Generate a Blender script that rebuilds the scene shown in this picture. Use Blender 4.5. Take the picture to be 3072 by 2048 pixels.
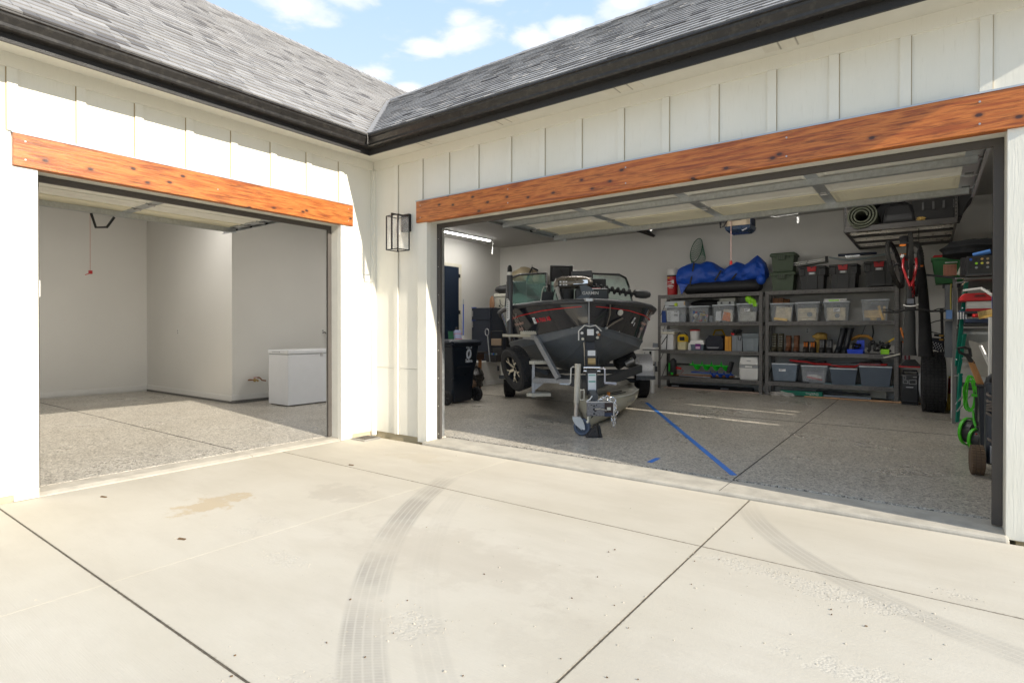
import bpy, bmesh, math, random
from mathutils import Vector, Matrix, Euler
random.seed(7)
S = bpy.context.scene
COL = S.collection
R = math.radians
for o in list(bpy.data.objects): bpy.data.objects.remove(o, do_unlink=True)

# ---------------------------------------------------------------- camera, sky, sun, exposure
cam = bpy.data.objects.new('camera', bpy.data.cameras.new('camera')); COL.objects.link(cam)
cam.location = (6.028, -5.031, 1.40)
cam.rotation_euler = (R(90 - 0.314), 0, R(36.413))
cam.data.sensor_width = 36; cam.data.lens = 19.878; cam.data.shift_y = -0.00767
cam.data.clip_start = 0.05; cam.data.clip_end = 2000
S.camera = cam
S.view_settings.view_transform = 'Standard'; S.view_settings.look = 'None'
S.view_settings.gamma = 1; S.view_settings.use_curve_mapping = False
S.view_settings.exposure = 1.36
SUN_TRAVEL = Vector((-1, .137, -.479)).normalized()
sun = bpy.data.objects.new('sun', bpy.data.lights.new('sun', 'SUN')); COL.objects.link(sun)
sun.data.energy = 3.3; sun.data.angle = R(.53); sun.data.color = (1, .92, .79)
sun.rotation_euler = SUN_TRAVEL.to_track_quat('-Z', 'Y').to_euler()
sun.location = (30, -4, 15)
def N(nt, t, ins=None, **props):
    n = nt.nodes.new(t)
    for k, v in props.items(): setattr(n, k, v)
    for k, v in (ins or {}).items():
        if isinstance(v, bpy.types.NodeSocket): nt.links.new(v, n.inputs[k])
        else: n.inputs[k].default_value = v
    return n
def ramp(nt, fac, stops, interp='LINEAR'):
    n = N(nt, 'ShaderNodeValToRGB', {'Fac': fac}); cr = n.color_ramp; cr.interpolation = interp
    while len(cr.elements) < len(stops): cr.elements.new(.5)
    for e, (p, c) in zip(cr.elements, stops):
        e.position = p; e.color = (c, c, c, 1) if not hasattr(c, '__len__') else (*c, 1)
    return n.outputs['Color']
def math_(nt, op, a, b=0.0, c=0.0, clamp=False):
    n = N(nt, 'ShaderNodeMath', {0: a, 1: b, 2: c}, operation=op); n.use_clamp = clamp
    return n.outputs[0]
def mix(nt, fac, a, b, blend='MIX'):
    n = nt.nodes.new('ShaderNodeMix'); n.data_type = 'RGBA'; n.blend_type = blend
    for i, v in ((0, fac), (6, a), (7, b)):
        if isinstance(v, bpy.types.NodeSocket): nt.links.new(v, n.inputs[i])
        else: n.inputs[i].default_value = v if i == 0 else (*v, 1) if len(v) == 3 else v
    return n.outputs[2]
W = bpy.data.worlds.new('World'); S.world = W; W.use_nodes = True
nt = W.node_tree; nt.nodes.clear()
sky = N(nt, 'ShaderNodeTexSky', sky_type='NISHITA', sun_disc=False)
sky.sun_elevation = R(25.4); sky.sun_rotation = math.atan2(1, -.137); sky.altitude = 300
sky.air_density = 1.0; sky.dust_density = .6; sky.ozone_density = 1.4
tc = N(nt, 'ShaderNodeTexCoord')
sx = N(nt, 'ShaderNodeSeparateXYZ', {0: tc.outputs['Generated']})
# clouds are laid out on a flat layer above the scene: direction / height gives their plan position
zz = math_(nt, 'MAXIMUM', sx.outputs['Z'], .04)
cx = math_(nt, 'DIVIDE', sx.outputs['X'], zz); cy = math_(nt, 'DIVIDE', sx.outputs['Y'], zz)
cv = N(nt, 'ShaderNodeCombineXYZ', {'X': cx, 'Y': cy, 'Z': 3.1})
n1 = N(nt, 'ShaderNodeTexNoise', {'Vector': cv.outputs[0], 'Scale': 4.6, 'Detail': 10, 'Roughness': .58, 'Distortion': .2})
n2 = N(nt, 'ShaderNodeTexNoise', {'Vector': cv.outputs[0], 'Scale': .55, 'Detail': 3})
M = ramp(nt, n2.outputs[0], [(.50, 0), (.75, 1)])           # scattered fair-weather cumulus
for px, py, r in ((-1.26, 1.47, .17), (-1.22, 1.37, .10), (-1.43, 1.43, .10), (-1.10, 1.60, .11), (-1.57, 1.00, .20), (-1.40, 1.06, .14), (-.97, 1.62, .10), (-.74, 1.58, .13), (-1.76, 1.45, .13), (-1.74, 1.63, .10), (-1.03, 1.28, .14), (-.85, 1.33, .12)):
    d = N(nt, 'ShaderNodeVectorMath', {0: cv.outputs[0], 1: (px, py, 3.1)}, operation='DISTANCE').outputs['Value']
    M = math_(nt, 'MAXIMUM', M, math_(nt, 'SUBTRACT', 1.0, math_(nt, 'DIVIDE', d, r * 1.0)))
cl = math_(nt, 'ADD', M, math_(nt, 'MULTIPLY', math_(nt, 'SUBTRACT', n1.outputs[0], .5), 2.3))
hor = ramp(nt, cl, [(.15, 0), (.6, .6), (1.15, .95)], 'EASE')
CLOUD = mix(nt, ramp(nt, cl, [(.2, 0), (.85, 1)]), (7.2, 7.9, 9.0), (10.5, 10.4, 10.3))
skyc = mix(nt, .75, sky.outputs[0], mix(nt, ramp(nt, sx.outputs['Z'], [(.30, 0), (.55, 1)]), (7.7, 9.4, 11.6), (5.6, 7.9, 11.5)))
bg = N(nt, 'ShaderNodeBackground', {'Color': mix(nt, hor, skyc, CLOUD), 'Strength': .047})
nt.links.new(bg.outputs[0], N(nt, 'ShaderNodeOutputWorld').inputs[0])

# ---------------------------------------------------------------- mesh building helpers
class MB:
    def __init__(s): s.v = []; s.f = []
    def add(s, vs, fs):
        n = len(s.v); s.v += [tuple(p) for p in vs]; s.f += [tuple(i + n for i in f) for f in fs]; return s
    def box(s, x0, x1, y0, y1, z0, z1):
        if x0 > x1: x0, x1 = x1, x0
        if y0 > y1: y0, y1 = y1, y0
        if z0 > z1: z0, z1 = z1, z0
        return s.add([(x, y, z) for z in (z0, z1) for y in (y0, y1) for x in (x0, x1)],
                     [(0, 2, 3, 1), (4, 5, 7, 6), (0, 1, 5, 4), (2, 6, 7, 3), (0, 4, 6, 2), (1, 3, 7, 5)])
    def obox(s, c, d, rot=(0, 0, 0)):
        m = Euler(rot).to_matrix(); c = Vector(c); h = [q / 2 for q in d]
        vs = [c + m @ Vector((x * h[0], y * h[1], z * h[2])) for z in (-1, 1) for y in (-1, 1) for x in (-1, 1)]
        return s.add(vs, [(0, 2, 3, 1), (4, 5, 7, 6), (0, 1, 5, 4), (2, 6, 7, 3), (0, 4, 6, 2), (1, 3, 7, 5)])
    def bar(s, p0, p1, w, h, up=(0, 0, 1)):
        p0, p1 = Vector(p0), Vector(p1); d = (p1 - p0).normalized(); u = Vector(up)
        r = d.cross(u)
        if r.length < 1e-4: r = d.cross(Vector((1, 0, 0)))
        r.normalize(); u = r.cross(d)
        vs = [p + r * a * w / 2 + u * b * h / 2 for p in (p0, p1) for a, b in ((-1, -1), (1, -1), (1, 1), (-1, 1))]
        return s.add(vs, [(0, 1, 2, 3)[::-1], (4, 5, 6, 7)] + [(i, (i + 1) % 4, 4 + (i + 1) % 4, 4 + i) for i in range(4)])
    def cyl(s, p0, p1, r, r1=None, n=14, cap=True):
        p0, p1 = Vector(p0), Vector(p1); r1 = r if r1 is None else r1
        d = (p1 - p0).normalized(); a = d.orthogonal().normalized(); b = d.cross(a)
        vs = [p + (a * math.cos(t) + b * math.sin(t)) * q for p, q in ((p0, r), (p1, r1)) for t in [2 * math.pi * i / n for i in range(n)]]
        fs = [(i, (i + 1) % n, n + (i + 1) % n, n + i) for i in range(n)]
        if cap: fs += [tuple(range(n))[::-1], tuple(range(n, 2 * n))]
        return s.add(vs, fs)
    def tube(s, pts, r, n=8, closed=False):
        pts = [Vector(p) for p in pts]; m = len(pts); rs = r if hasattr(r, '__len__') else [r] * m
        a = None; vs = []
        for i, p in enumerate(pts):
            q0 = pts[i - 1] if i or closed else pts[0]; q1 = pts[(i + 1) % m] if i < m - 1 or closed else pts[-1]
            d = (q1 - q0).normalized()
            a = d.orthogonal().normalized() if a is None else (a - d * a.dot(d)).normalized()
            b = d.cross(a)
            vs += [p + (a * math.cos(t) + b * math.sin(t)) * rs[i] for t in [2 * math.pi * k / n for k in range(n)]]
        fs = []
        for i in range(m if closed else m - 1):
            j = (i + 1) % m
            fs += [(i * n + k, i * n + (k + 1) % n, j * n + (k + 1) % n, j * n + k) for k in range(n)]
        if not closed: fs += [tuple(range(n))[::-1], tuple(range((m - 1) * n, m * n))]
        return s.add(vs, fs)
    def prism(s, poly, ax, a, b):
        P = {'x': lambda p, q: (q, p[0], p[1]), 'y': lambda p, q: (p[0], q, p[1]), 'z': lambda p, q: (p[0], p[1], q)}[ax]
        n = len(poly)
        return s.add([P(p, q) for q in (a, b) for p in poly],
                     [tuple(range(n))[::-1], tuple(range(n, 2 * n))] + [(i, (i + 1) % n, n + (i + 1) % n, n + i) for i in range(n)])
    def lathe(s, c, prof, n=18, axis=(0, 0, 1), cap=False):
        d = Vector(axis).normalized(); a = d.orthogonal().normalized(); b = d.cross(a); c = Vector(c); m = len(prof)
        vs = [c + d * z + (a * math.cos(t) + b * math.sin(t)) * r for r, z in prof for t in [2 * math.pi * i / n for i in range(n)]]
        fs = [(j * n + i, j * n + (i + 1) % n, (j + 1) * n + (i + 1) % n, (j + 1) * n + i) for j in range(m - 1) for i in range(n)]
        if cap: fs += [tuple(range(n))[::-1], tuple(range((m - 1) * n, m * n))]
        return s.add(vs, fs)
    def loft(s, loops, cap=True, closed=True):
        n = len(loops[0]); vs = [p for l in loops for p in l]; k = n if closed else n - 1
        fs = [(j * n + i, j * n + (i + 1) % n, (j + 1) * n + (i + 1) % n, (j + 1) * n + i) for j in range(len(loops) - 1) for i in range(k)]
        if cap and closed: fs += [tuple(range(n))[::-1], tuple(range((len(loops) - 1) * n, len(loops) * n))]
        return s.add(vs, fs)
    def tub(s, cx, cy, z0, z1, w0, d0, w1, d1, t=.004, open_=True):
        q = lambda w, d, z: [(cx - w / 2, cy - d / 2, z), (cx + w / 2, cy - d / 2, z), (cx + w / 2, cy + d / 2, z), (cx - w / 2, cy + d / 2, z)]
        L = [q(w0, d0, z0), q(w1, d1, z1)]
        if open_: L += [q(w1 - 2 * t, d1 - 2 * t, z1), q(w0 - 2 * t, d0 - 2 * t, z0 + t)]
        return s.loft(L)
    def grid(s, fn, nu, nv):
        vs = [fn(i / nu, j / nv) for j in range(nv + 1) for i in range(nu + 1)]
        return s.add(vs, [(j * (nu + 1) + i, j * (nu + 1) + i + 1, (j + 1) * (nu + 1) + i + 1, (j + 1) * (nu + 1) + i) for j in range(nv) for i in range(nu)])
    def ball(s, c, rx, ry=None, rz=None, n=12, m=8, fn=None):
        ry = ry or rx; rz = rz or rx; vs = []
        for j in range(m + 1):
            t = math.pi * (j / m * .998 + .001)
            for i in range(n):
                p = 2 * math.pi * i / n; d = (math.sin(t) * math.cos(p), math.sin(t) * math.sin(p), math.cos(t)); k = fn(d) if fn else 1
                vs.append((c[0] + rx * d[0] * k, c[1] + ry * d[1] * k, c[2] + rz * d[2] * k))
        return s.add(vs, [(j * n + i, (j + 1) * n + i, (j + 1) * n + (i + 1) % n, j * n + (i + 1) % n) for j in range(m) for i in range(n)])
    def xf(s, m):
        s.v = [tuple(m @ Vector(p)) for p in s.v]; return s
    def mesh(s, name, off=None, smooth=False, tone=None):
        me = bpy.data.meshes.new(name)
        o = off or Vector()
        me.from_pydata([(p[0] - o[0], p[1] - o[1], p[2] - o[2]) for p in s.v], [], s.f); me.validate(); me.update()
        bm = bmesh.new(); bm.from_mesh(me); bmesh.ops.recalc_face_normals(bm, faces=bm.faces); bm.to_mesh(me); bm.free()
        if smooth:
            me.polygons.foreach_set('use_smooth', [True] * len(me.polygons)); me.set_sharp_from_angle(angle=R(38))
        if tone is not None:
            a = me.attributes.new('tone', 'FLOAT', 'FACE'); a.data.foreach_set('value', tone if hasattr(tone, '__len__') else [tone] * len(me.polygons))
        return me
OFF = {}
def thing(name, label, cat, loc=(0, 0, 0), rotz=0, group=None, local=False):
    o = bpy.data.objects.new(name, None); COL.objects.link(o); o.empty_display_size = .1
    o.location = loc; o.rotation_euler = (0, 0, rotz); o['label'] = label; o['category'] = cat
    if group: o['group'] = group
    OFF[o.name] = Vector() if (rotz or local) else Vector(loc)
    return o
def part(name, mb, m, parent, bev=0, smooth=False, label=None, tone=None, kind=None):
    off = OFF.get(parent.name, Vector()) if parent else Vector()
    me = mb if isinstance(mb, bpy.types.Mesh) else mb.mesh(name, off, smooth, tone)
    o = bpy.data.objects.new(name, me); COL.objects.link(o); o.parent = parent
    if m is not None and not me.materials: me.materials.append(m)
    if bev:
        b = o.modifiers.new('bevel', 'BEVEL'); b.width = bev; b.segments = 2; b.limit_method = 'ANGLE'; b.angle_limit = R(40); b.harden_normals = False
    if label: o['label'] = label
    if kind: o['kind'] = kind
    OFF[o.name] = off
    return o
def piece(name, me, parent, loc, rot=(0, 0, 0), scale=(1, 1, 1)):
    o = bpy.data.objects.new(name, me); COL.objects.link(o); o.parent = parent
    off = OFF.get(parent.name, Vector()); o.location = Vector(loc) - off; o.rotation_euler = rot; o.scale = scale
    return o
def solo(name, mb, m, label, cat, group=None, bev=0, smooth=False):
    c = Vector((sum(p[0] for p in mb.v) / len(mb.v), sum(p[1] for p in mb.v) / len(mb.v), min(p[2] for p in mb.v)))
    OFF['_'] = c; me = mb.mesh(name, c, smooth)
    o = bpy.data.objects.new(name, me); COL.objects.link(o); o.location = c; me.materials.append(m)
    if bev:
        b = o.modifiers.new('bevel', 'BEVEL'); b.width = bev; b.segments = 2; b.limit_method = 'ANGLE'; b.angle_limit = R(40)
    o['label'] = label; o['category'] = cat
    if group: o['group'] = group
    OFF[o.name] = c
    return o
def struct(name, mb, m, bev=0):
    o = part(name, mb, m, None, bev); o['kind'] = 'structure'; return o
def dup(root, delta, label=None, rz=0):
    r = root.copy(); COL.objects.link(r); r.location = Vector(root.location) + Vector(delta); r.rotation_euler.z += rz
    if label: r['label'] = label
    for ch in list(root.children):
        c = ch.copy(); COL.objects.link(c); c.parent = r
        for g in list(ch.children):
            d = g.copy(); COL.objects.link(d); d.parent = c
    return r
FACE_Y = Matrix.Rotation(R(90), 4, 'X')                 # lettering that faces -Y
FACE_X = Matrix.Rotation(R(90), 4, 'Z') @ FACE_Y         # lettering that faces +X
def text(body, size, m, parent, loc, basis=FACE_Y, name='lettering', align='CENTER', bold=0, shear=0, sx=1, depth=.0006):
    cu = bpy.data.curves.new('t', 'FONT'); cu.body = body; cu.size = size; cu.align_x = align; cu.align_y = 'CENTER'
    cu.extrude = depth; cu.shear = shear; cu.resolution_u = 2; cu.offset = bold
    ob = bpy.data.objects.new('t', cu); COL.objects.link(ob)
    me = bpy.data.meshes.new_from_object(ob.evaluated_get(bpy.context.evaluated_depsgraph_get()))
    bpy.data.objects.remove(ob); bpy.data.curves.remove(cu)
    off = OFF.get(parent.name, Vector())
    me.transform(Matrix.Translation(Vector(loc) - off) @ basis @ Matrix.Diagonal((sx, 1, 1, 1)))
    me.materials.clear(); me.materials.append(m)
    o = bpy.data.objects.new(name, me); COL.objects.link(o); o.parent = parent; OFF[o.name] = off
    return o

# ---------------------------------------------------------------- materials
MATS = {}
def base(name):
    m = bpy.data.materials.new(name); m.use_nodes = True; t = m.node_tree
    b = t.nodes['Principled BSDF']; tc = N(t, 'ShaderNodeTexCoord'); return m, t, b, tc.outputs['Object']
def bump(t, b, h, st=.3, dist=.01):
    n = N(t, 'ShaderNodeBump', {'Height': h, 'Strength': st, 'Distance': dist}); t.links.new(n.outputs[0], b.inputs['Normal'])
def pm(c, rough=.5, metal=0, var=.10, scale=6, bmp=0, bscale=60, coat=0, alpha=1, trans=0, dirt=.0):
    key = (tuple(c), rough, metal, var, scale, bmp, bscale, coat, alpha, trans, dirt)
    if key in MATS: return MATS[key]
    m, t, b, co = base('paint_%d' % len(MATS))
    n = N(t, 'ShaderNodeTexNoise', {'Vector': co, 'Scale': scale, 'Detail': 5, 'Roughness': .6})
    f = N(t, 'ShaderNodeMapRange', {0: n.outputs[0], 1: .3, 2: .7, 3: 1 - var, 4: 1 + var}).outputs[0]
    hs = N(t, 'ShaderNodeHueSaturation', {'Color': (*c, 1), 'Value': f}).outputs[0]
    if dirt:
        d = N(t, 'ShaderNodeTexNoise', {'Vector': co, 'Scale': scale * 2.3, 'Detail': 8, 'Roughness': .7})
        hs = mix(t, ramp(t, d.outputs[0], [(.5, 0), (.72, dirt)]), hs, (.30, .27, .22))
    t.links.new(hs, b.inputs['Base Color'])
    rr = N(t, 'ShaderNodeMapRange', {0: n.outputs[0], 1: .3, 2: .7, 3: max(.03, rough - (.08 if var > .03 else .005)), 4: min(1, rough + (.10 if var > .03 else .005))}).outputs[0]
    t.links.new(rr, b.inputs['Roughness'])
    b.inputs['Metallic'].default_value = metal; b.inputs['Coat Weight'].default_value = coat
    b.inputs['Alpha'].default_value = alpha; b.inputs['Transmission Weight'].default_value = trans
    if bmp:
        k = N(t, 'ShaderNodeTexNoise', {'Vector': co, 'Scale': bscale, 'Detail': 4}); bump(t, b, k.outputs[0], bmp, .01)
    MATS[key] = m; return m
def glassy(c, alpha, rough=.1):
    key = ('g', c, alpha, rough)
    if key in MATS: return MATS[key]
    m, t, b, co = base('clear_plastic'); n = N(t, 'ShaderNodeTexNoise', {'Vector': co, 'Scale': 9, 'Detail': 4})
    t.links.new(N(t, 'ShaderNodeMapRange', {0: n.outputs[0], 1: .3, 2: .7, 3: alpha - .06, 4: alpha + .06}).outputs[0], b.inputs['Alpha'])
    b.inputs['Base Color'].default_value = (*c, 1); b.inputs['Roughness'].default_value = rough; b.inputs['IOR'].default_value = 1.45
    MATS[key] = m; return m
BLK = pm((.012, .012, .013), .55); BLK2 = pm((.025, .025, .027), .5, bmp=.15); RUB = pm((.018, .018, .019), .8, bmp=.3, bscale=120)
RED = pm((.45, .012, .012), .4); WHT = pm((.72, .71, .68), .45, var=.05); CREAM = pm((.66, .63, .52), .5, var=.05)
GALV = pm((.50, .52, .53), .38, .85, .14, 30, dirt=.15); CHROME = pm((.75, .75, .76), .18, 1, .05); STEEL = pm((.42, .41, .40), .42, .8, .12, 20)
GRAPH = pm((.15, .142, .135), .5, .25, .12, 12); LIME = pm((.30, .72, .02), .5); BLUE = pm((.012, .075, .42), .5); YEL = pm((.72, .46, .015), .5)
ORANGE = pm((.75, .20, .012), .5); PAPER = pm((.70, .70, .70), .6); NAVY = pm((.012, .022, .055), .45); GREY = pm((.22, .24, .26), .5)
def siding_mat():
    m, t, b, co = base('painted_siding')
    mp = N(t, 'ShaderNodeMapping', {'Vector': co, 'Scale': (14, 14, 1.1)})
    n = N(t, 'ShaderNodeTexNoise', {'Vector': mp.outputs[0], 'Scale': 6, 'Detail': 7, 'Roughness': .65, 'Distortion': .6})
    big = N(t, 'ShaderNodeTexNoise', {'Vector': co, 'Scale': 1.3, 'Detail': 5})
    c = mix(t, ramp(t, big.outputs[0], [(.35, 0), (.7, 1)]), (.75, .725, .645), (.70, .675, .585))
    t.links.new(mix(t, ramp(t, n.outputs[0], [(.28, .25), (.42, 0)]), c, (.50, .46, .36)), b.inputs['Base Color'])
    b.inputs['Roughness'].default_value = .55; bump(t, b, n.outputs[0], .35, .006); return m
SIDING = siding_mat()
def concrete_mat():
    m, t, b, co = base('broomed_concrete'); sep = N(t, 'ShaderNodeSeparateXYZ', {0: co}); X, Y = sep.outputs[0], sep.outputs[1]
    n = N(t, 'ShaderNodeTexNoise', {'Vector': co, 'Scale': .9, 'Detail': 9, 'Roughness': .62})
    f = N(t, 'ShaderNodeTexNoise', {'Vector': co, 'Scale': 55, 'Detail': 6, 'Roughness': .7})
    br = N(t, 'ShaderNodeTexNoise', {'Vector': N(t, 'ShaderNodeMapping', {'Vector': co, 'Scale': (3, 90, 1), 'Rotation': (0, 0, R(4))}).outputs[0], 'Scale': 2.2, 'Detail': 4})
    c = mix(t, ramp(t, n.outputs[0], [(.32, 0), (.68, 1)]), (.455, .413, .335), (.505, .465, .39))
    c = mix(t, ramp(t, f.outputs[0], [(.3, .35), (.5, 0)]), c, (.45, .415, .34))
    c = mix(t, ramp(t, br.outputs[0], [(.35, .12), (.6, 0)]), c, (.40, .37, .31))
    def ring(cx, cy, r, w, amt, y0, y1, c):
        d = math_(t, 'SUBTRACT', N(t, 'ShaderNodeVectorMath', {0: co, 1: (cx, cy, 0)}, operation='DISTANCE').outputs['Value'], r)
        wob = N(t, 'ShaderNodeTexNoise', {'Vector': co, 'Scale': 2.0, 'Detail': 5}).outputs[0]
        band = ramp(t, math_(t, 'DIVIDE', math_(t, 'ABSOLUTE', d), w), [(.0, 1), (.78, .9), (1, 0)])
        ribs = ramp(t, math_(t, 'FRACT', math_(t, 'MULTIPLY', d, 24)), [(.0, .35), (.18, 1), (.8, 1), (1, .35)])
        ang = math_(t, 'MULTIPLY', math_(t, 'ARCTAN2', math_(t, 'SUBTRACT', Y, cy), math_(t, 'SUBTRACT', X, cx)), 46 * r)
        lug = ramp(t, math_(t, 'FRACT', math_(t, 'ADD', ang, math_(t, 'MULTIPLY', d, 9))), [(0, .55), (.2, 1), (.85, 1), (1, .55)])
        fy = N(t, 'ShaderNodeMapRange', {0: Y, 1: y0, 2: y1, 3: 0, 4: 1}).outputs[0]
        k = math_(t, 'MULTIPLY', math_(t, 'MULTIPLY', band, ribs), math_(t, 'MULTIPLY', lug, math_(t, 'MULTIPLY', fy, ramp(t, wob, [(.32, .12), (.62, 1)]))))
        return mix(t, math_(t, 'MULTIPLY', k, amt), c, (.19, .175, .155))
    c = ring(7.6365, .918, 5.648, .115, .62, -.75, -1.5, c); c = ring(7.6365, .918, 5.36, .09, .13, -.9, -1.5, c)
    c = ring(7.288, .651, 2.607, .10, .38, -.05, -.5, c)
    def blot(cx, cy, sx, sy, th, col, c, sc=5):
        mp = N(t, 'ShaderNodeMapping', {'Vector': co, 'Location': (-cx / sx, -cy / sy, 0), 'Scale': (1 / sx, 1 / sy, 0)})
        d = N(t, 'ShaderNodeVectorMath', {0: mp.outputs[0]}, operation='LENGTH').outputs['Value']
        w = N(t, 'ShaderNodeTexNoise', {'Vector': co, 'Scale': sc, 'Detail': 8, 'Roughness': .65}).outputs[0]
        k = ramp(t, math_(t, 'SUBTRACT', math_(t, 'MULTIPLY', w, 1.7), math_(t, 'MULTIPLY', d, .62)), [(.42, 0), (.56, th)])
        return mix(t, k, c, col), k
    c, _ = blot(1.38, -2.80, .34, .42, .6, (.40, .30, .17), c)
    c, _ = blot(1.95, -2.0, .5, .35, .3, (.33, .29, .24), c); c, _ = blot(3.6, -2.4, 1.4, .5, .22, (.36, .31, .25), c)
    c, _ = blot(1.5, -.6, .5, .3, .25, (.40, .33, .22), c); c, _ = blot(5.0, -2.9, .9, .5, .2, (.37, .33, .27), c)
    ks = []
    for cx, cy, sx, sy in ((4.06, -3.15, .20, .17), (2.85, -3.08, .24, .12), (5.15, -1.5, .38, .12), (5.55, -1.58, .32, .16), (5.85, -1.62, .22, .13),
                           (3.2, -1.55, .2, .07), (6.15, -1.22, .12, .07), (4.3, -3.75, .5, .22), (2.2, -2.95, .2, .1), (5.9, -2.35, .5, .12), (2.1, -2.75, .24, .12)):
        c, k = blot(cx, cy, sx, sy, .3, (.54, .505, .435), c, 14); ks.append(k)
    kk = ks[0]
    for k in ks[1:]: kk = math_(t, 'MAXIMUM', kk, k)
    peb = N(t, 'ShaderNodeTexVoronoi', {'Vector': co, 'Scale': 75}).outputs['Distance']
    c = mix(t, math_(t, 'MULTIPLY', kk, ramp(t, peb, [(.35, 0), (.75, .85)])), c, (.30, .27, .22))
    jn = N(t, 'ShaderNodeTexNoise', {'Vector': co, 'Scale': 38, 'Detail': 5, 'Roughness': .7}).outputs[0]; jb = N(t, 'ShaderNodeTexNoise', {'Vector': co, 'Scale': 3.1, 'Detail': 2}).outputs[0]
    jd = math_(t, 'MINIMUM', math_(t, 'ABSOLUTE', math_(t, 'ADD', X, -4.84)), math_(t, 'MINIMUM', math_(t, 'ABSOLUTE', math_(t, 'ADD', Y, 1.352)), math_(t, 'ABSOLUTE', math_(t, 'ADD', Y, 3.85))))
    jk = math_(t, 'SUBTRACT', math_(t, 'ADD', math_(t, 'MULTIPLY', jn, .035), math_(t, 'MULTIPLY', jb, .012)), jd)
    c = mix(t, ramp(t, jk, [(.013, 0), (.022, .75)]), c, (.15, .12, .085))
    c = mix(t, ramp(t, math_(t, 'SUBTRACT', .34, jd), [(.0, 0), (.34, .16)]), c, (.40, .35, .26))
    por = N(t, 'ShaderNodeTexVoronoi', {'Vector': co, 'Scale': 21}).outputs['Distance']; pn = N(t, 'ShaderNodeTexNoise', {'Vector': co, 'Scale': 1.7, 'Detail': 4}).outputs[0]
    c = mix(t, math_(t, 'MULTIPLY', ramp(t, por, [(.03, .7), (.085, 0)]), ramp(t, pn, [(.48, 0), (.6, 1)])), c, (.27, .235, .18))
    sw = N(t, 'ShaderNodeTexNoise', {'Vector': N(t, 'ShaderNodeMapping', {'Vector': co, 'Scale': (.5, 1.6, 1), 'Rotation': (0, 0, R(28))}).outputs[0], 'Scale': 1.6, 'Detail': 9, 'Roughness': .65}).outputs[0]
    c = mix(t, ramp(t, sw, [(.46, 0), (.68, .42)]), c, (.39, .345, .275))
    t.links.new(c, b.inputs['Base Color']); b.inputs['Roughness'].default_value = .85
    h = math_(t, 'ADD', math_(t, 'MULTIPLY', f.outputs[0], .5), math_(t, 'MULTIPLY', math_(t, 'MULTIPLY', kk, peb), -2.5))
    h = math_(t, 'ADD', h, math_(t, 'MULTIPLY', br.outputs[0], .35))
    bump(t, b, h, .35, .008); return m
CONC = concrete_mat()
def plain_concrete(c):
    m, t, b, co = base('trowelled_concrete')
    n = N(t, 'ShaderNodeTexNoise', {'Vector': co, 'Scale': 5, 'Detail': 8, 'Roughness': .7}); f = N(t, 'ShaderNodeTexNoise', {'Vector': co, 'Scale': 80, 'Detail': 5})
    k = tuple(q * .72 for q in c)
    t.links.new(mix(t, ramp(t, n.outputs[0], [(.35, .9), (.62, 0)]), c, k), b.inputs['Base Color'])
    b.inputs['Roughness'].default_value = .8; bump(t, b, f.outputs[0], .3, .006); return m
def epoxy_mat():
    m, t, b, co = base('flake_epoxy')
    v = N(t, 'ShaderNodeTexVoronoi', {'Vector': co, 'Scale': 58, 'Randomness': 1}); v2 = N(t, 'ShaderNodeTexVoronoi', {'Vector': co, 'Scale': 130})
    h1 = N(t, 'ShaderNodeSeparateColor', {0: v.outputs['Color']}).outputs[0]; h2 = N(t, 'ShaderNodeSeparateColor', {0: v2.outputs['Color']}).outputs[1]
    cols = [(0, (.025, .024, .023)), (.12, (.20, .185, .16)), (.26, (.46, .425, .365)), (.56, (.62, .575, .495)), (.80, (.34, .315, .27)), (.9, (.74, .69, .61))]
    c = mix(t, .45, ramp(t, h1, cols, 'CONSTANT'), ramp(t, h2, cols, 'CONSTANT'))
    n = N(t, 'ShaderNodeTexNoise', {'Vector': co, 'Scale': .8, 'Detail': 5})
    c = mix(t, ramp(t, n.outputs[0], [(.4, 0), (.7, .25)]), c, (.20, .165, .12))
    t.links.new(c, b.inputs['Base Color'])
    w = N(t, 'ShaderNodeTexNoise', {'Vector': co, 'Scale': 46, 'Detail': 3})
    t.links.new(ramp(t, n.outputs[0], [(.3, .24), (.7, .40)]), b.inputs['Roughness']); b.inputs['Specular IOR Level'].default_value = .5
    bump(t, b, math_(t, 'ADD', w.outputs[0], math_(t, 'MULTIPLY', v.outputs['Distance'], .5)), .28, .008); return m
EPOXY = epoxy_mat()
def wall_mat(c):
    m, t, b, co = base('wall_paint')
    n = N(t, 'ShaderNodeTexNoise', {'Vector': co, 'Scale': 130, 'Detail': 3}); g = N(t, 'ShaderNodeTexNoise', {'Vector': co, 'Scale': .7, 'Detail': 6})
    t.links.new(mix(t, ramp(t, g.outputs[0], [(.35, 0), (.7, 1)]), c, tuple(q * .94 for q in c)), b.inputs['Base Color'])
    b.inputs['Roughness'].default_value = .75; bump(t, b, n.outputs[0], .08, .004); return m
WALLP = wall_mat((.70, .685, .645)); CEILP = wall_mat((.44, .43, .41))
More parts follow.
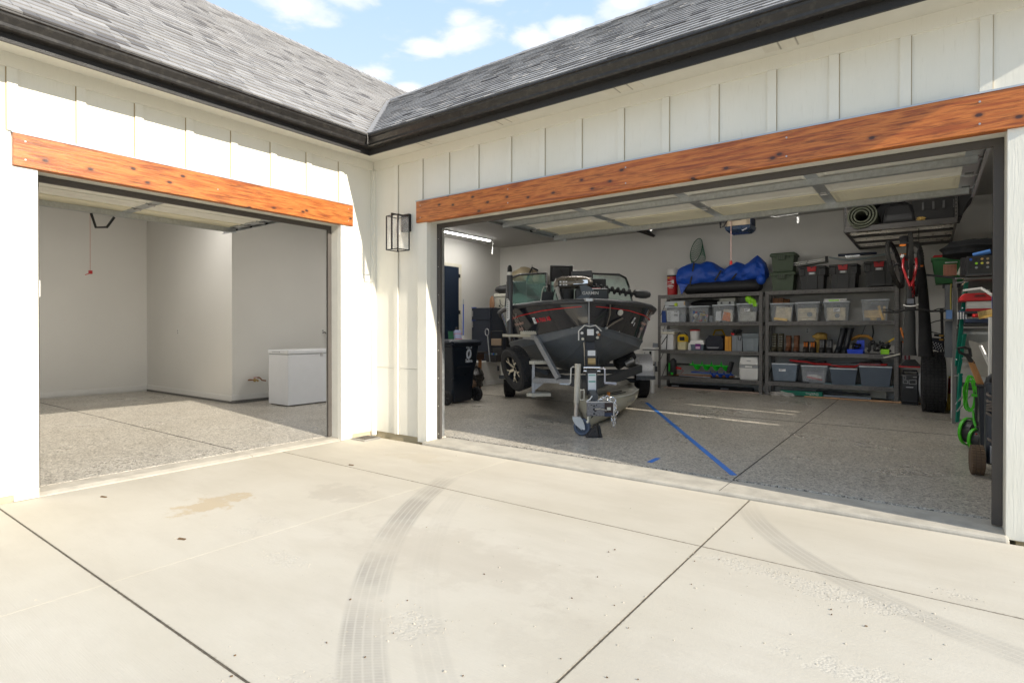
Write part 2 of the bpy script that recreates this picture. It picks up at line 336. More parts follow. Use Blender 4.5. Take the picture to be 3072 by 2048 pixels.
def shingle_mat():
    m, t, b, co = base('asphalt_shingle')
    at = N(t, 'ShaderNodeAttribute', attribute_name='tone'); n = N(t, 'ShaderNodeTexNoise', {'Vector': co, 'Scale': 160, 'Detail': 3, 'Roughness': .8})
    st = N(t, 'ShaderNodeTexNoise', {'Vector': co, 'Scale': 1.1, 'Detail': 5})
    c = ramp(t, at.outputs['Fac'], [(0, (.12, .113, .11)), (.2, (.215, .206, .20)), (.55, (.285, .276, .266)), (1, (.345, .336, .328))])
    c = mix(t, ramp(t, n.outputs[0], [(.35, .35), (.6, 0)]), c, (.05, .045, .045))
    c = mix(t, ramp(t, st.outputs[0], [(.5, 0), (.8, .22)]), c, (.24, .20, .165))
    t.links.new(c, b.inputs['Base Color']); b.inputs['Roughness'].default_value = .8; bump(t, b, n.outputs[0], .5, .004); return m
SHINGLE = shingle_mat()
def wood_mat(axis, c0, c1, c2, knots=True, scale=1, rough=.35, name='stained_cedar'):
    m, t, b, co = base(name)
    sc = {'x': (.55, 9, 9), 'y': (9, .55, 9), 'z': (9, 9, .55)}[axis]
    mp = N(t, 'ShaderNodeMapping', {'Vector': co, 'Scale': tuple(q * scale for q in sc)})
    sp = N(t, 'ShaderNodeSeparateXYZ', {0: co}); la, lz = ((0, 2), (1, 2), (2, 0))['xyz'.index(axis)]
    kp = N(t, 'ShaderNodeCombineXYZ', {0: math_(t, 'MULTIPLY', sp.outputs[la], 3.6), 1: math_(t, 'MULTIPLY', sp.outputs[lz], 6.2)})
    v = N(t, 'ShaderNodeTexVoronoi', {'Vector': kp.outputs[0], 'Scale': 1.0, 'Randomness': 1}, voronoi_dimensions='2D'); kd = v.outputs['Distance']
    near = ramp(t, kd, [(.0, 1), (.5, 0)])
    n = N(t, 'ShaderNodeTexNoise', {'Vector': mp.outputs[0], 'Scale': 2.2, 'Detail': 8, 'Roughness': .62, 'Distortion': .5})
    g = math_(t, 'ADD', n.outputs[0], math_(t, 'MULTIPLY', near, .07 if knots else 0))
    fine = N(t, 'ShaderNodeTexNoise', {'Vector': mp.outputs[0], 'Scale': 9, 'Detail': 6, 'Roughness': .7})
    c = ramp(t, g, [(.30, c2), (.42, c1), (.52, c0), (.60, c1), (.74, c2)])
    c = mix(t, ramp(t, fine.outputs[0], [(.36, .85), (.50, 0)]), c, tuple(q * .42 for q in c1))
    if knots:
        w = N(t, 'ShaderNodeTexNoise', {'Vector': co, 'Scale': 16, 'Detail': 4}).outputs[0]
        has = math_(t, 'GREATER_THAN', N(t, 'ShaderNodeSeparateColor', {0: v.outputs['Color']}).outputs[2], .28)
        k = ramp(t, math_(t, 'ADD', kd, math_(t, 'MULTIPLY', math_(t, 'SUBTRACT', w, .5), .06)), [(.035, 1), (.06, .9), (.085, .4), (.16, 0)])
        c = mix(t, math_(t, 'MULTIPLY', k, has), c, (.055, .018, .012))
    t.links.new(c, b.inputs['Base Color']); b.inputs['Roughness'].default_value = rough
    bump(t, b, fine.outputs[0], .45, .006); return m
CEDAR_X = wood_mat('x', (.54, .17, .032), (.37, .09, .014), (.17, .034, .007)); CEDAR_Y = wood_mat('y', (.46, .16, .036), (.32, .085, .017), (.15, .034, .009))
PINE = wood_mat('x', (.60, .42, .20), (.50, .32, .14), (.40, .24, .10), False, 1.5, .6, 'pine'); OAK = wood_mat('z', (.40, .17, .05), (.30, .11, .03), (.2, .07, .02), False, 1, .4, 'oak')
def emit(c, s):
    m, t, b, co = base('lit_tube'); b.inputs['Emission Color'].default_value = (*c, 1); b.inputs['Emission Strength'].default_value = s; b.inputs['Base Color'].default_value = (.8, .8, .8, 1); return m
# ---------------------------------------------------------------- ground, driveway
g = MB().box(-80, 160, -160, 120, -.4, -.07)
struct('ground', g, pm((.20, .19, .12), .95, var=.25, scale=.4))
drive = thing('driveway', '', 'x'); del drive['label'], drive['category']; drive['kind'] = 'structure'
BED = pm((.085, .07, .05), .95, var=.5, scale=25)
part('joint_bed', MB().box(.01, 16.9, -17.9, -.115, -.06, -.002), BED, drive)
xs = [(-.0, 0), (2.372, .003), (4.84, .012), (7.3, .012), (9.8, .012), (12.4, .012), (17, 0)]
ys = [(-18, 0), (-15, .012), (-12.2, .012), (-8.85, .012), (-6.35, .012), (-3.85, .013), (-1.352, .008), (-.112, 0)]
for (xa, ga), (xb, gb) in zip(xs, xs[1:]):
    for (ya, ha), (yb, hb) in zip(ys, ys[1:]):
        part('concrete_slab', MB().box(xa + ga / 2, xb - gb / 2, ya + ha / 2, yb - hb / 2, -.06, 0), CONC, drive)
part('concrete_slab', MB().box(-.0, -8, -18, -4.7, -.06, -.002), CONC, drive)
# fine loose stones left where the surface has scaled
mb = MB()
def stones(cx, cy, sx, sy, n, r0, r1):
    for _ in range(n):
        x, y, r = random.gauss(cx, sx), random.gauss(cy, sy), random.uniform(r0, r1)
        if x < .2 or y > -.2: continue
        k = random.random() * 6
        mb.loft([[(x + r * math.cos(k + a) * q, y + r * math.sin(k + a * 1.0) * q * .8, z * r) for a in (0, 1.2, 2.5, 3.8, 5.1)] for q, z in ((1, 0), (.95, .5), (.4, .8))])
for a in ((4.06, -3.15, .11, .09, 90), (2.85, -3.08, .12, .05, 30), (5.2, -1.5, .24, .05, 90), (5.6, -1.6, .2, .08, 80), (5.85, -1.65, .14, .07, 40), (4.35, -3.75, .3, .12, 70), (6.15, -1.23, .06, .03, 18)): stones(*a, .0012, .0048)
stones(4.2, -2.4, 1.2, .9, 60, .002, .008); stones(5.4, -2.3, .6, .4, 45, .0015, .006)
o = part('loose_gravel', mb, pm((.42, .38, .31), .9, var=.3, scale=40), None); o['kind'] = 'stuff'
mb = MB()
for i in range(34):
    x, y = random.uniform(3.6, 6.2), random.uniform(-3.9, -1.5); L = random.uniform(.005, .012); k = random.random() * 3.1
    mb.obox((x, y, .004), (L, L * .45, .004), (random.uniform(-.3, .3), random.uniform(-.2, .2), k))
for x, y in ((1.2, -1.3), (.45, -3.25), (2.0, -3.3)): mb.obox((x, y, .005), (.05, .018, .005), (.1, .1, .5))
o = part('leaf_litter', mb, pm((.11, .065, .03), .9, var=.3, scale=30), None); o['kind'] = 'stuff'
# ---------------------------------------------------------------- garage floor, inner walls, ceiling
mb = MB(); mb.box(-8.2, -.26, -4.6, .36, -.05, .034)
struct('floor', mb, EPOXY)
fl = struct('floor', MB().box(-4.44, 6.95, .36, 8.55, -.05, .034), EPOXY)
part('floor', MB().box(-.26, 0.99, .05, .36, -.05, .034), EPOXY, fl)
JT = pm((.02, .02, .02), .8)
part('control_joint', MB().box(4.583, 4.591, .36, 8.5, .02, .0375), JT, fl)
part('control_joint', MB().box(-8.1, -.4, -1.72, -1.712, .02, .0375), JT, fl)
part('control_joint', MB().box(-4.4, 6.9, 4.30, 4.307, .02, .0372), JT, fl)
LIP = plain_concrete((.47, .43, .36)); LIP3 = plain_concrete((.43, .40, .34))
sill = thing('door_sill', '', 'x'); del sill['label'], sill['category']; sill['kind'] = 'structure'
part('sill_joint', MB().box(4.585, 4.590, -.09, .335, .0, .0318), JT, sill)
part('sill_slab', MB().box(1.01, 6.46, -.108, .335, -.05, .031), LIP3, sill, bev=.02)
part('sill_slab', MB().prism([(-.285, -.05), (-.285, .031), (-.06, .026), (.010, .006), (.010, -.05)], 'y', -1.70, -.53), LIP, sill, bev=.008)
part('sill_slab', MB().prism([(-.285, -.05), (-.285, .031), (-.06, .026), (.010, .006), (.010, -.05)], 'y', -3.6, -1.703), LIP, sill, bev=.008)
def wall(mb): return struct('wall', mb, WALLP)
T = .16
wall(MB().box(-8.36, -8.2, -4.76, .52, -.05, 4)); wl = wall(MB().box(-8.2, -4.44 - T, .36, .52, -.05, 4)); wc = wall(MB().box(-4.44 - T, -4.44, .36, 8.71, -.05, 4))
wb = wall(MB().box(-4.44, 6.95, 8.55, 8.71, -.05, 4)); wall(MB().box(-8.2, -.21, -4.76, -4.6, -.05, 4))
WIN = [(3.41, 3.53), (4.70, 4.775), (5.07, 5.15)]
mb = MB().box(6.95, 7.0, .0, 3.2, -.05, 4).box(6.95, 7.0, 5.4, 8.71, -.05, 4).box(6.95, 7.0, 3.2, 5.4, -.05, 1.25).box(6.95, 7.0, 3.2, 5.4, 2.75, 4)
wr = wall(mb)
mb = MB().box(-.21, -.045, -4.76, -3.60, -.05, 4).box(-.21, -.045, -3.60, -.52, 2.77, 4).box(-.21, -.045, -.52, .0, .03, 4)
mb.box(-.21, 1.0, .045, .20, .03, 4).box(1.0, 6.47, .045, .20, 2.77, 4).box(6.47, 6.95, .045, .20, .03, 4); wall(mb)
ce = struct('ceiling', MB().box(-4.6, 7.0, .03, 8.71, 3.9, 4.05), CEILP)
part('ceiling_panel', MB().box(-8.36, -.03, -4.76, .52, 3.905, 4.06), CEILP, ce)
BBW = pm((.70, .69, .66), .45, var=.04)
def baseboard(parent, *b): part('baseboard', MB().box(*b), BBW, parent, bev=.006)
baseboard(bpy.data.objects['wall'], -8.2, -8.185, -4.6, .345, .06, .165); baseboard(wl, -8.2, -4.44, .345, .36, .075, .18)
baseboard(wc, -4.44, -4.425, .345, 5.5, .09, .195); baseboard(wb, -4.44, 6.95, 8.535, 8.55, .05, .15)
STEM = pm((.16, .155, .145), .8, var=.4, scale=60)
part('stem_wall', MB().box(-8.2, -4.42, .350, .365, .03, .075).box(-4.445, -4.43, .345, 5.5, .03, .09), STEM, wl)
def outlet(wl_, x, y, z, ax):
    if ax == 'y': a = MB().box(x - .036, x + .036, y - .006, y, z - .058, z + .058); b = [MB().box(x - .017, x + .017, y - .009, y - .005, z + d - .016, z + d + .016) for d in (-.024, .024)]
    else: a = MB().box(x, x + .006, y - .036, y + .036, z - .058, z + .058); b = [MB().box(x + .005, x + .009, y - .017, y + .017, z + d - .016, z + d + .016) for d in (-.024, .024)]
    p = part('outlet', a, pm((.74, .73, .70), .4, var=.03), wl_, bev=.002)
    for q in b: part('socket', q, pm((.30, .29, .27), .4), p)
outlet(wl, -6.66, .36, 1.372, 'y'); outlet(wc, -4.44, 2.32, 1.375, 'x'); outlet(wb, 3.92, 8.55, 1.40, 'y')
# blind window in the right-hand side wall: sun through its gaps makes the bright bars on the floor
wn = thing('side_window', 'window with closed vertical blinds in the right side wall of the garage', 'window', (6.95, 4.3, 1.25))
part('window_frame', MB().box(6.93, 7.01, 3.2, 3.25, 1.25, 2.75).box(6.93, 7.01, 5.35, 5.4, 1.25, 2.75).box(6.93, 7.01, 3.25, 5.35, 1.25, 1.3).box(6.93, 7.01, 3.25, 5.35, 2.7, 2.75), WHT, wn)
ed = [3.25] + [q for w in WIN for q in w] + [5.35]
for a, b in zip(ed[::2], ed[1::2]): part('blind_slat', MB().box(6.955, 6.962, a, b, 1.3, 2.7), CREAM, wn)
# ---------------------------------------------------------------- the two wings
E = .38; ZS = 3.65; FB = 3.588
BRZ = pm((.030, .028, .027), .34, .35, .15, 9, dirt=.12); FAS = pm((.020, .019, .019), .55, bmp=.5, bscale=90); SEAL = pm((.060, .052, .045), .6)
def wing(tag_, label, lx):
    return thing('garage_wing', label, 'building', tag_)
wL = wing((-.1, -2.2, 0), 'white board and batten garage wing with the single door, grey shingle roof', 0)
wR = wing((3.9, .1, 0), 'white board and batten garage wing with the wide double door, grey shingle roof', 0)
def pan(w, *b):
    if b[4] < 1:
        part('siding_panel', MB().box(*b[:5], .908), SIDING, w); b = b[:4] + (.912,) + b[5:]
    part('siding_panel', MB().box(*b), SIDING, w)
bL = [-6.03, -5.57, -5.11, -4.65, -4.19, -3.733, -3.266, -2.812, -2.357, -1.902, -1.451, -.992, -.53, -.05]; hw = .034
for a, b in zip(bL, bL[1:]):
    lo = 3.02 if (a + b) / 2 > -3.73 and (a + b) / 2 < -.5 else .055
    pan(wL, -.044, 0, a + .001, b - .001, lo, 3.60)
    if lo > 1 and b > -.6: pass
pan(wL, -.044, -.001, -.529, -.381, .055, 3.02)
EDGE_SHADE = pm((.34, .26, .15), .9)  # tan strip on one batten edge: side shade and grime put into colour
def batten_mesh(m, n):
    me = m.mesh('batten'); me.materials.append(SIDING); me.materials.append(EDGE_SHADE)
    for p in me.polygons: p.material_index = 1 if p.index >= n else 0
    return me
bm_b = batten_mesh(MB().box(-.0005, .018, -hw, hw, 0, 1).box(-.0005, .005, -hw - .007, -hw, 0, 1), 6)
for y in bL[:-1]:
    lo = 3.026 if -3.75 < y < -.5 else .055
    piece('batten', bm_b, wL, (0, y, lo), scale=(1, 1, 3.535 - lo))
bR = [.03, .457, .906, 1.355, 1.813, 2.281, 2.721, 3.167, 3.629, 4.076, 4.519, 4.981, 5.428, 5.883, 6.335, 6.79, 7.02]
for a, b in zip(bR, bR[1:]):
    lo = 3.02 if .86 < (a + b) / 2 < 6.6 else .055
    pan(wR, a + .001, b - .001, 0, .044, lo, 3.60)
pan(wR, 6.53, 6.789, 0.001, .044, .055, 3.019)
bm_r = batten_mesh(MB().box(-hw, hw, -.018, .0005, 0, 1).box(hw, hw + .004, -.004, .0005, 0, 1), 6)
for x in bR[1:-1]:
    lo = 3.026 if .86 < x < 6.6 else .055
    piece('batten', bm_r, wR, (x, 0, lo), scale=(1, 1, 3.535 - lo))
part('corner_trim', MB().box(0, .035, -.05, -.019, 0.0, 3.535), SIDING, wL); part('corner_trim', MB().box(.0355, .055, -.036, 0, 0.0, 3.535), SIDING, wR)
part('frieze_board', MB().box(0.0005, .022, -6.2, -.024, 3.536, ZS), SIDING, wL); part('frieze_board', MB().box(.0225, 7.02, -.022, -.0005, 3.536, ZS), SIDING, wR)
TAN = pm((.46, .385, .255), .9, bmp=.06, scale=12)
part('stem_wall', MB().box(-.044, -.012, -6.2, -3.58, -.06, .054), TAN, wL); part('stem_wall', MB().box(-.0441, -.012, -.54, 0, -.06, .054), TAN, wL); part('stem_wall', MB().box(-.01, 1.0, .012, .044, -.06, .054), TAN, wR); part('stem_wall', MB().box(6.5, 7.02, .012, .044, -.06, .054), TAN, wR)
FL = pm((.42, .45, .49), .5, .3)
part('flashing', MB().box(-.001, .058, -3.745, -.375, 3.012, 3.0165).box(.0555, .058, -3.745, -.375, 3.004, 3.012), FL, wL); part('flashing', MB().box(.86, 6.62, -.058, .001, 3.012, 3.0165).box(.86, 6.62, -.058, -.0555, 3.004, 3.012), FL, wR)
bl = part('header_beam', MB().box(-.03, .053, -3.737, -.378, 2.741, 3.011), CEDAR_Y, wL, bev=.004)
br = part('header_beam', MB().box(.866, 6.63, -.053, .03, 2.741, 3.011), CEDAR_X, wR, bev=.004)
for y, z in ((-3.66, 2.95), (-3.66, 2.80), (-.45, 2.95), (-.45, 2.80), (-2.1, 2.87)): part('screw', MB().cyl((.052, y, z), (.056, y, z), .007, n=8), STEEL, bl)
for x in (.94, 2.3, 3.7, 5.1, 6.3):
    for z in (2.80, 2.95): part('screw', MB().cyl((x, -.052, z), (x, -.056, z), .007, n=8), STEEL, br)
P = .03
for a, b in ((-3.737, -3.574), (-.547, -.378)): part('door_post', MB().box(-.043, P, a, b, .004, 2.741), SIDING, wL, bev=.004)
for a, b in ((.866, 1.027), (6.444, 6.61)): part('door_post', MB().box(a, b, -P, .043, .004, 2.741), SIDING, wR, bev=.004)
JB = pm((.62, .60, .53), .5, var=.05)
part('door_jamb', MB().box(-.215, -.0435, -.547, -.515, .03, 2.77).box(-.215, -.0435, -3.605, -3.574, .03, 2.77).box(-.215, -.0305, -3.574, -.547, 2.741, 2.769), JB, wL)
part('door_jamb', MB().box(.995, 1.027, .0435, .205, .03, 2.77).box(6.444, 6.475, .0435, .205, .03, 2.77).box(1.027, 6.444, .0305, .205, 2.741, 2.769), JB, wR)
part('weather_seal', MB().box(-.20, -.165, -3.573, -3.52, .04, 2.738).box(-.20, -.165, -.60, -.548, .04, 2.738).box(-.2005, -.1655, -3.573, -.548, 2.685, 2.739), SEAL, wL, bev=.004)
part('weather_seal', MB().box(1.028, 1.085, .15, .185, .04, 2.738).box(6.385, 6.443, .15, .185, .04, 2.738).box(1.028, 6.443, .1495, .1855, 2.685, 2.739), SEAL, wR, bev=.004)
for k, z in enumerate((.1, .45, .8, 1.15, 1.5, 1.85, 2.2, 2.55)):
    part('nail', MB().cyl((1.056, .151, z), (1.056, .147, z), .006, n=6), CHROME, wR)
# soffit, fascia, gutter
part('soffit', MB().box(.0005, E - .012, -6.4, -E + .004, ZS, ZS + .012), JB, wL); sf = part('soffit', MB().box(.0005, 7.4, -E + .012, -.0005, ZS + .0002, ZS + .0122), JB, wR)
SV = pm((.36, .34, .29), .6)
for i, x in enumerate((.95, 2.15, 3.55, 4.95, 6.35)):
    v = MB()
    for j in range(3): v.box(x + j * .125, x + j * .125 + .11, -.30, -.10, ZS - .0025, ZS + .001)
    vv = part('soffit_vent', v, pm((.60, .57, .49), .6), sf)
    s = MB()
    for j in range(2): s.box(x + j * .125 + .113, x + j * .125 + .1225, -.30, -.10, ZS - .0035, ZS)
    part('vent_slot', s, SV, vv)
part('fascia', MB().box(E - .012, E + .008, -6.4, -E - .008, FB, 3.80), FAS, wL); part('fascia', MB().box(E - .012, 7.4, -E - .008, -E + .012, FB + .0005, 3.80), FAS, wR)
def gut(o): return [(o + .002, 3.768), (o + .002, 3.655), (o + .085, 3.655), (o + .095, 3.668), (o + .098, 3.69), (o + .130, 3.735), (o + .134, 3.752), (o + .152, 3.758), (o + .152, 3.772), (o + .132, 3.770), (o + .126, 3.757), (o + .094, 3.695), (o + .088, 3.666), (o + .006, 3.663), (o + .006, 3.768)]
o = E + .008; gp = gut(o)
mb = MB(); mb.loft([[(p[0], -6.4, p[1]) for p in gp], [(p[0], -p[0], p[1]) for p in gp]]); part('gutter', mb, BRZ, wL)
mb = MB(); mb.loft([[(p[0], -p[0], p[1]) for p in gp], [(7.4, -p[0], p[1]) for p in gp]]); gr = part('gutter', mb, BRZ, wR)
part('corner_joint', MB().box(o + .132, o + .158, -o - .158, -o - .132, 3.655, 3.776), BRZ, gr, bev=.003)
part('end_cap', MB().box(o + .004, o + .148, -6.405, -6.4, 3.655, 3.76), BRZ, wL)
# roofs: a deck with every shingle tab laid on it
SL = .72; EX = .143; SQ = math.sqrt(1 + SL * SL); Z0 = 3.797; XE = .49
deck = pm((.05, .045, .042), .9)
rfL = MB().loft([[(XE, y, Z0 - .012), (-4.1, y, Z0 - .012 + SL * (XE + 4.1)), (-8.8, y, 3.78), (-8.8, y, 3.70), (-4.1, y, Z0 - .1 + SL * (XE + 4.1)), (XE - .05, y, Z0 - .055)] for y in (-7.5, 9.6)])
roofL = part('roof', rfL, deck, wL)
yr = 2.2; zr = Z0 - .012 + SL * (XE + yr)
rfR = MB().loft([[(x, -XE, Z0 - .012), (x if x > 0 else -yr, yr, zr), (x, 9.1, 4.15), (x, 9.1, 4.05), (x if x > 0 else -yr, yr, zr - .09), (x, -XE + .05, Z0 - .055)] for x in (XE, 7.45)])
roofR = part('roof', rfR, deck, wR)
part('rake_board', MB().add([(7.4, -.4, 3.6), (7.4, yr, zr - .2), (7.4, 8.9, 3.85), (7.4, 8.9, 3.6), (7.44, -.4, 3.6), (7.44, yr, zr - .2), (7.44, 8.9, 3.85), (7.44, 8.9, 3.6)], [(0, 1, 2, 3), (4, 7, 6, 5), (0, 3, 7, 4), (0, 4, 5, 1), (1, 5, 6, 2), (2, 6, 7, 3)]), FAS, wR)
part('gable_siding', MB().prism([(.045, -.06), (8.71, -.06), (8.71, 3.8), (2.2, zr - .25), (.045, 3.75)], 'x', 7.003, 7.018) if 0 else MB().box(7.003, 7.018, .0, 3.2, .05, 3.9).box(7.003, 7.018, 5.4, 8.7, .05, 3.9).box(7.003, 7.018, 3.2, 5.4, .05, 1.25).box(7.003, 7.018, 3.2, 5.4, 2.75, 3.9), SIDING, wR)
ridge = MB()
def shingles(roof, parent, rows, limits, toworld, cap):
    L = []
    for r in range(rows):
        a0, a1 = limits(r); a = a0 - random.random() * .2
        while a < a1:
            w = random.choice((.10, .14, .17, .21, .26, .31)) * random.uniform(.9, 1.1)
            b = min(a + w, a1); s0 = max(a, a0)
            if b - s0 > .02: L.append((r, s0, b, min(4, max(0, int(random.gauss(2.3, .9))))))
            a += w
    cp = Vector(cam.location)
    def score(q):
        p = toworld((q[1] + q[2]) / 2, (q[0] + .5) * EX, 0); d = p - cp
        f = d @ Vector((-.594, .805, 0)); s = d @ Vector((.805, .594, 0))
        return (d.length if f > .5 and abs(s / f) < .93 and d.z / f < .62 else d.length + 100)
    L.sort(key=score)
    ms = []
    for k in range(5):
        m = MB().add([(0, -.008, .0), (1, -.008, .0), (1, EX * 1.03, 0), (0, EX * 1.03, 0), (0, -.008, .014), (1, -.008, .014), (1, EX * 1.03, .003), (0, EX * 1.03, .004)],
                     [(0, 3, 2, 1), (4, 5, 6, 7), (0, 1, 5, 4), (1, 2, 6, 5), (2, 3, 7, 6), (3, 0, 4, 7)]).mesh('shingle', tone=k / 4.0)
        m.materials.append(SHINGLE); ms.append(m)
    rest = MB(); tones = []
    for i, (r, a, b, k) in enumerate(L):
        lift = random.choice((0, 0, .001, .003))
        if i < 300:
            o = bpy.data.objects.new('shingle', ms[k]); COL.objects.link(o); o.parent = roof
            o.matrix_local = Matrix.Translation(-OFF[roof.name]) @ toworld(a, r * EX, lift, True) @ Matrix.Diagonal((b - a - .003, 1, 1 + lift * 40, 1))
        else:
            h = .014 + lift; e = .0015
            q = [(a + e, r * EX - .008, .0), (b - e, r * EX - .008, .0), (b - e, r * EX + EX * 1.02, 0), (a + e, r * EX + EX * 1.02, 0)]
            q += [(x, y, h if j < 2 else .004) for j, (x, y, z) in enumerate(q)]
            rest.add([toworld(*p) for p in q], [(4, 5, 6, 7), (0, 1, 5, 4), (1, 2, 6, 5), (2, 3, 7, 6), (3, 0, 4, 7)]); tones += [k / 4.0 + random.uniform(-.08, .08)] * 5
    part('shingle_field', rest, SHINGLE, roof, tone=tones, kind='stuff')
def tw(org, u, v):
    u = Vector(u).normalized(); v = Vector(v).normalized(); n = u.cross(v); org = Vector(org)
    M = Matrix((( u.x, v.x, n.x, org.x), (u.y, v.y, n.y, org.y), (u.z, v.z, n.z, org.z), (0, 0, 0, 1)))
    def f(a, s, h, mat=False):
        return M @ Matrix.Translation((a, s, h)) if mat else M @ Vector((a, s, h))
    return f
def limL(r):
    x = XE - r * EX / SQ
    return (-7.5, -x + .02 if x > -yr else 5.2)
shingles(roofL, wL, 39, limL, tw((XE, 0, Z0), (0, 1, 0), (-1, 0, SL)), 300)
def limR(r):
    y = -XE + r * EX / SQ
    return (-y - .01, 7.45)
shingles(roofR, wR, 23, limR, tw((0, -XE, Z0), (1, 0, 0), (0, 1, SL)), 300)
def caps(roof, p0, p1, down):
    n = int((p1 - p0).length / .16); d = (p1 - p0) / n; t = d.normalized()
    for i in range(n):
        a = p0 + d * i; b = a + d * 1.12; s = Vector(down); s2 = Vector((-s.x, -s.y, s.z))
        m = MB(); h = Vector((0, 0, .022)); l = Vector((0, 0, .008))
        m.add([a + s * .13 + l, a + h + l, a + s2 * .13 + l, b + s * .13, b + h, b + s2 * .13], [(0, 1, 4, 3), (1, 2, 5, 4), (0, 2, 1)])
        part('ridge_cap', m, SHINGLE, roof, tone=random.choice((.3, .5, .7)))
caps(roofR, Vector((-yr + .05, yr, zr + .012)), Vector((7.45, yr, zr + .012)), (0, -1, -SL))
caps(roofL, Vector((-4.1, -7.4, Z0 + SL * (XE + 4.1))), Vector((-4.1, 5.2, Z0 + SL * (XE + 4.1))), (1, 0, -SL))
vm = MB()
for i in range(26):
    s = i * .10; x = XE - s; z = Z0 + SL * s + .014
    if x < -yr: break
    vm.add([(x, -x - .035, z), (x - .1, -x + .065, z + .072), (x - .1 + .05, -x + .1 + .05, z + .072 + .02), (x + .05, -x + .05, z + .02)], [(0, 1, 2, 3)])
part('valley_strip', vm, SHINGLE, roofL, tone=.35)
# small grille on the slab in the inside corner
gt = thing('floor_grate', 'small dark metal grate lying on the concrete in the inside corner', 'grate', (.18, -.29, 0))
part('frame', MB().box(.05, .31, -.41, -.395, 0, .02).box(.05, .31, -.165, -.15, 0, .02).box(.05, .065, -.395, -.165, 0, .02).box(.295, .31, -.395, -.165, 0, .02), STEEL, gt)
for i in range(9): part('grate_bar', MB().box(.07 + i * .025, .082 + i * .025, -.393, -.167, .004, .016), pm((.10, .085, .07), .5, .5), gt)
# lantern
LT = thing('wall_lantern', 'black framed glass lantern on the white wall between the two doors', 'lantern', (.65, 0, 2.4))
BR_ = pm((.02, .02, .021), .4, .5)
part('back_plate', MB().box(.587, .727, -.045, -.001, 2.655, 2.878), BR_, LT, bev=.003)
fr = MB(); z0, z1 = 2.408, 2.83; xa, xb, ya, yb = .555, .765, -.26, -.075
for x in (xa, xb):
    for y in (ya, yb): fr.box(x - .006, x + .006, y - .006, y + .006, z0, z1)
for z in (z0, z1):
    fr.box(xa, xb, ya - .0055, ya + .0055, z - .005, z + .005); fr.box(xa, xb, yb - .0055, yb + .0055, z - .005, z + .005)
    fr.box(xa - .0055, xa + .0055, ya, yb, z - .0052, z + .0052); fr.box(xb - .0055, xb + .0055, ya, yb, z - .0052, z + .0052)
part('frame', fr, BR_, LT)
part('arm', MB().box(.648, .668, -.27, -.04, 2.842, 2.858).box(.650, .666, -.272, -.256, z0, 2.842), BR_, LT)
gm = glassy((.85, .85, .82), .10, .03)
for b in ((xa + .006, xb - .006, ya - .001, ya + .001, z0, z1), (xa + .006, xb - .006, yb - .001, yb + .001, z0, z1), (xa - .001, xa + .001, ya + .006, yb - .006, z0, z1), (xb - .001, xb + .001, ya + .006, yb - .006, z0, z1)): part('glass_pane', MB().box(*b), gm, LT)
part('lamp_holder', MB().cyl((.66, -.165, 2.842), (.66, -.165, 2.74), .014).lathe((.66, -.165, 2.60), [(.002, 0), (.02, .02), (.024, .06), (.014, .13), (.013, .14)]), pm((.5, .5, .48), .2, .3), LT, smooth=True)
# ---------------------------------------------------------------- shop lights
TUBE = emit((1, .98, .94), 9); FIX = pm((.6, .6, .6), .4, .3)
def shop_light(x, y, along, L, watts, label, group):
    t = thing('shop_light', label, 'light', (x, y, 3.86), group=group)
    d = (.045, L / 2) if along == 'y' else (L / 2, .045)
    part('housing', MB().box(x - d[0], x + d[0], y - d[1], y + d[1], 3.868, 3.899), FIX, t)
    a, b = ((x, y - L / 2 + .03, 3.855), (x, y + L / 2 - .03, 3.855)) if along == 'y' else ((x - L / 2 + .03, y, 3.855), (x + L / 2 - .03, y, 3.855))
    part('tube', MB().cyl(a, b, .019, n=10), TUBE, t, smooth=True)
    l = bpy.data.lights.new('tube_light', 'AREA'); l.shape = 'RECTANGLE'; l.size = .08 if along == 'y' else L; l.size_y = L if along == 'y' else .08; l.energy = watts; l.color = (1, .965, .91)
    o = bpy.data.objects.new('tube_light', l); COL.objects.link(o); o.parent = t; o.location = (0, 0, -.035)
    return t
G = 'strip lights on the garage ceiling'
lt = shop_light(-3.68, 6.2, 'y', 1.85, 8, 'lit white strip light on the ceiling above the side door', G)
CW = pm((.72, .72, .70), .5)
part('pull_cord', MB().tube([(-3.66, 7.14, 3.88), (-3.62, 7.17, 3.8), (-3.66, 7.19, 3.7), (-3.63, 7.18, 3.62)], .006, 6).box(-3.655, -3.615, 7.16, 7.2, 3.50, 3.62), CW, lt)
for i, (x, y) in enumerate(((-1.2, 3.6), (1.6, 3.9), (4.6, 3.9), (-1.2, 1.6))):
    shop_light(x, y, 'x', 2.2, 14, ('lit white strip light across the ceiling beyond the trash cart', 'lit white strip light above the left half of the raised double door', 'lit white strip light above the right half of the raised double door', 'lit white strip light across the ceiling nearest the inside corner')[i], G)
for y in (-2.9, -1.0): shop_light(-4.6, y, 'y', 1.6, 11, 'added unseen strip light in the left garage, ' + ('left of' if y < -2 else 'nearer the freezer than') + ' the red pull cord', G)  # unseen strip lights, added to brighten the left garage walls
def cord(name, label, pts, plug):
    m = MB().tube(pts, .005, 6); x, y, z = plug; m.box(x - .016, x + .016, y - .016, y + .016, z - .10, z)
    solo(name, m, CW, label, 'cable', 'white cords hanging from the shop lights')
cord('hanging_cable', 'white light cord with a plug hanging below the raised door left of the opener', [(2.02, 4.6, 3.9), (2.03, 4.6, 3.6), (2.02, 4.6, 3.28)], (2.02, 4.6, 3.28))
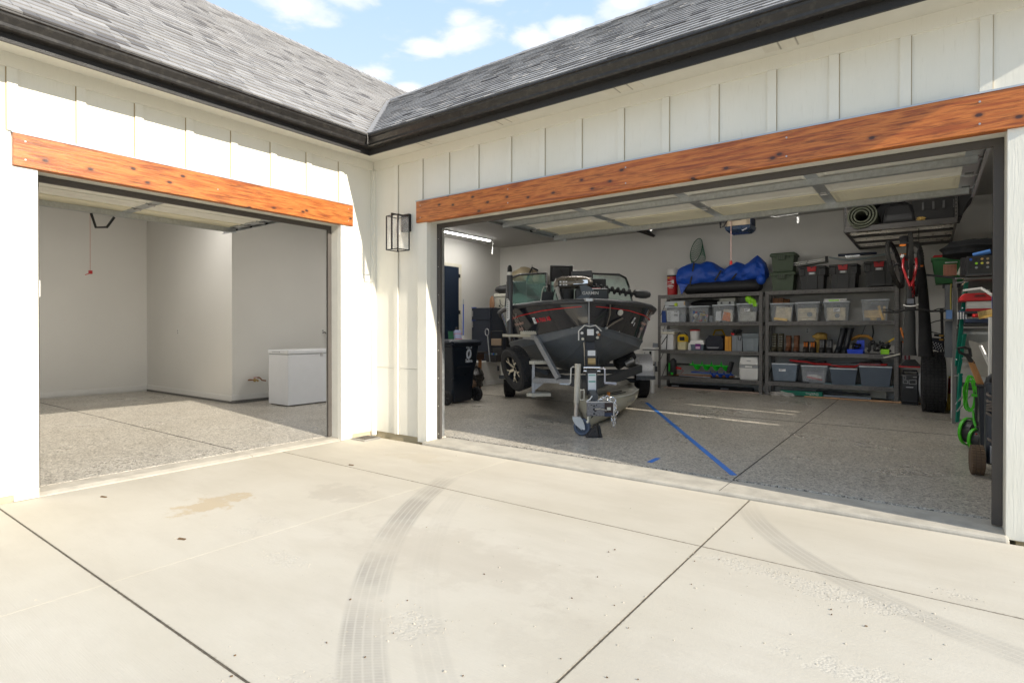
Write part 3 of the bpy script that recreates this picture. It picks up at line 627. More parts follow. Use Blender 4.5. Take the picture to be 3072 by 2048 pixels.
cord('hanging_cable', 'slack white light cord looped up to the door beside the overhead rack', [(3.65, 4.9, 3.35), (4.0, 4.95, 3.25), (4.32, 5.0, 3.27), (4.75, 5.0, 3.55), (4.9, 5.0, 3.9)], (4.33, 5.0, 3.22))
# ---------------------------------------------------------------- overhead doors
DOORW = pm((.80, .78, .70), .5, var=.05, scale=3); DOORP = pm((.76, .71, .54), .55, var=.06, scale=3); SLOT = pm((.01, .01, .01), .8)
def overhead_door(name, label, M, u0, u1, v0, sec, n, z, npan, loc, struts):
    D = thing(name, label, 'garage door', loc)
    def bx(mb, ua, ub, va, vb, za, zb):
        p = M(ua, va); q = M(ub, vb); return mb.box(p[0], q[0], p[1], q[1], za, zb)
    w = (u1 - u0) / npan
    for s in range(n):
        a, b = v0 + s * sec + .006, v0 + (s + 1) * sec - .006
        m = MB(); bx(m, u0, u1, a, b, z + .012, z + .045); sp = part('door_section', m, DOORW, D)
        for k in range(npan):
            ua, ub = u0 + k * w + .05, u0 + (k + 1) * w - .05; f = .055
            m = MB(); pts = [(ua, a + .03), (ub, a + .03), (ub, b - .03), (ua, b - .03)]
            def lp(i, h): return [(*M(pu + (i if pu == ua else -i), pv + (i if pv == a + .03 else -i)), h) for pu, pv in pts]
            m.loft([lp(0, z + .012), lp(0, z), lp(.03, z), lp(f, z + .0115), lp(f + .05, z + .0115), lp(f + .075, z + .005)], cap=False)
            ll = lp(f + .075, z + .005); m.add(ll, [(0, 1, 2, 3)])
            part('door_panel', m, DOORP if s >= n - 1 else DOORW, sp)
        for k in range(npan + 1):
            uc = u0 + k * w; uc = min(max(uc, u0 + .06), u1 - .06); ww = .055 if 0 < k < npan else .06
            m = MB(); bx(m, uc - ww, uc + ww, a + .004, b - .004, z - .006, z + .012)
            st = part('stile', m, GALV, sp)
            if k in (0, npan):
                for j in range(4):
                    m = MB(); bx(m, uc - .035, uc + .035, b - .12 + j * .022, b - .112 + j * .022, z - .0072, z - .005); part('slot', m, SLOT, sp)
            if s < n:
                m = MB(); bx(m, uc - .03, uc + .03, b - .05, b + .05, z - .014, z - .006); h0 = M(uc - .034, b + .004); h1 = M(uc + .034, b + .004)
                m.cyl((*h0, z - .016), (*h1, z - .016), .012, n=8); part('hinge', m, STEEL, sp)
    for v in struts:
        m = MB(); bx(m, u0 + .03, u1 - .03, v, v + .003, z - .075, z - .006); bx(m, u0 + .03, u1 - .03, v + .003, v + .018, z - .078, z - .075); bx(m, u0 + .03, u1 - .03, v + .05, v + .053, z - .075, z - .006)
        bx(m, u0 + .03, u1 - .03, v - .018, v, z - .078, z - .074); part('strut', m, GALV, D)
    for u, sg in ((u0 - .035, 1), (u1 + .035, -1)):
        m = MB(); ve = v0 + n * sec + .42
        bx(m, u - .002, u + .002, .42, ve, z - .03, z + .035); bx(m, u, u + sg * .028, .42, ve, z - .034, z - .03); bx(m, u, u + sg * .028, .42, ve, z + .035, z + .039)
        cur = []
        for i in range(9):
            t = R(90) * i / 8; cur.append((.235 + .42 * 0 + .20 * (1 - math.cos(t)), z - .20 + .20 * math.sin(t)))
        for (va, za), (vb, zb) in zip(cur, cur[1:]): m.bar((*M(u, va), za), (*M(u, vb), zb), .05, .028)
        p = M(u - .014, .21); q = M(u + .014, .26); m.box(p[0], q[0], p[1], q[1], .06, z - .20)
        tr = part('door_track', m, GALV, D)
        m = MB(); p = M(u, ve - .05); m.box(p[0] - .016, p[0] + .016, p[1] - .016, p[1] + .016, z + .04, 3.9); q = M(u, ve - .55); m.bar((p[0], p[1], 3.85), (q[0], q[1], z + .05), .03, .004); part('track_hanger', m, GALV, tr)
        for s in range(n + 1):
            c = M(u, v0 + s * sec + .02); c2 = M(u + sg * .02, v0 + s * sec + .02); m = MB().cyl((*c, z - .005), (*c2, z - .005), .024, n=12); part('roller', m, BLK, tr)
            e = M(u + sg * .13, v0 + s * sec + .02); m = MB().cyl((*c2, z - .005), (*e, z - .005), .006, n=6); bx(m, u + sg * .07, u + sg * .16, v0 + s * sec - .04, v0 + s * sec + .06, z - .02, z - .006); part('roller_bracket', m, GALV, tr)
    return D
overhead_door('double_garage_door', 'wide cream double garage door raised flat under the ceiling', lambda u, v: (u, v), 1.075, 6.40, .25, .652, 4, 2.95, 4, (3.7, 1.5, 2.9), (1.42, 2.79))
dl = overhead_door('single_garage_door', 'cream single garage door raised flat behind the left header beam', lambda u, v: (-v, u), -3.535, -.585, .40, .42, 5, 2.95, 2, (-1.5, -2, 2.9), (2.42,))
part('lift_handle', MB().tube([(-2.44, -2.45, 2.87), (-2.44, -2.40, 2.70), (-2.44, -2.28, 2.72), (-2.44, -2.20, 2.86)], .016, 8), BLK, dl, smooth=True)
# pull cord of the left garage, wall control
pc = thing('release_cord', 'thin red release cord with a red knob hanging in the left garage', 'cord', (-4, -1.985, 2.2))
PINK = pm((.55, .33, .28), .6)
part('rope', MB().cyl((-4, -1.988, 2.29), (-4, -1.985, 3.9), .0045, n=6), PINK, pc); part('knob', MB().obox((-4, -1.985, 2.265), (.04, .04, .05)).tube([(-4, -1.985, 2.25), (-4.0, -2.03, 2.23), (-4, -2.05, 2.22)], .006, 5), RED, pc)
wcb = thing('door_keypad', 'white opener control box on the left jamb of the single door', 'control box', (-.235, -3.5, 1.66))
part('box', MB().box(-.26, -.222, -3.60, -3.498, 1.69, 1.84), WHT, wcb, bev=.006); part('sensor_tail', MB().box(-.25, -.235, -3.545, -3.51, 1.655, 1.69), STEEL, wcb)
# chest freezer
fz = thing('chest_freezer', 'white chest freezer standing in the back corner of the left garage', 'freezer', (-3.53, 1.3, .034))
FW = pm((.74, .75, .77), .32, var=.015)
part('cabinet', MB().box(-3.85, -3.21, .735, 1.95, .05, .965), FW, fz, bev=.012); ld = part('lid', MB().box(-3.86, -3.195, .722, 1.963, .972, 1.045), FW, fz, bev=.014)
part('gasket', MB().box(-3.84, -3.215, .74, 1.945, .964, .973), GREY, fz); part('foot', MB().box(-3.82, -3.24, .77, 1.9, .034, .052), BLK, fz)
k = part('lock', MB().box(-3.208, -3.196, 1.40, 1.46, .92, .995), pm((.6, .6, .6), .3, .4), ld, bev=.006); part('badge', MB().box(-3.70, -3.45, .718, .723, 1.0, 1.014), pm((.5, .52, .55), .3, .5), ld)
solo('freezer_cable', MB().tube([(-4.43, 2.33, 1.36), (-4.40, 2.35, 1.36), (-4.38, 2.40, 1.30), (-4.36, 2.41, 1.15), (-4.30, 2.40, 1.0), (-4.2, 2.36, .9)], .011, 7), BLK, 'black power cord drooping from the wall outlet behind the freezer', 'cord', smooth=True)
COP = pm((.30, .14, .07), .4, .7); BRS = pm((.40, .30, .12), .35, .8)
gp_ = thing('gas_valve', 'capped copper and brass pipe stub low on the alcove wall', 'pipe', (-4.4, .75, .42))
part('pipe', MB().cyl((-4.44, .70, .46), (-4.36, .70, .46), .014).cyl((-4.37, .63, .46), (-4.37, .80, .455), .013), COP, gp_, smooth=True)
part('valve', MB().ball((-4.37, .76, .45), .03, .03, .035).cyl((-4.37, .80, .45), (-4.37, .83, .43), .018), BRS, gp_, smooth=True); part('lever', MB().obox((-4.35, .76, .50), (.012, .07, .012)), RED, gp_)
solo('pipe_stub', MB().tube([(-4.44, .86, .49), (-4.38, .86, .49), (-4.36, .87, .475), (-4.36, .90, .44), (-4.36, .98, .425)], .013, 8), COP, 'bare bent copper pipe stub beside the brass valve', 'pipe', smooth=True)
# opener
op = thing('door_opener', 'tan and dark blue garage door opener hanging from the ceiling', 'door opener', (3.28, 5.6, 3.1))
part('case', MB().prism([(3.06, 5.5), (3.13, 5.44), (3.43, 5.44), (3.49, 5.5), (3.49, 5.86), (3.06, 5.86)], 'z', 3.265, 3.43), pm((.46, .37, .26), .5), op, bev=.01)
part('lens', MB().loft([[(x, y, z) for x, y in ((3.28 - w, 5.44 - d), (3.28 + w, 5.44 - d), (3.28 + w, 5.86 + d), (3.28 - w, 5.86 + d))] for w, d, z in ((.155, -.07, 3.15), (.205, -.01, 3.2), (.222, .004, 3.262))]), pm((.01, .03, .075), .25), op)
part('lamp_cover', MB().box(3.434, 3.50, 5.49, 5.8, 3.27, 3.41), NAVY, op, bev=.01); part('sensor_window', MB().obox((3.40, 5.50, 3.185), (.09, .12, .012), (0, R(-24), 0)), pm((.45, .45, .5), .3), op)
part('name_plate', MB().box(3.20, 3.35, 5.436, 5.4395, 3.355, 3.378), BLK, op); part('plate_bar', MB().box(3.222, 3.342, 5.434, 5.4365, 3.363, 3.371), CREAM, op)
for x in (3.09, 3.46):
    m = MB().bar((x, 5.5, 3.42), (x, 5.5, 3.9), .03, .004); m.bar((x, 5.5, 3.55), (x, 5.85, 3.9), .025, .004); part('hanger_strap', m, STEEL, op)
m = MB().box(3.265, 3.295, .25, 5.5, 3.40, 3.43); part('rail', m, STEEL, op)
part('wiring', MB().tube([(3.03, 5.43, 3.44), (2.98, 5.42, 3.38), (2.99, 5.43, 3.25), (3.05, 5.45, 3.28), (3.12, 5.46, 3.42)], .012, 6).tube([(3.0, 5.43, 3.62), (3.0, 5.43, 3.3)], .01, 6), BLK, op)
pc = thing('release_cord', 'pale release cord with a red handle hanging from the door opener', 'cord', (3.177, 5.42, 2.55))
part('rope', MB().cyl((3.177, 5.42, 2.64), (3.177, 5.42, 3.42), .008, n=6), pm((.55, .36, .32), .6), pc); part('handle', MB().cyl((3.177, 5.42, 2.575), (3.177, 5.42, 2.645), .026, .022, n=10), RED, pc, smooth=True)
# masking tape on the floor
TAPE = pm((.02, .16, .56), .6, var=.15)
def tape(a, b, w, label):
    a, b = Vector(a), Vector(b); d = (b - a).normalized(); n = Vector((-d.y, d.x, 0)) * w / 2
    solo('floor_tape', MB().loft([[a - n + Vector((0, 0, h)), b - n + Vector((0, 0, h)), b + n + Vector((0, 0, h)), a + n + Vector((0, 0, h))] for h in (.0365, .0382)]), TAPE, label, 'tape', 'blue tape on the garage floor')
tape((1.72, 5.10, 0), (4.55, .50, 0), .062, 'long strip of blue masking tape running across the garage floor'); tape((3.70, .52, 0), (3.70, .76, 0), .055, 'short piece of blue masking tape near the door sill')
# ---------------------------------------------------------------- the two steel racks on the back wall
LEV = (.32, .945, 1.588, 2.235)
EMB = pm((.045, .043, .042), .6); LET = pm((.04, .04, .04), .6)
def rack(x0, x1, label):
    t = thing('storage_rack', label, 'shelf rack', ((x0 + x1) / 2, 8.17, .034), group='steel racks along the back wall')
    for x in (x0, x1 - .07):
        for y, f in ((7.87, 1), (8.43, -1)):
            m = MB().box(x, x + .07, y, y + .004 * 1, .034, 2.24) if f > 0 else MB().box(x, x + .07, y + .036, y + .04, .034, 2.24)
            m.box(x if x == x0 else x + .066, (x + .004) if x == x0 else x + .07, y, y + .04, .034, 2.24)
            u = part('upright', m, GRAPH, t)
            if f > 0:
                s = MB()
                for k in range(40):
                    z = .09 + k * .0545
                    for dx in (.022, .048):
                        q = .005 if k % 7 else .003
                        s.prism([(x + dx - q, z), (x + dx + q, z + .004), (x + dx + q * .7, z + .026), (x + dx - q, z + .022)], 'y', 7.8685, 7.8702)
                part('keyhole', s, EMB, u, kind='stuff')
    for x in (x0 + .01, x1 - .02):
        m = MB()
        for a, b in ((.1, .6), (.6, 1.1), (1.1, 1.65), (1.65, 2.15)): m.bar((x, 7.9, a), (x, 8.44, b), .012, .012)
        part('side_brace', m, GRAPH, t)
    for z in LEV:
        f = part('shelf_beam', MB().box(x0 + .071, x1 - .071, 7.862, 7.885, z - .082, z).box(x0 + .071, x1 - .071, 7.885, 7.91, z - .02, z), GRAPH, t, bev=.003)
        s = MB(); n = 12 if x0 > 2 else 13
        for k in range(n):
            x = x0 + .14 + k * .122; zc = z - .042
            s.prism([(x, zc - .018), (x + .03, zc - .015), (x + .028, zc + .02), (x + .024, zc + .02), (x + .024, zc - .008), (x + .004, zc - .008)], 'y', 7.8595, 7.8618)
        part('embossed_mark', s, EMB, f, kind='stuff')
        text('GLADIATOR', .066, LET, f, (x1 - .295, 7.8615, z - .043), FACE_Y, bold=.0008)
        part('rear_beam', MB().box(x0 + .071, x1 - .071, 8.44, 8.46, z - .082, z), GRAPH, t)
        part('deck', MB().box(x0 + .075, x1 - .075, 7.911, 8.439, z - .016, z - .003), pm((.05, .05, .05), .6), t)
    return t
rack(.83, 3.165, 'left dark steel storage rack, red jug and blue tarp on top')
rack(3.215, 5.57, 'right dark steel storage rack, black totes with red latches on top')
YF = 7.90
def B(*b): return MB().box(*b)
CLR = glassy((.62, .66, .70), .17, .12); CLRD = glassy((.20, .25, .31), .72, .2)
LIDW = pm((.66, .70, .74), .4, var=.03); STK = pm((.72, .73, .74), .6); INK = pm((.05, .05, .06), .6)
def clear_bin(label, x0, x1, z0, z1, group, mat=CLR, lid=LIDW, y=YF, d=.42, taper=.86, contents=(), sticker=None, name='clear_bin', handle=True):
    cx, w = (x0 + x1) / 2, x1 - x0
    t = thing(name, label, 'storage bin', (cx, y + d / 2, z0), group=group)
    cy = y + d / 2; zb = z1 - .035
    part('body', MB().tub(cx, cy, z0 + .002, zb, w * taper - .02, d * .9, w * .97, d * .98, .003), mat, t, bev=.006)
    part('lid', MB().box(x0, x1, y - .006, y + d + .006, z1 - .022, z1), lid, t, bev=.009); part('rim', MB().box(x0 + .008, x1 - .008, y + .001, y + d - .001, zb - .012, z1 - .021), mat, t)
    if handle: part('handle_panel', MB().prism([(cx - .07, zb - .01), (cx + .07, zb - .01), (cx + .06, zb - .075), (cx - .06, zb - .075)], 'y', y + .0, y + .012), mat, t)
    t.rotation_euler.z = R(random.uniform(-3.5, 3.5))
    for k, (b, m) in enumerate(contents): part('contents', b if isinstance(b, MB) else MB().box(*b), m, t)
    if sticker:
        sxx, sz, sw, sh = sticker; p = part('sticker', MB().box(sxx - sw / 2, sxx + sw / 2, y + .008, y + .0095, sz - sh / 2, sz + sh / 2), STK, t)
        s = MB()
        for k in range(3): s.box(sxx - sw * .4, sxx + sw * (.35 - .2 * k), y + .0065, y + .0082, sz + sh * (.25 - .25 * k) - .004, sz + sh * (.25 - .25 * k) + .004)
        part('print_mark', s, INK, p, kind='stuff')
    return t
def junk(x0, x1, y0, y1, z0, z1, n, cols, seed):
    rr = random.Random(seed); out = []
    for i in range(n):
        m = MB(); a = [rr.uniform(.02, .07) for _ in range(3)]
        m.obox((rr.uniform(x0 + .04, x1 - .04), rr.uniform(y0, y1), rr.uniform(z0 + .03, z1)), a, (rr.random() * 3, rr.random() * 3, rr.random() * 3)); out.append((m, cols[i % len(cols)]))
    return out
# top of the left rack
Z = 2.236
j = thing('drink_jug', 'red drink jug with a white lid on top of the left rack', 'jug', (1.10, 8.1, Z))
part('body', MB().lathe((1.10, 8.1, Z), [(.10, 0), (.118, .01), (.125, .40), (.12, .45)], 20, cap=True), RED, j, smooth=True); part('lid', MB().lathe((1.10, 8.1, Z + .47), [(.126, 0), (.136, .02), (.136, .13), (.12, .155)], 20, cap=True), WHT, j, smooth=True)
part('band', MB().lathe((1.10, 8.1, Z + .445), [(.128, 0), (.128, .03)], 20, cap=True), BLK, j); part('spigot', MB().box(.955, .985, 8.0, 8.03, Z + .28, Z + .31).cyl((1.15, 8.1, Z + .62), (1.15, 8.1, Z + .67), .02), WHT, j); part('tag', MB().box(1.02, 1.07, 7.982, 7.985, Z + .40, Z + .425), YEL, j)
s = MB()
for k, (a, b, z, h) in enumerate(((1.03, 1.09, .31, .012), (1.10, 1.115, .30, .04), (1.125, 1.15, .28, .075), (1.155, 1.18, .27, .085), (1.04, 1.14, .25, .012), (1.02, 1.17, .20, .028), (1.05, 1.15, .165, .01))): s.box(a, b, 7.975, 7.9795, Z + z, Z + z + h)
part('lettering', s, WHT, j, kind='stuff')
TARPM = pm((.012, .085, .50), .45, var=.14, scale=3, bmp=.35, bscale=14)
tp = thing('tarp', 'crumpled blue tarp bundle strapped on top of a black sled roll', 'tarp', (2.25, 8.15, 2.4))
prof = [(1.25, 2.86, 2.46), (1.32, 2.90, 2.41), (1.42, 2.95, 2.40), (1.6, 2.97, 2.40), (1.76, 2.955, 2.41), (1.9, 2.985, 2.43), (2.05, 2.96, 2.44), (2.2, 2.84, 2.45), (2.3, 2.78, 2.455), (2.42, 2.87, 2.455), (2.55, 2.93, 2.46), (2.68, 2.89, 2.465), (2.74, 2.86, 2.47), (2.85, 2.94, 2.48), (3.0, 3.04, 2.49), (3.08, 2.98, 2.495), (3.16, 2.88, 2.5), (3.2, 2.74, 2.56)]
lp = []
pr2 = []
for a, b in zip(prof, prof[1:]): pr2 += [tuple(p + (q - p) * k / 4 for p, q in zip(a, b)) for k in range(4)]
for i, (x, zt, zb) in enumerate(pr2):
    l = []
    for k in range(40):
        a = 2 * math.pi * k / 40; hz = (zt - zb) / 2; w = .21 + .012 * math.sin(i * .6) + .028 * (abs(math.sin(9 * x + 2.2 * a)) + abs(math.sin(5 * x - 3.1 * a + 1)) + .6 * abs(math.sin(17 * x + 5 * a)) - 1.3); hz *= 1 + .10 * (abs(math.sin(9 * x + 2.2 * a)) - .6)
        c = math.cos(a); s_ = math.sin(a); pw = abs(s_) ** .8 * (1 if s_ > 0 else -1)
        l.append((x, 8.15 - w * c * (1 - .35 * max(0, s_)), (zt + zb) / 2 + hz * pw ))
    lp.append(l)
part('bundle', MB().loft(lp), TARPM, tp, smooth=True)
part('flap', MB().add([(1.30, 7.93, 2.50), (1.52, 7.93, 2.46), (1.38, 7.92, 2.24), (1.30, 8.05, 2.5), (1.50, 8.05, 2.46), (1.38, 7.94, 2.24)], [(0, 2, 1), (3, 4, 5), (0, 3, 5, 2), (1, 2, 5, 4), (0, 1, 4, 3)]), TARPM, tp)
part('tail', MB().ball((3.10, 8.02, 2.50), .10, .10, .11), TARPM, tp, smooth=True)
for a, b in (((1.58, 2.42), (1.66, 2.95)), ((2.15, 2.52), (2.28, 2.74)), ((2.52, 2.53), (2.62, 2.66))):
    part('strap', MB().bar((a[0], 7.905, a[1]), (b[0], 7.97 if b[1] > 2.9 else 7.93, b[1]), .035, .012, (0, 1, 0)), BLK, tp)
sl = thing('sled', 'rolled black plastic sled lying under the blue tarp', 'sled', (2.25, 8.1, Z))
part('shell', MB().loft([[(x, 8.12 - w * math.cos(a), Z + .15 + h * math.sin(a)) for a in [2 * math.pi * k / 18 for k in range(18)]] for x, w, h in ((1.40, .10, .09), (1.44, .17, .135), (1.6, .20, .145), (2.9, .20, .15), (3.02, .17, .14), (3.09, .11, .1))]), BLK2, sl, smooth=True)
part('ridge', MB().bar((1.45, 7.925, Z + .165), (2.98, 7.925, Z + .18), .012, .016), BLK, sl); part('rim', MB().tube([(2.98, 7.95, Z + .2), (3.08, 8.0, Z + .14), (3.02, 7.97, Z + .05)], .014, 6), BLK, sl)
GRN = pm((.015, .10, .05), .5)
nt_ = thing('landing_net', 'dark green landing net standing behind the blue tarp', 'fishing net', (1.6, 8.35, 2.8))
hoop = [(1.58 + .125 * math.cos(a) + .075 * math.sin(a), 8.36, 3.30 + .27 * math.sin(a) - .02 * math.cos(a)) for a in [2 * math.pi * k / 26 for k in range(26)]]
part('hoop', MB().tube(hoop, .009, 6, True), GRN, nt_, smooth=True); part('handle', MB().cyl((1.53, 8.36, 3.03), (1.38, 8.36, 2.80), .012), BLK, nt_)
m = MB()
def np_(a, d): return Vector((1.58 + (.125 * math.cos(a) + .075 * math.sin(a)) * (1 + .1 * d) + .03 * d, 8.36 + .10 * d, 3.30 + (.27 * math.sin(a)) * (1 - .45 * d) - .26 * d))
for k in range(30):
    a = 2 * math.pi * k / 30
    for q in range(6): m.bar(np_(a, q / 6), np_(a + .10, (q + 1) / 6), .0032, .0032); m.bar(np_(a, q / 6), np_(a - .10, (q + 1) / 6), .0032, .0032)
    for q in range(1, 7): m.bar(np_(a, q / 6), np_(a + .21, q / 6), .0028, .0028)
for z in range(9): m.bar((1.46 + z * .004, 8.37, 3.1 + z * .05), (1.69, 8.37, 3.12 + z * .05), .0025, .0025)
part('mesh', m, pm((.02, .16, .09), .6), nt_, kind='stuff')
# row 3 left: clear bins
G1 = 'clear bins on the racks'
z = LEV[2]
cols = [pm((.6, .03, .03), .5), pm((.5, .38, .05), .5), pm((.05, .12, .35), .5), WHT, pm((.35, .22, .1), .6), NAVY]
clear_bin('clear bin with a printed sheet under the grey flat case, left rack', .98, 1.50, z, 1.965, G1, contents=[((1.03, 1.32, YF + .03, YF + .035, z + .02, z + .28), STK), ((1.3, 1.46, YF + .1, YF + .3, z + .02, z + .2), GREY)])
s = MB()
for k in range(5): s.box(1.06, 1.12, YF + .026, YF + .0295, z + .05 + k * .045, z + .06 + k * .045)
s.box(1.20, 1.29, YF + .026, YF + .0295, z + .15, z + .2).box(1.21, 1.24, YF + .026, YF + .0295, z + .235, z + .265).box(1.25, 1.28, YF + .026, YF + .0295, z + .235, z + .265)
solo('printed_sheet', s, pm((.14, .15, .13), .6), 'small grey print on the sheet inside the leftmost clear bin', 'print')
clear_bin('clear bin of red, yellow and blue fishing lures on the left rack', 1.55, 2.02, z, 1.962, G1, contents=junk(1.58, 1.96, YF + .03, YF + .2, z, z + .24, 34, cols, 3))
clear_bin('clear bin holding an orange pouch on the left rack', 2.09, 2.58, z, 1.975, G1, contents=[((2.16, 2.28, YF + .04, YF + .2, z + .03, z + .25), STK), (MB().obox((2.40, YF + .06, z + .12), (.17, .03, .19), (0, .2, 0)), ORANGE), (MB().obox((2.40, YF + .1, z + .18), (.2, .02, .2), (0, .2, 0)), CREAM), ((2.48, 2.52, YF + .04, YF + .2, z + .02, z + .2), CREAM)] + junk(2.14, 2.5, YF + .08, YF + .3, z, z + .1, 8, cols[3:], 5))
clear_bin('clear bin with white paper bags under a lime green rag on the left rack', 2.61, 3.05, z, 1.99, G1, contents=[((2.66, 3.0, YF + .04, YF + .34, z + .02, z + .22), pm((.5, .48, .42), .7)), ((2.68, 2.9, YF + .05, YF + .3, z + .22, z + .31), pm((.4, .38, .33), .7))], sticker=(2.83, z + .26, .11, .06))
gc = thing('flat_case', 'pale grey flat case on the leftmost clear bin', 'case', (1.25, 8.05, 1.967)); part('case', B(.99, 1.47, 7.91, 8.2, 1.967, 2.085), pm((.46, .49, .50), .4), gc, bev=.008); part('end_label', B(1.44, 1.472, 7.905, 7.912, 1.99, 2.07), PINE, gc); part('pry_bar', B(1.08, 1.3, 7.9, 7.908, 1.967, 1.985), BLK, gc)
solo('tennis_ball', MB().ball((1.26, 7.895, 2.005), .043), pm((.62, .80, .05), .8), 'yellow green ball in front of the grey flat case', 'ball', smooth=True)
gx = thing('organiser_box', 'grey tackle organisers stacked on the orange pouch bin', 'organiser', (2.38, 8.1, 1.977)); part('lower_box', B(2.2, 2.56, 7.93, 8.2, 1.977, 2.05), pm((.35, .37, .36), .4), gx, bev=.005); part('upper_box', B(2.24, 2.58, 7.95, 8.22, 2.053, 2.12), pm((.26, .26, .22), .4), gx, bev=.005)
for x in (2.27, 2.45): part('latch', B(x, x + .04, 7.924, 7.931, 1.99, 2.04), INK, gx)
rg = MB()
for bx_, by, bz, r, sd in ((2.86, 7.95, 2.09, .075, 1), (2.95, 7.93, 2.03, .07, 2), (3.0, 7.93, 1.96, .05, 3), (2.90, 7.92, 2.0, .04, 4)):
    rr = random.Random(sd); ph = [rr.random() * 6 for _ in range(3)]
    rg.ball((bx_, by, bz), r, r * .8, r, 14, 9, lambda d: 1 + .22 * math.sin(5 * d[0] + ph[0]) * math.sin(6 * d[2] + ph[1]) + .1 * math.sin(11 * d[1] + ph[2]))
solo('rag', rg, LIME, 'bunched lime green strap on the right end bin of the left rack', 'strap', smooth=True)
solo('book', B(.90, 1.0, 7.93, 8.2, z, 1.87), pm((.01, .05, .25), .5), 'dark blue box squeezed in at the left end of the rack', 'box', bev=.004)
solo('small_tray', MB().tub(2.06, 7.96, z, z + .14, .07, .1, .085, .12), CLR, 'small clear cup between the lure bin and the orange pouch bin', 'cup')
solo('paddle_bag', MB().ball((1.85, 8.28, 2.03), .38, .1, .09), BLK, 'black soft bag lying behind the clear bins on the left rack', 'bag', smooth=True)
# row 2 left
z = LEV[1]
c = thing('cooler', 'white cooler with black straps at the left end of the left rack', 'cooler', (1.04, 8.1, z)); part('body', B(.90, 1.20, 7.90, 8.3, z, 1.31), pm((.66, .66, .66), .4), c, bev=.02); part('lid', B(.89, 1.225, 7.89, 8.31, 1.315, 1.37), CREAM, c, bev=.012); part('strap', MB().bar((1.03, 7.895, z + .01), (1.05, 7.895, 1.31), .022, .006, (0, 1, 0)), BLK, c); part('strap', MB().bar((.91, 7.895, z + .13), (1.04, 7.895, z + .32), .02, .006, (0, 1, 0)), BLK, c); part('tray', MB().tub(1.05, 8.1, 1.371, 1.43, .26, .3, .30, .34), CLR, c)
b = thing('batteries_tub', 'yellow and cream sprayer bottle beside the white cooler', 'bottle', (1.37, 8.05, z)); part('lower_body', MB().lathe((1.37, 8.05, z), [(.12, 0), (.13, .01), (.13, .19)], 8, cap=True), pm((.62, .55, .33), .5), b, bev=.01); part('upper_body', MB().lathe((1.37, 8.05, z + .19), [(.132, 0), (.132, .11), (.10, .16), (.04, .18)], 8, cap=True), YEL, b); part('label', B(1.34, 1.45, 7.915, 7.93, z + .22, z + .31), BLK, b); part('carry_handle', MB().tube([(1.27, 8.0, z + .33), (1.3, 8.0, z + .41), (1.43, 8.0, z + .41), (1.5, 8.0, z + .34)], .011, 6), BLK, b)
b = thing('plastic_bucket', 'white bucket with a red lid standing on a clear case', 'bucket', (1.645, 8.08, z + .235)); part('pail', MB().lathe((1.645, 8.08, z + .235), [(.095, 0), (.1, .005), (.112, .21)], 20, cap=True), WHT, b, smooth=True); part('lid', MB().lathe((1.645, 8.08, z + .445), [(.117, 0), (.119, .025), (.10, .032)], 20, cap=True), RED, b, smooth=True)
b = thing('handle_case', 'clear case with a white lid and purple label under the white bucket', 'case', (1.74, 8.08, z)); part('body', MB().tub(1.74, 8.08, z, z + .14, .27, .28, .31, .32), CLRD, b); part('lid', MB().loft([[(1.74 + sx_ * w, 8.08 + sy_ * w, zz_) for sx_, sy_ in ((-1, -1), (1, -1), (1, 1), (-1, 1))] for w, zz_ in ((.165, z + .135), (.165, z + .16), (.145, z + .232))]), WHT, b); part('label', B(1.71, 1.83, 7.908, 7.925, z + .03, z + .15), pm((.16, .02, .18), .5), b); part('label_strip', B(1.72, 1.82, 7.905, 7.909, z + .035, z + .09), pm((.7, .45, .62), .5), b)
b = thing('spray_bottle', 'small white spray bottle in front of the purple label case', 'bottle', (1.57, 7.94, z)); part('body', MB().lathe((1.57, 7.94, z), [(.03, 0), (.038, .02), (.033, .12), (.014, .17)], 12, cap=True), WHT, b, smooth=True); part('nozzle', B(1.555, 1.595, 7.925, 7.955, z + .17, z + .205), BLK, b)
b = thing('soft_bag', 'navy soft sided tool bag with a pale stripe on the left rack', 'bag', (2.13, 8.1, z)); part('body', MB().loft([[(x, y, zz_) for x, y in ((1.94 + k, 7.91 + k), (2.33 - k, 7.91 + k), (2.33 - k, 8.3 - k), (1.94 + k, 8.3 - k))] for k, zz_ in ((.02, z), (0, z + .04), (.0, z + .25), (.04, z + .31), (.05, z + .345))]), pm((.014, .016, .026), .7, bmp=.3), b, bev=.015); part('stripe', MB().prism([(1.97, z + .085), (2.25, z + .085), (2.22, z + .05), (2.0, z + .05)], 'y', 7.905, 7.913), pm((.22, .22, .24), .5), b)
yh = thing('yellow_case', 'yellow handled case standing behind the navy tool bag', 'case', (2.1, 8.38, z)); part('case', B(1.97, 2.24, 8.32, 8.42, z, 1.30), YEL, yh); part('handle', MB().tube([(1.98, 8.36, 1.28), (2.02, 8.36, 1.40), (2.18, 8.36, 1.41), (2.24, 8.36, 1.29)], .02, 8), YEL, yh, smooth=True)
b = thing('orange_box', 'upright orange boxed book beside the navy bag', 'book', (2.43, 8.1, z)); part('block', B(2.37, 2.505, 7.91, 8.3, z, 1.27), pm((.62, .28, .03), .5), b, bev=.005); part('spine', B(2.452, 2.458, 7.905, 7.911, z + .01, 1.265), pm((.4, .15, .02), .5), b)
b = thing('speaker_box', 'dark grey square box with a cable heap on top', 'box', (2.63, 8.1, z)); part('block', B(2.525, 2.735, 7.905, 8.25, z, 1.285), GREY, b, bev=.006); part('groove', B(2.626, 2.632, 7.902, 7.906, z + .01, 1.27), EMB, b)
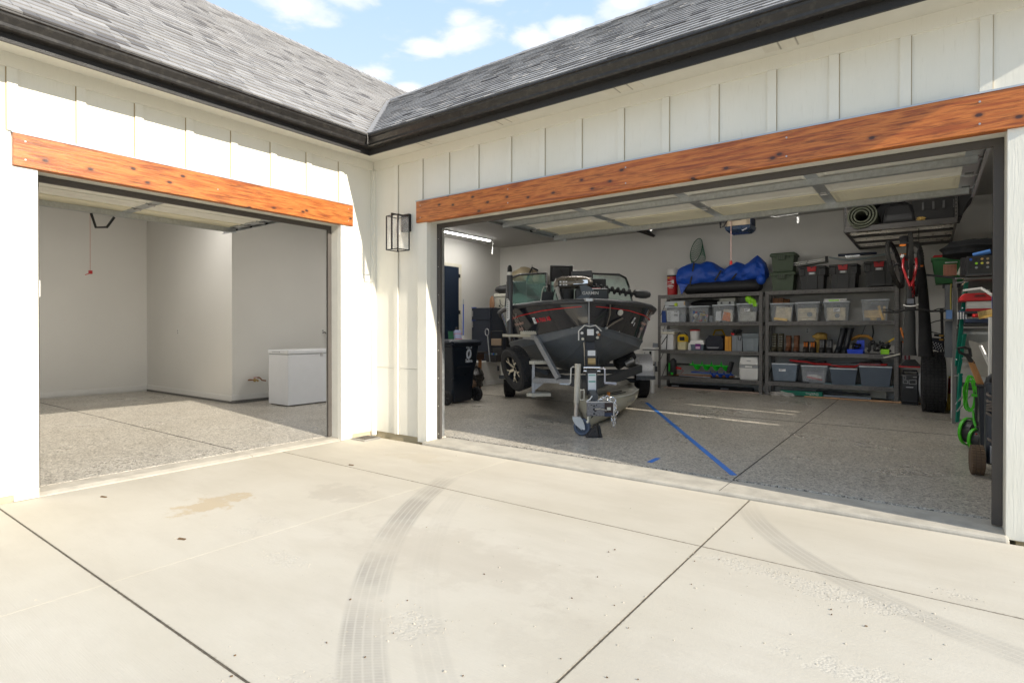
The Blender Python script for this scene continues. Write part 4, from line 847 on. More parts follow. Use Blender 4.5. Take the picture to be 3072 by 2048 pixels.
rr = random.Random(4); pts = [(2.6 + .10 * math.cos(k * 1.9) + rr.uniform(-.02, .02), 8.02 + .09 * math.sin(k * 1.3), 1.31 + .05 * abs(math.sin(k * .7)) + rr.uniform(0, .07)) for k in range(60)] + [(2.71, 7.93, 1.38), (2.73, 7.9, 1.3), (2.70, 7.895, 1.18), (2.66, 7.895, 1.2), (2.655, 7.895, 1.28)]
cb = thing('cable_heap', 'tangled black and red cables heaped on the dark grey box', 'cables', (2.6, 8.0, 1.286)); part('cable', MB().tube(pts, .009, 5), BLK, cb, smooth=True); part('plug', MB().obox((2.53, 7.94, 1.32), (.07, .03, .04), (0, .3, 0)), RED, cb)
b = thing('lidded_tub', 'grey lidded tub at the right end of the left rack, middle shelf', 'storage bin', (2.91, 8.12, z)); part('body', MB().tub(2.91, 8.12, z, 1.24, .30, .40, .335, .43), pm((.20, .23, .25), .5), b, bev=.008); part('lid', B(2.74, 3.085, 7.895, 8.34, 1.24, 1.335), pm((.15, .175, .19), .5), b, bev=.012); part('panel', B(2.83, 2.98, 7.905, 7.925, z + .02, z + .25), pm((.22, .25, .27), .5), b)
# row 1 left
z = LEV[0]
GRE = pm((.02, .55, .03), .4)
a = thing('ice_auger', 'bright green ice auger lying on the bottom shelf of the left rack', 'auger', (1.7, 8.1, z))
def helix(x0, x1, r, turns, y, zc, mat, par, ri=.012):
    n = int(turns * 18); vs = []; fs = []
    for i in range(n + 1):
        t = 2 * math.pi * turns * i / n; x = x0 + (x1 - x0) * i / n
        for q in (ri, r): vs.append((x, y + q * math.cos(t), zc + q * math.sin(t)))
        for q in (r, ri): vs.append((x + .006, y + q * math.cos(t), zc + q * math.sin(t)))
    for i in range(n):
        for k in range(4): fs.append((i * 4 + k, i * 4 + (k + 1) % 4, i * 4 + 4 + (k + 1) % 4, i * 4 + 4 + k))
    part('flighting', MB().add(vs, fs), mat, par, smooth=True)
helix(1.56, 2.42, .11, 4, 8.02, .60, GRE, a); part('shaft', MB().cyl((1.2, 8.02, .61), (2.45, 8.02, .595), .02), GRE, a, smooth=True); part('blade_guard', MB().obox((2.46, 8.02, .58), (.06, .2, .24), (0, .25, 0)), BLK2, a); part('extension', MB().cyl((1.16, 8.02, .615), (1.55, 8.02, .61), .024), BLK, a)
part('power_head', MB().box(1.08, 1.20, 7.93, 8.12, .36, .70).ball((1.16, 8.0, .55), .09, .1, .2), BLK2, a, bev=.01); part('green_trim', B(1.075, 1.10, 7.925, 7.93, .44, .63).box(1.13, 1.17, 7.92, 7.93, .53, .57).box(1.13, 1.18, 7.92, 7.93, .36, .41), GRE, a)
b = thing('hand_auger', 'blue hand auger lying in front of the green auger', 'auger', (2.1, 7.96, z)); helix(2.0, 2.52, .075, 3.5, 7.97, .42, BLUE, b); part('shaft', MB().cyl((1.6, 7.97, .44), (2.54, 7.97, .415), .014), BLUE, b)
solo('spare_blade', MB().obox((1.28, 7.98, .52), (.15, .03, .05), (0, .15, 0)).tube([(1.36, 7.97, .5), (1.42, 7.96, .46), (1.36, 7.95, .40)], .006, 5), RED, 'red clamp hanging beside the auger power head', 'clamp')
solo('ice_rod', MB().bar((1.32, 7.93, .352), (2.05, 7.93, .338), .03, .02), pm((.36, .36, .40), .4, .4), 'grey ski shaped rod lying at the front of the bottom shelf', 'rod', bev=.004)
solo('wood_board', MB().bar((1.0, 8.2, .345), (2.5, 8.2, .36), .16, .025), OAK, 'brown board lying flat under the augers on the bottom shelf', 'board')
pt = thing('camp_toilet', 'white portable camp toilet at the right end of the bottom shelf', 'camp toilet', (2.87, 8.1, z)); part('base', MB().tub(2.87, 8.12, z, .585, .37, .37, .40, .40, open_=False), WHT, pt, bev=.02); part('lid', MB().tub(2.87, 8.12, .645, .845, .40, .40, .36, .35, open_=False), WHT, pt, bev=.03); part('band', B(2.675, 3.065, 7.925, 8.31, .583, .647), pm((.30, .31, .32), .5), pt); part('latch', B(2.80, 2.94, 7.905, 7.93, .59, .63), WHT, pt, bev=.006); part('badge', B(2.83, 2.91, 7.925, 7.945, .735, .745), GREY, pt)
for k, (x0, x1, yy, zz_, h, mt, lb) in enumerate(((.95, 2.9, 8.2, .035, .09, BLK, 'long black gun case pushed under the left rack'), (.95, 3.1, 7.92, .035, .03, pm((.36, .27, .22), .7), 'long pale wood strip lying under the left rack'))): solo('floor_case' if k == 0 else 'wood_strip', B(x0, x1, yy, yy + .1, zz_, zz_ + h), mt, lb, 'case' if k == 0 else 'board', bev=.006)
for x in (1.05, 2.2): solo('case_clip', B(x, x + .17, 8.18, 8.199, .06, .09), pm((.45, .47, .5), .4, .3), ('left' if x < 2 else 'right') + ' silver catch on the long black case under the left rack', 'catch', group='catches on the black floor case')
# right rack, top
z = 2.236; OLV = pm((.075, .105, .065), .55, bmp=.1)
def ammo(z0, lab):
    t = thing('field_box', lab, 'storage box', (3.55, 8.12, z0), group='green field boxes'); part('body', MB().tub(3.545, 8.12, z0, z0 + .33, .39, .38, .44, .42, open_=False), OLV, t, bev=.012)
    part('lid', MB().loft([[(3.545 + a * w, 8.12 + b_ * d, zz_) for a, b_ in ((-1, -1), (1, -1), (1, 1), (-1, 1))] for w, d, zz_ in ((.25, .24, z0 + .325), (.25, .24, z0 + .365), (.225, .215, z0 + .398))]), OLV, t, bev=.012)
    l = part('latch', B(3.46, 3.61, 7.865, 7.905, z0 + .25, z0 + .34), OLV, t, bev=.004)
    for x in (3.472, 3.508, 3.555, 3.59): part('latch_rib', B(x, x + .009, 7.860, 7.866, z0 + .252, z0 + .338), BLK2, l)
    for x in (3.40, 3.67): part('hasp', B(x - .008, x + .008, 7.88, 7.9, z0 + .28, z0 + .33), OLV, t)
ammo(z, 'lower olive green field box on the right rack'); ammo(z + .40, 'upper olive green field box stacked at the left end of the right rack')
TOT = pm((.030, .030, .031), .42)
def tote(cx, z0, lab):
    t = thing('latch_tote', lab, 'storage tote', (cx, 8.12, z0), group='black totes with red latches'); t.rotation_euler.z = R(random.uniform(-3, 3))
    part('body', MB().tub(cx, 8.13, z0, z0 + .44, .41, .40, .45, .44, open_=False), TOT, t, bev=.01)
    part('front_panel', MB().prism([(cx - .10, z0 + .002), (cx + .10, z0 + .002), (cx + .10, z0 + .30), (cx - .10, z0 + .30)], 'y', 7.905, 7.95), TOT, t, bev=.008)
    for s in (-1, 1):
        sh = part('shoulder', MB().box(cx + s * .13, cx + s * .245, 7.895, 8.36, z0 + .285, z0 + .43), TOT, t, bev=.012)
        m = MB(); x = cx + s * .18; m.box(x - .028, x + .028, 7.890, 7.896, z0 + .375, z0 + .381).box(x - .028, x + .028, 7.890, 7.896, z0 + .33, z0 + .336).box(x + s * .022, x + s * .028, 7.890, 7.896, z0 + .336, z0 + .375); part('lift_slot', m, BLK, sh)
    part('lid', MB().box(cx - .25, cx + .25, 7.89, 8.37, z0 + .435, z0 + .48), TOT, t, bev=.014)
    l = part('latch', MB().prism([(cx - .075, z0 + .365), (cx + .075, z0 + .365), (cx + .085, z0 + .47), (cx + .01, z0 + .455), (cx - .01, z0 + .455), (cx - .085, z0 + .47)], 'y', 7.868, 7.893), pm((.50, .008, .012), .35), t, bev=.006); part('keyhole', MB().cyl((cx, 7.869, z0 + .44), (cx, 7.866, z0 + .44), .012, n=10), BLK, l)
    p = part('card_holder', B(cx - .06, cx + .06, 7.90, 7.906, z0 + .305, z0 + .352), pm((.35, .35, .35), .5), t); part('card', B(cx - .045, cx + .035, 7.8975, 7.9, z0 + .31, z0 + .348), STK, p)
tote(4.10, z, 'black tote with a red latch next to the olive boxes'); tote(4.66, z, 'black tote with a red latch in the middle of the row of three'); tote(5.25, z + .02, 'black tote with a red latch partly behind the hanging bicycle')
f = thing('camp_stool', 'silver folding seat frame lying on the leftmost black tote', 'seat frame', (4.06, 8.1, 2.73))
for y, zz_ in ((7.95, 2.76), (7.95, 2.80), (8.2, 2.76)): part('rail', MB().cyl((3.76, y, zz_), (4.36, y, zz_ + .065), .016), pm((.6, .6, .58), .3, .7), f, smooth=True)
part('canvas', MB().bar((3.79, 8.08, 2.735), (4.36, 8.08, 2.80), .2, .012), pm((.35, .35, .33), .7), f); part('hinge', B(4.33, 4.38, 7.93, 8.0, 2.80, 2.90), BLK, f); part('hinge', B(3.74, 3.78, 7.93, 8.0, 2.73, 2.80), BLK, f)
f = thing('camp_table', 'grey curved tubes of a folded camp table across the black totes', 'folded table', (4.9, 8.1, 2.74))
part('tube', MB().tube([(4.40, 7.93, 2.87), (4.55, 7.93, 2.83), (4.75, 7.93, 2.79), (5.0, 7.93, 2.80), (5.25, 7.93, 2.85), (5.46, 7.93, 2.88)], .017, 8), pm((.30, .36, .38), .35, .4), f, smooth=True); part('tube', MB().tube([(4.42, 8.1, 2.88), (4.75, 8.1, 2.81), (5.4, 8.1, 2.87)], .015, 8), GALV, f, smooth=True)
part('rolled_top', MB().bar((4.53, 8.2, 2.93), (5.2, 8.2, 2.92), .10, .05), NAVY, f, bev=.018); part('bracket', B(4.68, 4.93, 7.99, 8.03, 2.85, 2.89), GALV, f)
# right rack row 3: bins of wood
z = LEV[2]; WOODC = pm((.72, .62, .44), .6, var=.2, scale=12); WD2 = pm((.78, .55, .24), .6, var=.15, scale=14)
clear_bin('clear bin with a few plywood offcuts, leftmost on the right rack', 3.29, 3.76, z, 1.975, G1, contents=[(MB().obox((3.55, YF + .06, z + .17), (.30, .02, .28), (0, .1, 0)), WOODC), (MB().obox((3.50, YF + .03, z + .05), (.26, .03, .05), (0, .12, 0)), WD2)])
clear_bin('clear bin packed with pale planks, second on the right rack', 3.78, 4.25, z, 1.985, G1, contents=[(B(3.84, 4.18, YF + .03, YF + .36, z + .02 + k * .052, z + .065 + k * .052), WOODC) for k in range(5)] + [(MB().cyl((4.06, YF + .03, z + .14), (4.06, YF + .028, z + .14), .05).xf(Matrix.Identity(4)), GREY)])
clear_bin('clear bin with a blue and white sticker and a level on its lid', 4.29, 4.76, z, 1.98, G1, contents=[(B(4.36, 4.68, YF + .04, YF + .36, z + .02, z + .27), WOODC), (MB().cyl((4.54, YF + .035, z + .11), (4.54, YF + .03, z + .11), .045), GREY)], sticker=(4.53, z + .225, .11, .075))
clear_bin('clear bin of yellow timber blocks, rightmost on the right rack', 4.94, 5.41, z, 2.0, G1, contents=[(B(5.0, 5.26, YF + .03, YF + .34, z + .06 + k * .05, z + .105 + k * .05), WD2) for k in range(3)] + [(MB().obox((5.27, YF + .03, z + .15), (.04, .03, .28), (0, -.25, 0)), WD2), (B(5.31, 5.345, YF + .03, YF + .3, z + .02, z + .28), WD2), (B(5.1, 5.2, YF + .03, YF + .3, z + .01, z + .055), WD2)])
lv = thing('spirit_level', 'white box level with a lime strip lying on the stickered bin', 'level', (4.5, 8.0, 1.981)); part('body', B(4.31, 4.71, 7.93, 8.0, 1.982, 2.035), WHT, lv, bev=.003); part('lime_strip', B(4.40, 4.58, 7.927, 7.9305, 1.99, 2.015), LIME, lv)
s = MB()
for k in range(8): s.box(4.60 + k * .012, 4.607 + k * .012, 7.9265, 7.9302, 1.995, 2.012)
part('scale_mark', s, INK, lv, kind='stuff')
lg = thing('wood_block', 'reddish timber block lying behind the leftmost right rack bin', 'timber', (3.43, 8.3, 1.6)); part('block', B(3.3, 3.50, 8.2, 8.35, 1.98, 2.10), OAK, lg); part('rod', MB().cyl((3.5, 8.28, 2.04), (3.62, 8.28, 2.03), .045), OAK, lg); part('support', B(3.31, 3.6, 8.33, 8.4, z, 1.98), OAK, lg)
# right rack row 2: boots and gear
z = LEV[1]
def boot(par, cx, y, h, mat, sole=BLK, w=.095, lean=0, L=.27, toe=.09, lace=None):
    sec = [(0, 0, w * .5, .5 * L, y + .5 * L - .10)]
    up = MB().loft([[(cx + lean * zz_ / h + rx * math.cos(a), yc + ry * math.sin(a), z + zz_) for a in [2 * math.pi * k / 14 for k in range(14)]] for zz_, rx, ry, yc in ((.02, w * .5, L * .5, y + L * .5), (.06, w * .52, L * .49, y + L * .5), (.10, w * .5, L * .36, y + L * .62), (.14, w * .46, L * .27, y + L * .70), (h * .7, w * .48, L * .25, y + L * .72), (h, w * .52, L * .28, y + L * .71), (h + .001, w * .38, L * .2, y + L * .71), (h * .75, w * .36, L * .18, y + L * .71))], cap=True)
    u = part('boot', up, mat, par, smooth=True)
    part('sole', MB().loft([[(cx + w * .54 * math.cos(a), y + L * .5 + L * .53 * math.sin(a), z + zz_) for a in [2 * math.pi * k / 14 for k in range(14)]] for zz_ in (.002, .026)]), sole, u)
    if lace:
        m = MB()
        for k in range(5):
            zz_ = .12 + k * (h - .14) / 5; yy = y + L * (.42 if k > 0 else .36) - .0
            m.bar((cx - w * .33 + lean * zz_ / h, yy, z + zz_), (cx + w * .33 + lean * zz_ / h, yy, z + zz_ + .016), .007, .007); m.bar((cx + w * .33 + lean * zz_ / h, yy, z + zz_), (cx - w * .33 + lean * zz_ / h, yy, z + zz_ + .016), .007, .007)
        part('lace', m, lace, u)
GB = 'boots on the right rack'
def pair(lab, x0, x1, *a, **k):
    t = thing('boot_pair', lab, 'boots', ((x0 + x1) / 2, 8.0, z), group=GB); boot(t, x0, *a, **k); boot(t, x1, *a, **k)
CAM = pm((.07, .06, .035), .8, var=.9, scale=45)
pair('tall camouflage hunting boots at the left end of the boot row', 3.36, 3.49, 7.90, .39, CAM, lace=pm((.4, .4, .36), .5), w=.11)
pair('brown leather lace-up boots, second from the left', 3.64, 3.79, 7.90, .35, pm((.12, .045, .02), .5, var=.25), lace=pm((.35, .16, .08), .6), w=.115)
pair('low boots with orange tongues beside the brown boots', 3.97, 4.10, 7.90, .23, pm((.035, .03, .025), .6), lace=ORANGE, w=.11)
pair('black boots with white labels left of the tall rubber boots', 4.27, 4.40, 7.90, .27, pm((.03, .03, .03), .5), lace=pm((.25, .25, .26), .5), w=.115)
pair('tall plain black rubber boots leaning to the right', 4.54, 4.66, 7.92, .51, pm((.018, .021, .026), .4), lean=.11, w=.12)
solo('work_glove', MB().ball((4.2, 8.25, z + .33), .14, .08, .09, 14, 9, lambda d: 1 + .2 * math.sin(6 * d[0]) * math.cos(5 * d[2])).box(4.1, 4.3, 8.2, 8.33, z, z + .25), pm((.40, .25, .06), .8), 'mustard work gloves heaped on a box behind the boots', 'gloves', smooth=True)
b = thing('blue_crate', 'bright blue tray of small black gear right of the rubber boots', 'tray', (4.87, 8.0, z)); CB = pm((.012, .06, .62), .4)
part('tray', MB().tub(4.86, 8.03, z, z + .085, .25, .26, .28, .28), CB, b); part('back_panel', MB().prism([(4.80, z + .07), (5.0, z + .0), (5.0, z + .27), (4.88, z + .26)], 'y', 8.12, 8.15), CB, b)
for k, (mb_, mt) in enumerate(junk(4.76, 4.97, 7.95, 8.1, z + .06, z + .19, 9, [BLK, BLK2, BLK], 8)): part('gear', mb_, mt, b)
solo('tan_belt', MB().tube([(4.76, 8.2, 1.22), (4.9, 8.2, 1.29), (5.05, 8.2, 1.285), (5.12, 8.2, 1.22)], .03, 8), pm((.42, .20, .03), .7), 'mustard strap lying over the blue tray', 'strap', smooth=True)
b = thing('power_tools', 'heap of black power tools on the right rack', 'tools', (5.2, 8.05, z))
for k, (mb_, mt) in enumerate(junk(5.03, 5.46, 7.93, 8.15, z + .02, z + .24, 22, [BLK, BLK2, BLK, pm((.08, .08, .085), .35)], 11)): part('tool', mb_, mt, b)
for k in range(4): part('grip', MB().obox((5.10 + .09 * k, 7.95, z + .13 + .02 * k), (.05, .08, .13), (.2, .3 * k, 0)), BLK2, b, bev=.008)
part('tool_strap', MB().bar((5.36, 7.93, z + .2), (5.50, 7.93, z + .31), .03, .006, (0, 1, 0)), YEL, b)
solo('lime_pouch', B(5.28, 5.42, 7.885, 7.94, z, z + .095), LIME, 'lime yellow pouch in front of the black power tools', 'pouch', bev=.006)
for k, (a_, b_) in enumerate((((5.0, 8.3, 1.5), (4.86, 8.4, 1.2)), ((5.12, 8.3, 1.5), (5.11, 8.35, 1.22)))): solo('shelf_cable', MB().tube([a_, ((a_[0] + b_[0]) / 2 + .02, 8.35, (a_[2] + b_[2]) / 2), b_], .012 if k else .006, 6), BLK, 'thick black cord hanging behind the black tools' if k else 'thin cord hanging between the shelves behind the rubber boots', 'cord')
solo('light_stick', MB().bar((5.33, 7.84, .88), (5.61, 7.82, .965), .02, .026), CREAM, 'cream strap end sticking out at the right rack upright', 'strap', bev=.003)
# right rack row 1
z = LEV[0]; G2 = 'blue grey bins on the bottom shelf'
clear_bin('blue grey bin with a white label, leftmost on the bottom shelf', 3.33, 3.83, z, .705, G2, CLRD, sticker=(3.54, .58, .13, .075), contents=[(B(3.42, 3.74, YF + .06, YF + .36, z + .02, z + .14), pm((.12, .16, .22), .7))], handle=False)
clear_bin('blue grey bin with a white running shoe inside', 3.89, 4.38, z, .685, G2, CLR, contents=[(MB().ball((4.13, YF + .10, z + .12), .15, .06, .06), WHT), (MB().bar((4.0, YF + .03, z + .13), (4.28, YF + .03, z + .08), .02, .03), pm((.5, .1, .1), .6)), (B(3.98, 4.3, YF + .15, YF + .36, z + .02, z + .24), pm((.25, .24, .28), .7))], handle=False)
DKB = pm((.075, .10, .135), .45)
clear_bin('opaque dark blue bin under the red and black vest', 4.41, 4.89, z, .65, G2, DKB, contents=(), handle=False); clear_bin('largest opaque blue grey bin, right end of the bottom shelf', 4.92, 5.47, z, .71, G2, pm((.085, .11, .145), .45), handle=False)
v = thing('life_vest', 'red and black life vests draped over the blue grey bins', 'life vest', (4.5, 8.1, .7))
def wav(x0, x1, z0, amp, th, y0, y1, ph): return MB().grid(lambda u, q: (x0 + (x1 - x0) * u, y0 + (y1 - y0) * q, z0 + amp * math.sin(ph + u * 7) * .5 + amp + th * math.sin(math.pi * q) * .8), 24, 6)
VB = pm((.02, .018, .018), .8)
part('red_panel', MB().loft([[(x, 7.93 + dy, zz_ + dz) for dy, dz in ((0, 0), (.25, 0), (.25, .03), (0, .035))] for x, zz_ in ((3.68, .76), (3.82, .745), (4.0, .735), (4.15, .70), (4.38, .70), (4.6, .665), (4.85, .668), (4.93, .72), (5.38, .725))]), pm((.36, .008, .01), .7), v, bev=.008)
part('black_panel', MB().loft([[(x, 7.96 + dy, zz_ + dz) for dy, dz in ((0, 0), (.28, 0), (.28, .04), (0, .05))] for x, zz_ in ((3.83, .755), (3.95, .765), (4.1, .755), (4.33, .735))]), VB, v, bev=.012); part('black_panel', MB().loft([[(x, 7.96 + dy, zz_ + dz) for dy, dz in ((0, 0), (.28, 0), (.28, .03), (0, .035))] for x, zz_ in ((4.4, .70), (4.7, .71), (5.0, .755), (5.25, .79), (5.3, .75))]), VB, v, bev=.01)
part('strap', MB().bar((4.45, 7.93, .715), (5.28, 7.93, .75), .01, .012), GREY, v)
solo('flat_bar', B(3.32, 4.05, 7.9, 7.93, z, z + .025), BLK, 'black flat bar along the front of the bottom shelf', 'bar'); solo('blue_mat', B(4.3, 5.48, 7.93, 8.3, z - .002, z + .004), pm((.25, .38, .43), .7), 'pale blue liner under the bottom shelf bins', 'liner')
gb = thing('green_carton', 'long green carton with white lettering on the floor under the right rack', 'carton', (3.98, 8.0, .04)); part('carton', B(3.5, 4.29, 7.95, 8.05, .05, .145), pm((.0, .16, .10), .5), gb, bev=.003); text('DekPro', .075, WHT, gb, (4.10, 7.9495, .10), FACE_Y @ Matrix.Rotation(R(180), 4, 'Z'))
solo('broom_stick', MB().cyl((3.98, 7.84, .05), (5.93, 7.84, .05), .016), pm((.52, .30, .16), .5), 'long pale wood pole lying on the floor along the right rack', 'pole', smooth=True)
for k, (a_, b_, y, zz_, mt, lb) in enumerate(((4.15, 5.1, 8.1, .12, BLK, 'black rod case under the right rack'), (4.3, 5.12, 8.0, .055, pm((.2, .22, .25), .4, .3), 'grey metal pole under the right rack'), (4.6, 5.35, 8.3, .06, CREAM, 'cream board leaning under the right rack'))): solo('rod_case' if k == 0 else 'metal_pole' if k == 1 else 'cream_board', B(a_, b_, y, y + .05, zz_, zz_ + (.04 if k < 2 else .14)), mt, lb, 'case' if k == 0 else 'pole' if k == 1 else 'board')
rr = random.Random(9); solo('plastic_bag', MB().ball((3.55, 7.86, .07), .22, .06, .05, 16, 8, lambda d: 1 + .35 * math.sin(7 * d[0] + 2) * math.sin(8 * d[2] + 4 * d[1])), glassy((.7, .66, .62), .5, .15), 'crumpled clear plastic bag on the floor in front of the racks', 'bag', smooth=False)
# ---------------------------------------------------------------- boat on its trailer (local axes: x to the right, y towards the stern)
O3 = (2.153, 2.056, .034); TH = R(32.95)
def ft(name, label, cat, rz=TH, group=None): return thing(name, label, cat, O3, rz, group, True)
HT = pm((.008, .010, .017), .16, 0, .12, 2, coat=.8); HB = pm((.10, .118, .14), .42, .35, .22, 2.5, dirt=.18); HBAND = pm((.15, .17, .195), .4, .4, .18, 3, dirt=.16)
GUN = pm((.055, .057, .063), .4, .3, .15, 6, dirt=.18); ALU = pm((.45, .45, .45), .35, .9, .15, 10)
boat = ft('fishing_boat', 'dark blue black aluminium fishing boat with a red pinstripe on a trailer', 'boat', TH + .055)
SEC = [(0, 1.40, (.010, 1.42), (.012, 1.455), (.02, 1.80)), (.12, 1.12, (.16, 1.325), (.18, 1.405), (.36, 1.795)), (.35, .92, (.42, 1.245), (.45, 1.345), (.72, 1.785)), (.75, .76, (.74, 1.155), (.78, 1.265), (1.04, 1.755)),
       (1.2, .67, (.97, 1.09), (1.02, 1.20), (1.22, 1.725)), (1.7, .63, (1.08, 1.05), (1.13, 1.16), (1.31, 1.695)), (2.6, .60, (1.1, 1.0), (1.15, 1.11), (1.31, 1.66)), (5.4, .58, (1.1, .98), (1.15, 1.09), (1.28, 1.62))]
def sec(s):
    for a, b in zip(SEC, SEC[1:]):
        if s <= b[0]:
            t = (s - a[0]) / (b[0] - a[0]); L = lambda p, q: tuple(x + (y - x) * t for x, y in zip(p, q))
            return a[1] + (b[1] - a[1]) * t, L(a[2], b[2]), L(a[3], b[3]), L(a[4], b[4])
ss = [0, .05, .12, .22, .35, .55, .75, 1.0, 1.2, 1.45, 1.7, 2.1, 2.6, 3.4, 5.4]
def strip(fn, n, both=True):
    m = MB()
    for sg in (-1, 1): m.grid(lambda u, v, sg=sg: fn(ss[int(round(v * (len(ss) - 1)))], u, sg), n, len(ss) - 1)
    return m
def bot(s, u, sg):
    k, lo, st, g = sec(s); return (sg * lo[0] * u, s, k + (lo[1] - k) * u + .05 * math.sin(math.pi * u) * min(1, s * 2) * -.5)
def band(s, u, sg):
    k, lo, st, g = sec(s); return (sg * (lo[0] + (st[0] - lo[0]) * u), s, lo[1] + (st[1] - lo[1]) * u)
def top(s, f, sg, out=0):
    k, lo, st, g = sec(s); w = st[0] + (g[0] - st[0]) * (f ** 1.15); return (sg * (w + out), s - out * .5, st[1] + (g[1] - st[1]) * f)
hb = part('hull_bottom', strip(bot, 4), HB, boat, smooth=True); part('chine_band', strip(band, 2), HBAND, boat, smooth=True); hull = part('topside', strip(top, 5), HT, boat, smooth=True)
part('transom', MB().add([(-1.28, 5.39, 1.62), (1.28, 5.39, 1.62), (1.1, 5.39, .98), (0, 5.39, .58), (-1.1, 5.39, .98)], [(0, 1, 2, 3, 4)]), HT, boat)
for sg in (-1, 1):
    part('strake_rib', MB().tube([(sg * (sec(s)[2][0] + .004), s, sec(s)[2][1]) for s in ss], .010, 6), HBAND, boat, smooth=True)
    part('strake_rib', MB().tube([(sg * (sec(s)[1][0] + .004), s, sec(s)[1][1]) for s in ss], .008, 6), ALU if 0 else HBAND, boat, smooth=True)
    part('gunwale', MB().tube([(sg * sec(s)[3][0], s, sec(s)[3][1] - .02) for s in ss], .038, 10), GUN, boat, smooth=True)
    part('bottom_rib', MB().tube([bot(s, .42, sg) for s in (.12, .35, .75, 1.2, 1.7, 2.6)], .009, 6), HB, boat, smooth=True)
    m = MB(); n = 22; f = lambda s: .74 - .10 * min(1, s / 1.2)
    for i in range(n):
        a, b = .03 + i * 1.25 / n, .03 + (i + 1) * 1.25 / n
        m.add([top(a, f(a) - .014, sg, .012), top(b, f(b) - .014, sg, .012), top(b, f(b) + .014, sg, .012), top(a, f(a) + .014, sg, .012)], [(0, 1, 2, 3)])
    part('pinstripe', m, pm((.55, .02, .02), .4), hull)
DK = pm((.03, .03, .034), .8, bmp=.3)
part('foredeck', MB().loft([[(-sec(s)[3][0] + .02, s, sec(s)[3][1] - .03), (sec(s)[3][0] - .02, s, sec(s)[3][1] - .03)] for s in (.03, .12, .35, .75, 1.2, 1.7, 2.75)], cap=False, closed=False), DK, boat)
part('stem_strip', MB().tube([(0, -.012, 1.80), (0, -.012, 1.60), (0, -.012, 1.43)], .008, 6), STEEL, boat, smooth=True); part('bow_cap', MB().loft([[(x * w, y, z_) for x, z_ in ((-1, 1.775), (1, 1.775), (1, 1.818), (-1, 1.818))] for y, w in ((-.05, .05), (.0, .075), (.10, .10))]), ALU, boat, bev=.006)
def surf(s, f, sg):
    p = Vector(top(s, f, sg, .014)); e = .02
    x = (Vector(top(s + e, f, sg)) - Vector(top(s - e, f, sg))).normalized() * (1 if sg > 0 else -1)
    y = (Vector(top(s, f + e, sg)) - Vector(top(s, f - e, sg))).normalized(); z = x.cross(y).normalized(); y = z.cross(x)
    return p, Matrix(((x.x, y.x, z.x, 0), (x.y, y.y, z.y, 0), (x.z, y.z, z.z, 0), (0, 0, 0, 1)))
REDP = pm((.62, .012, .03), .5); ROSE = pm((.62, .40, .34), .5)
for sg in (-1, 1):
    p, b = surf(.56, .46, sg); m = MB().add([(-.03 - .01, -.05, 0), (.03 - .01, -.05, 0), (.02, .05, 0), (-.04, .05, 0)], [(0, 1, 2, 3)]) if sg < 0 else MB().add([(-.035, -.05, 0), (.015, -.05, 0), (.04, .05, 0), (-.01, .05, 0)], [(0, 1, 2, 3)])
    m.xf(Matrix.Translation(p) @ b); d = part('decal', m, STK, hull)
    text('24', .05, INK, d, p + b.to_3x3() @ Vector((0, 0, .002)), b @ Matrix.Rotation(R(70 if sg > 0 else -70), 4, 'Z'))
    p, b = surf(.92, .45, sg)
    text('TOURNAMENT', .052, ROSE, hull, p, b, bold=.001, sx=.9); p2, b2 = surf(.93, .30, sg); text('SERIES', .05, ROSE, hull, p2, b2, bold=.001)
    p, b = surf(.92, .42, sg); q = MB(); k = .012; sh = .05 * (1 if sg < 0 else -1)
    for a0, b0 in (((-.05 - sh, .17), (0, -.2)), ((.06 - sh, .17), (.05, -.2)), ((0, -.2), (.05, -.2)), ((-.10 - sh, .17), (-.03 - sh, .17)), ((.04 - sh, .18), (.10 - sh, .19)), ((.0 - sh, .10), (.03 - sh, .16)), ((.0 - sh, .10), (.04 - sh, .07))): q.bar((a0[0], a0[1], -.001), (b0[0], b0[1], -.001), k, .002)
    q.xf(Matrix.Translation(p) @ b); part('emblem', q, pm((.42, .36, .33), .5), hull, kind='stuff')
p, b = surf(.44, .44, -1); text('IA 7060 AB', .095, REDP, hull, p + Vector((.02, 0, 0)), b, name='registration_number', bold=.002, sx=.72, align='CENTER', shear=-.2)
p, b = surf(.62, .36, 1); part('decal', MB().add([(-.008, -.03, 0), (.012, -.03, 0), (.016, .03, 0), (-.004, .03, 0)], [(0, 1, 2, 3)]).xf(Matrix.Translation(p) @ b), STK, hull)
# bow light puck, strap and hook on the right bow
p, b = surf(.25, .62, 1); part('bow_light', MB().cyl((0, 0, 0), (0, 0, .03), .045, n=16).xf(Matrix.Translation(p) @ b), pm((.6, .58, .52), .4), boat, bev=.006)
a1 = Vector(top(.10, .98, 1, .02)); a2 = Vector(top(.16, .40, 1, .02)); a3 = Vector(top(.18, .02, 1, .02)); a4 = Vector(top(.32, .45, 1, .02))
STR = pm((.17, .14, .11), .7); part('bow_strap', MB().tube([a1, a1.lerp(a3, .5) + Vector((.02, -.02, 0)), a3], .007, 6), STR, boat); part('safety_hook', MB().tube([a3, a3.lerp(a4, .5) + Vector((0, -.02, .01)), a4], .013, 6), STR, boat, smooth=True); part('snap', MB().ball(a3, .025), ALU, boat, smooth=True)
for s, f, sg in ((.5, .93, -1), (.85, .93, 1), (.15, .02, -1), (.4, .03, 1)): 
    q = Vector(top(s, f, sg, .004)); part('rivet', MB().ball(q, .011, n=8, m=5), CHROME, boat)
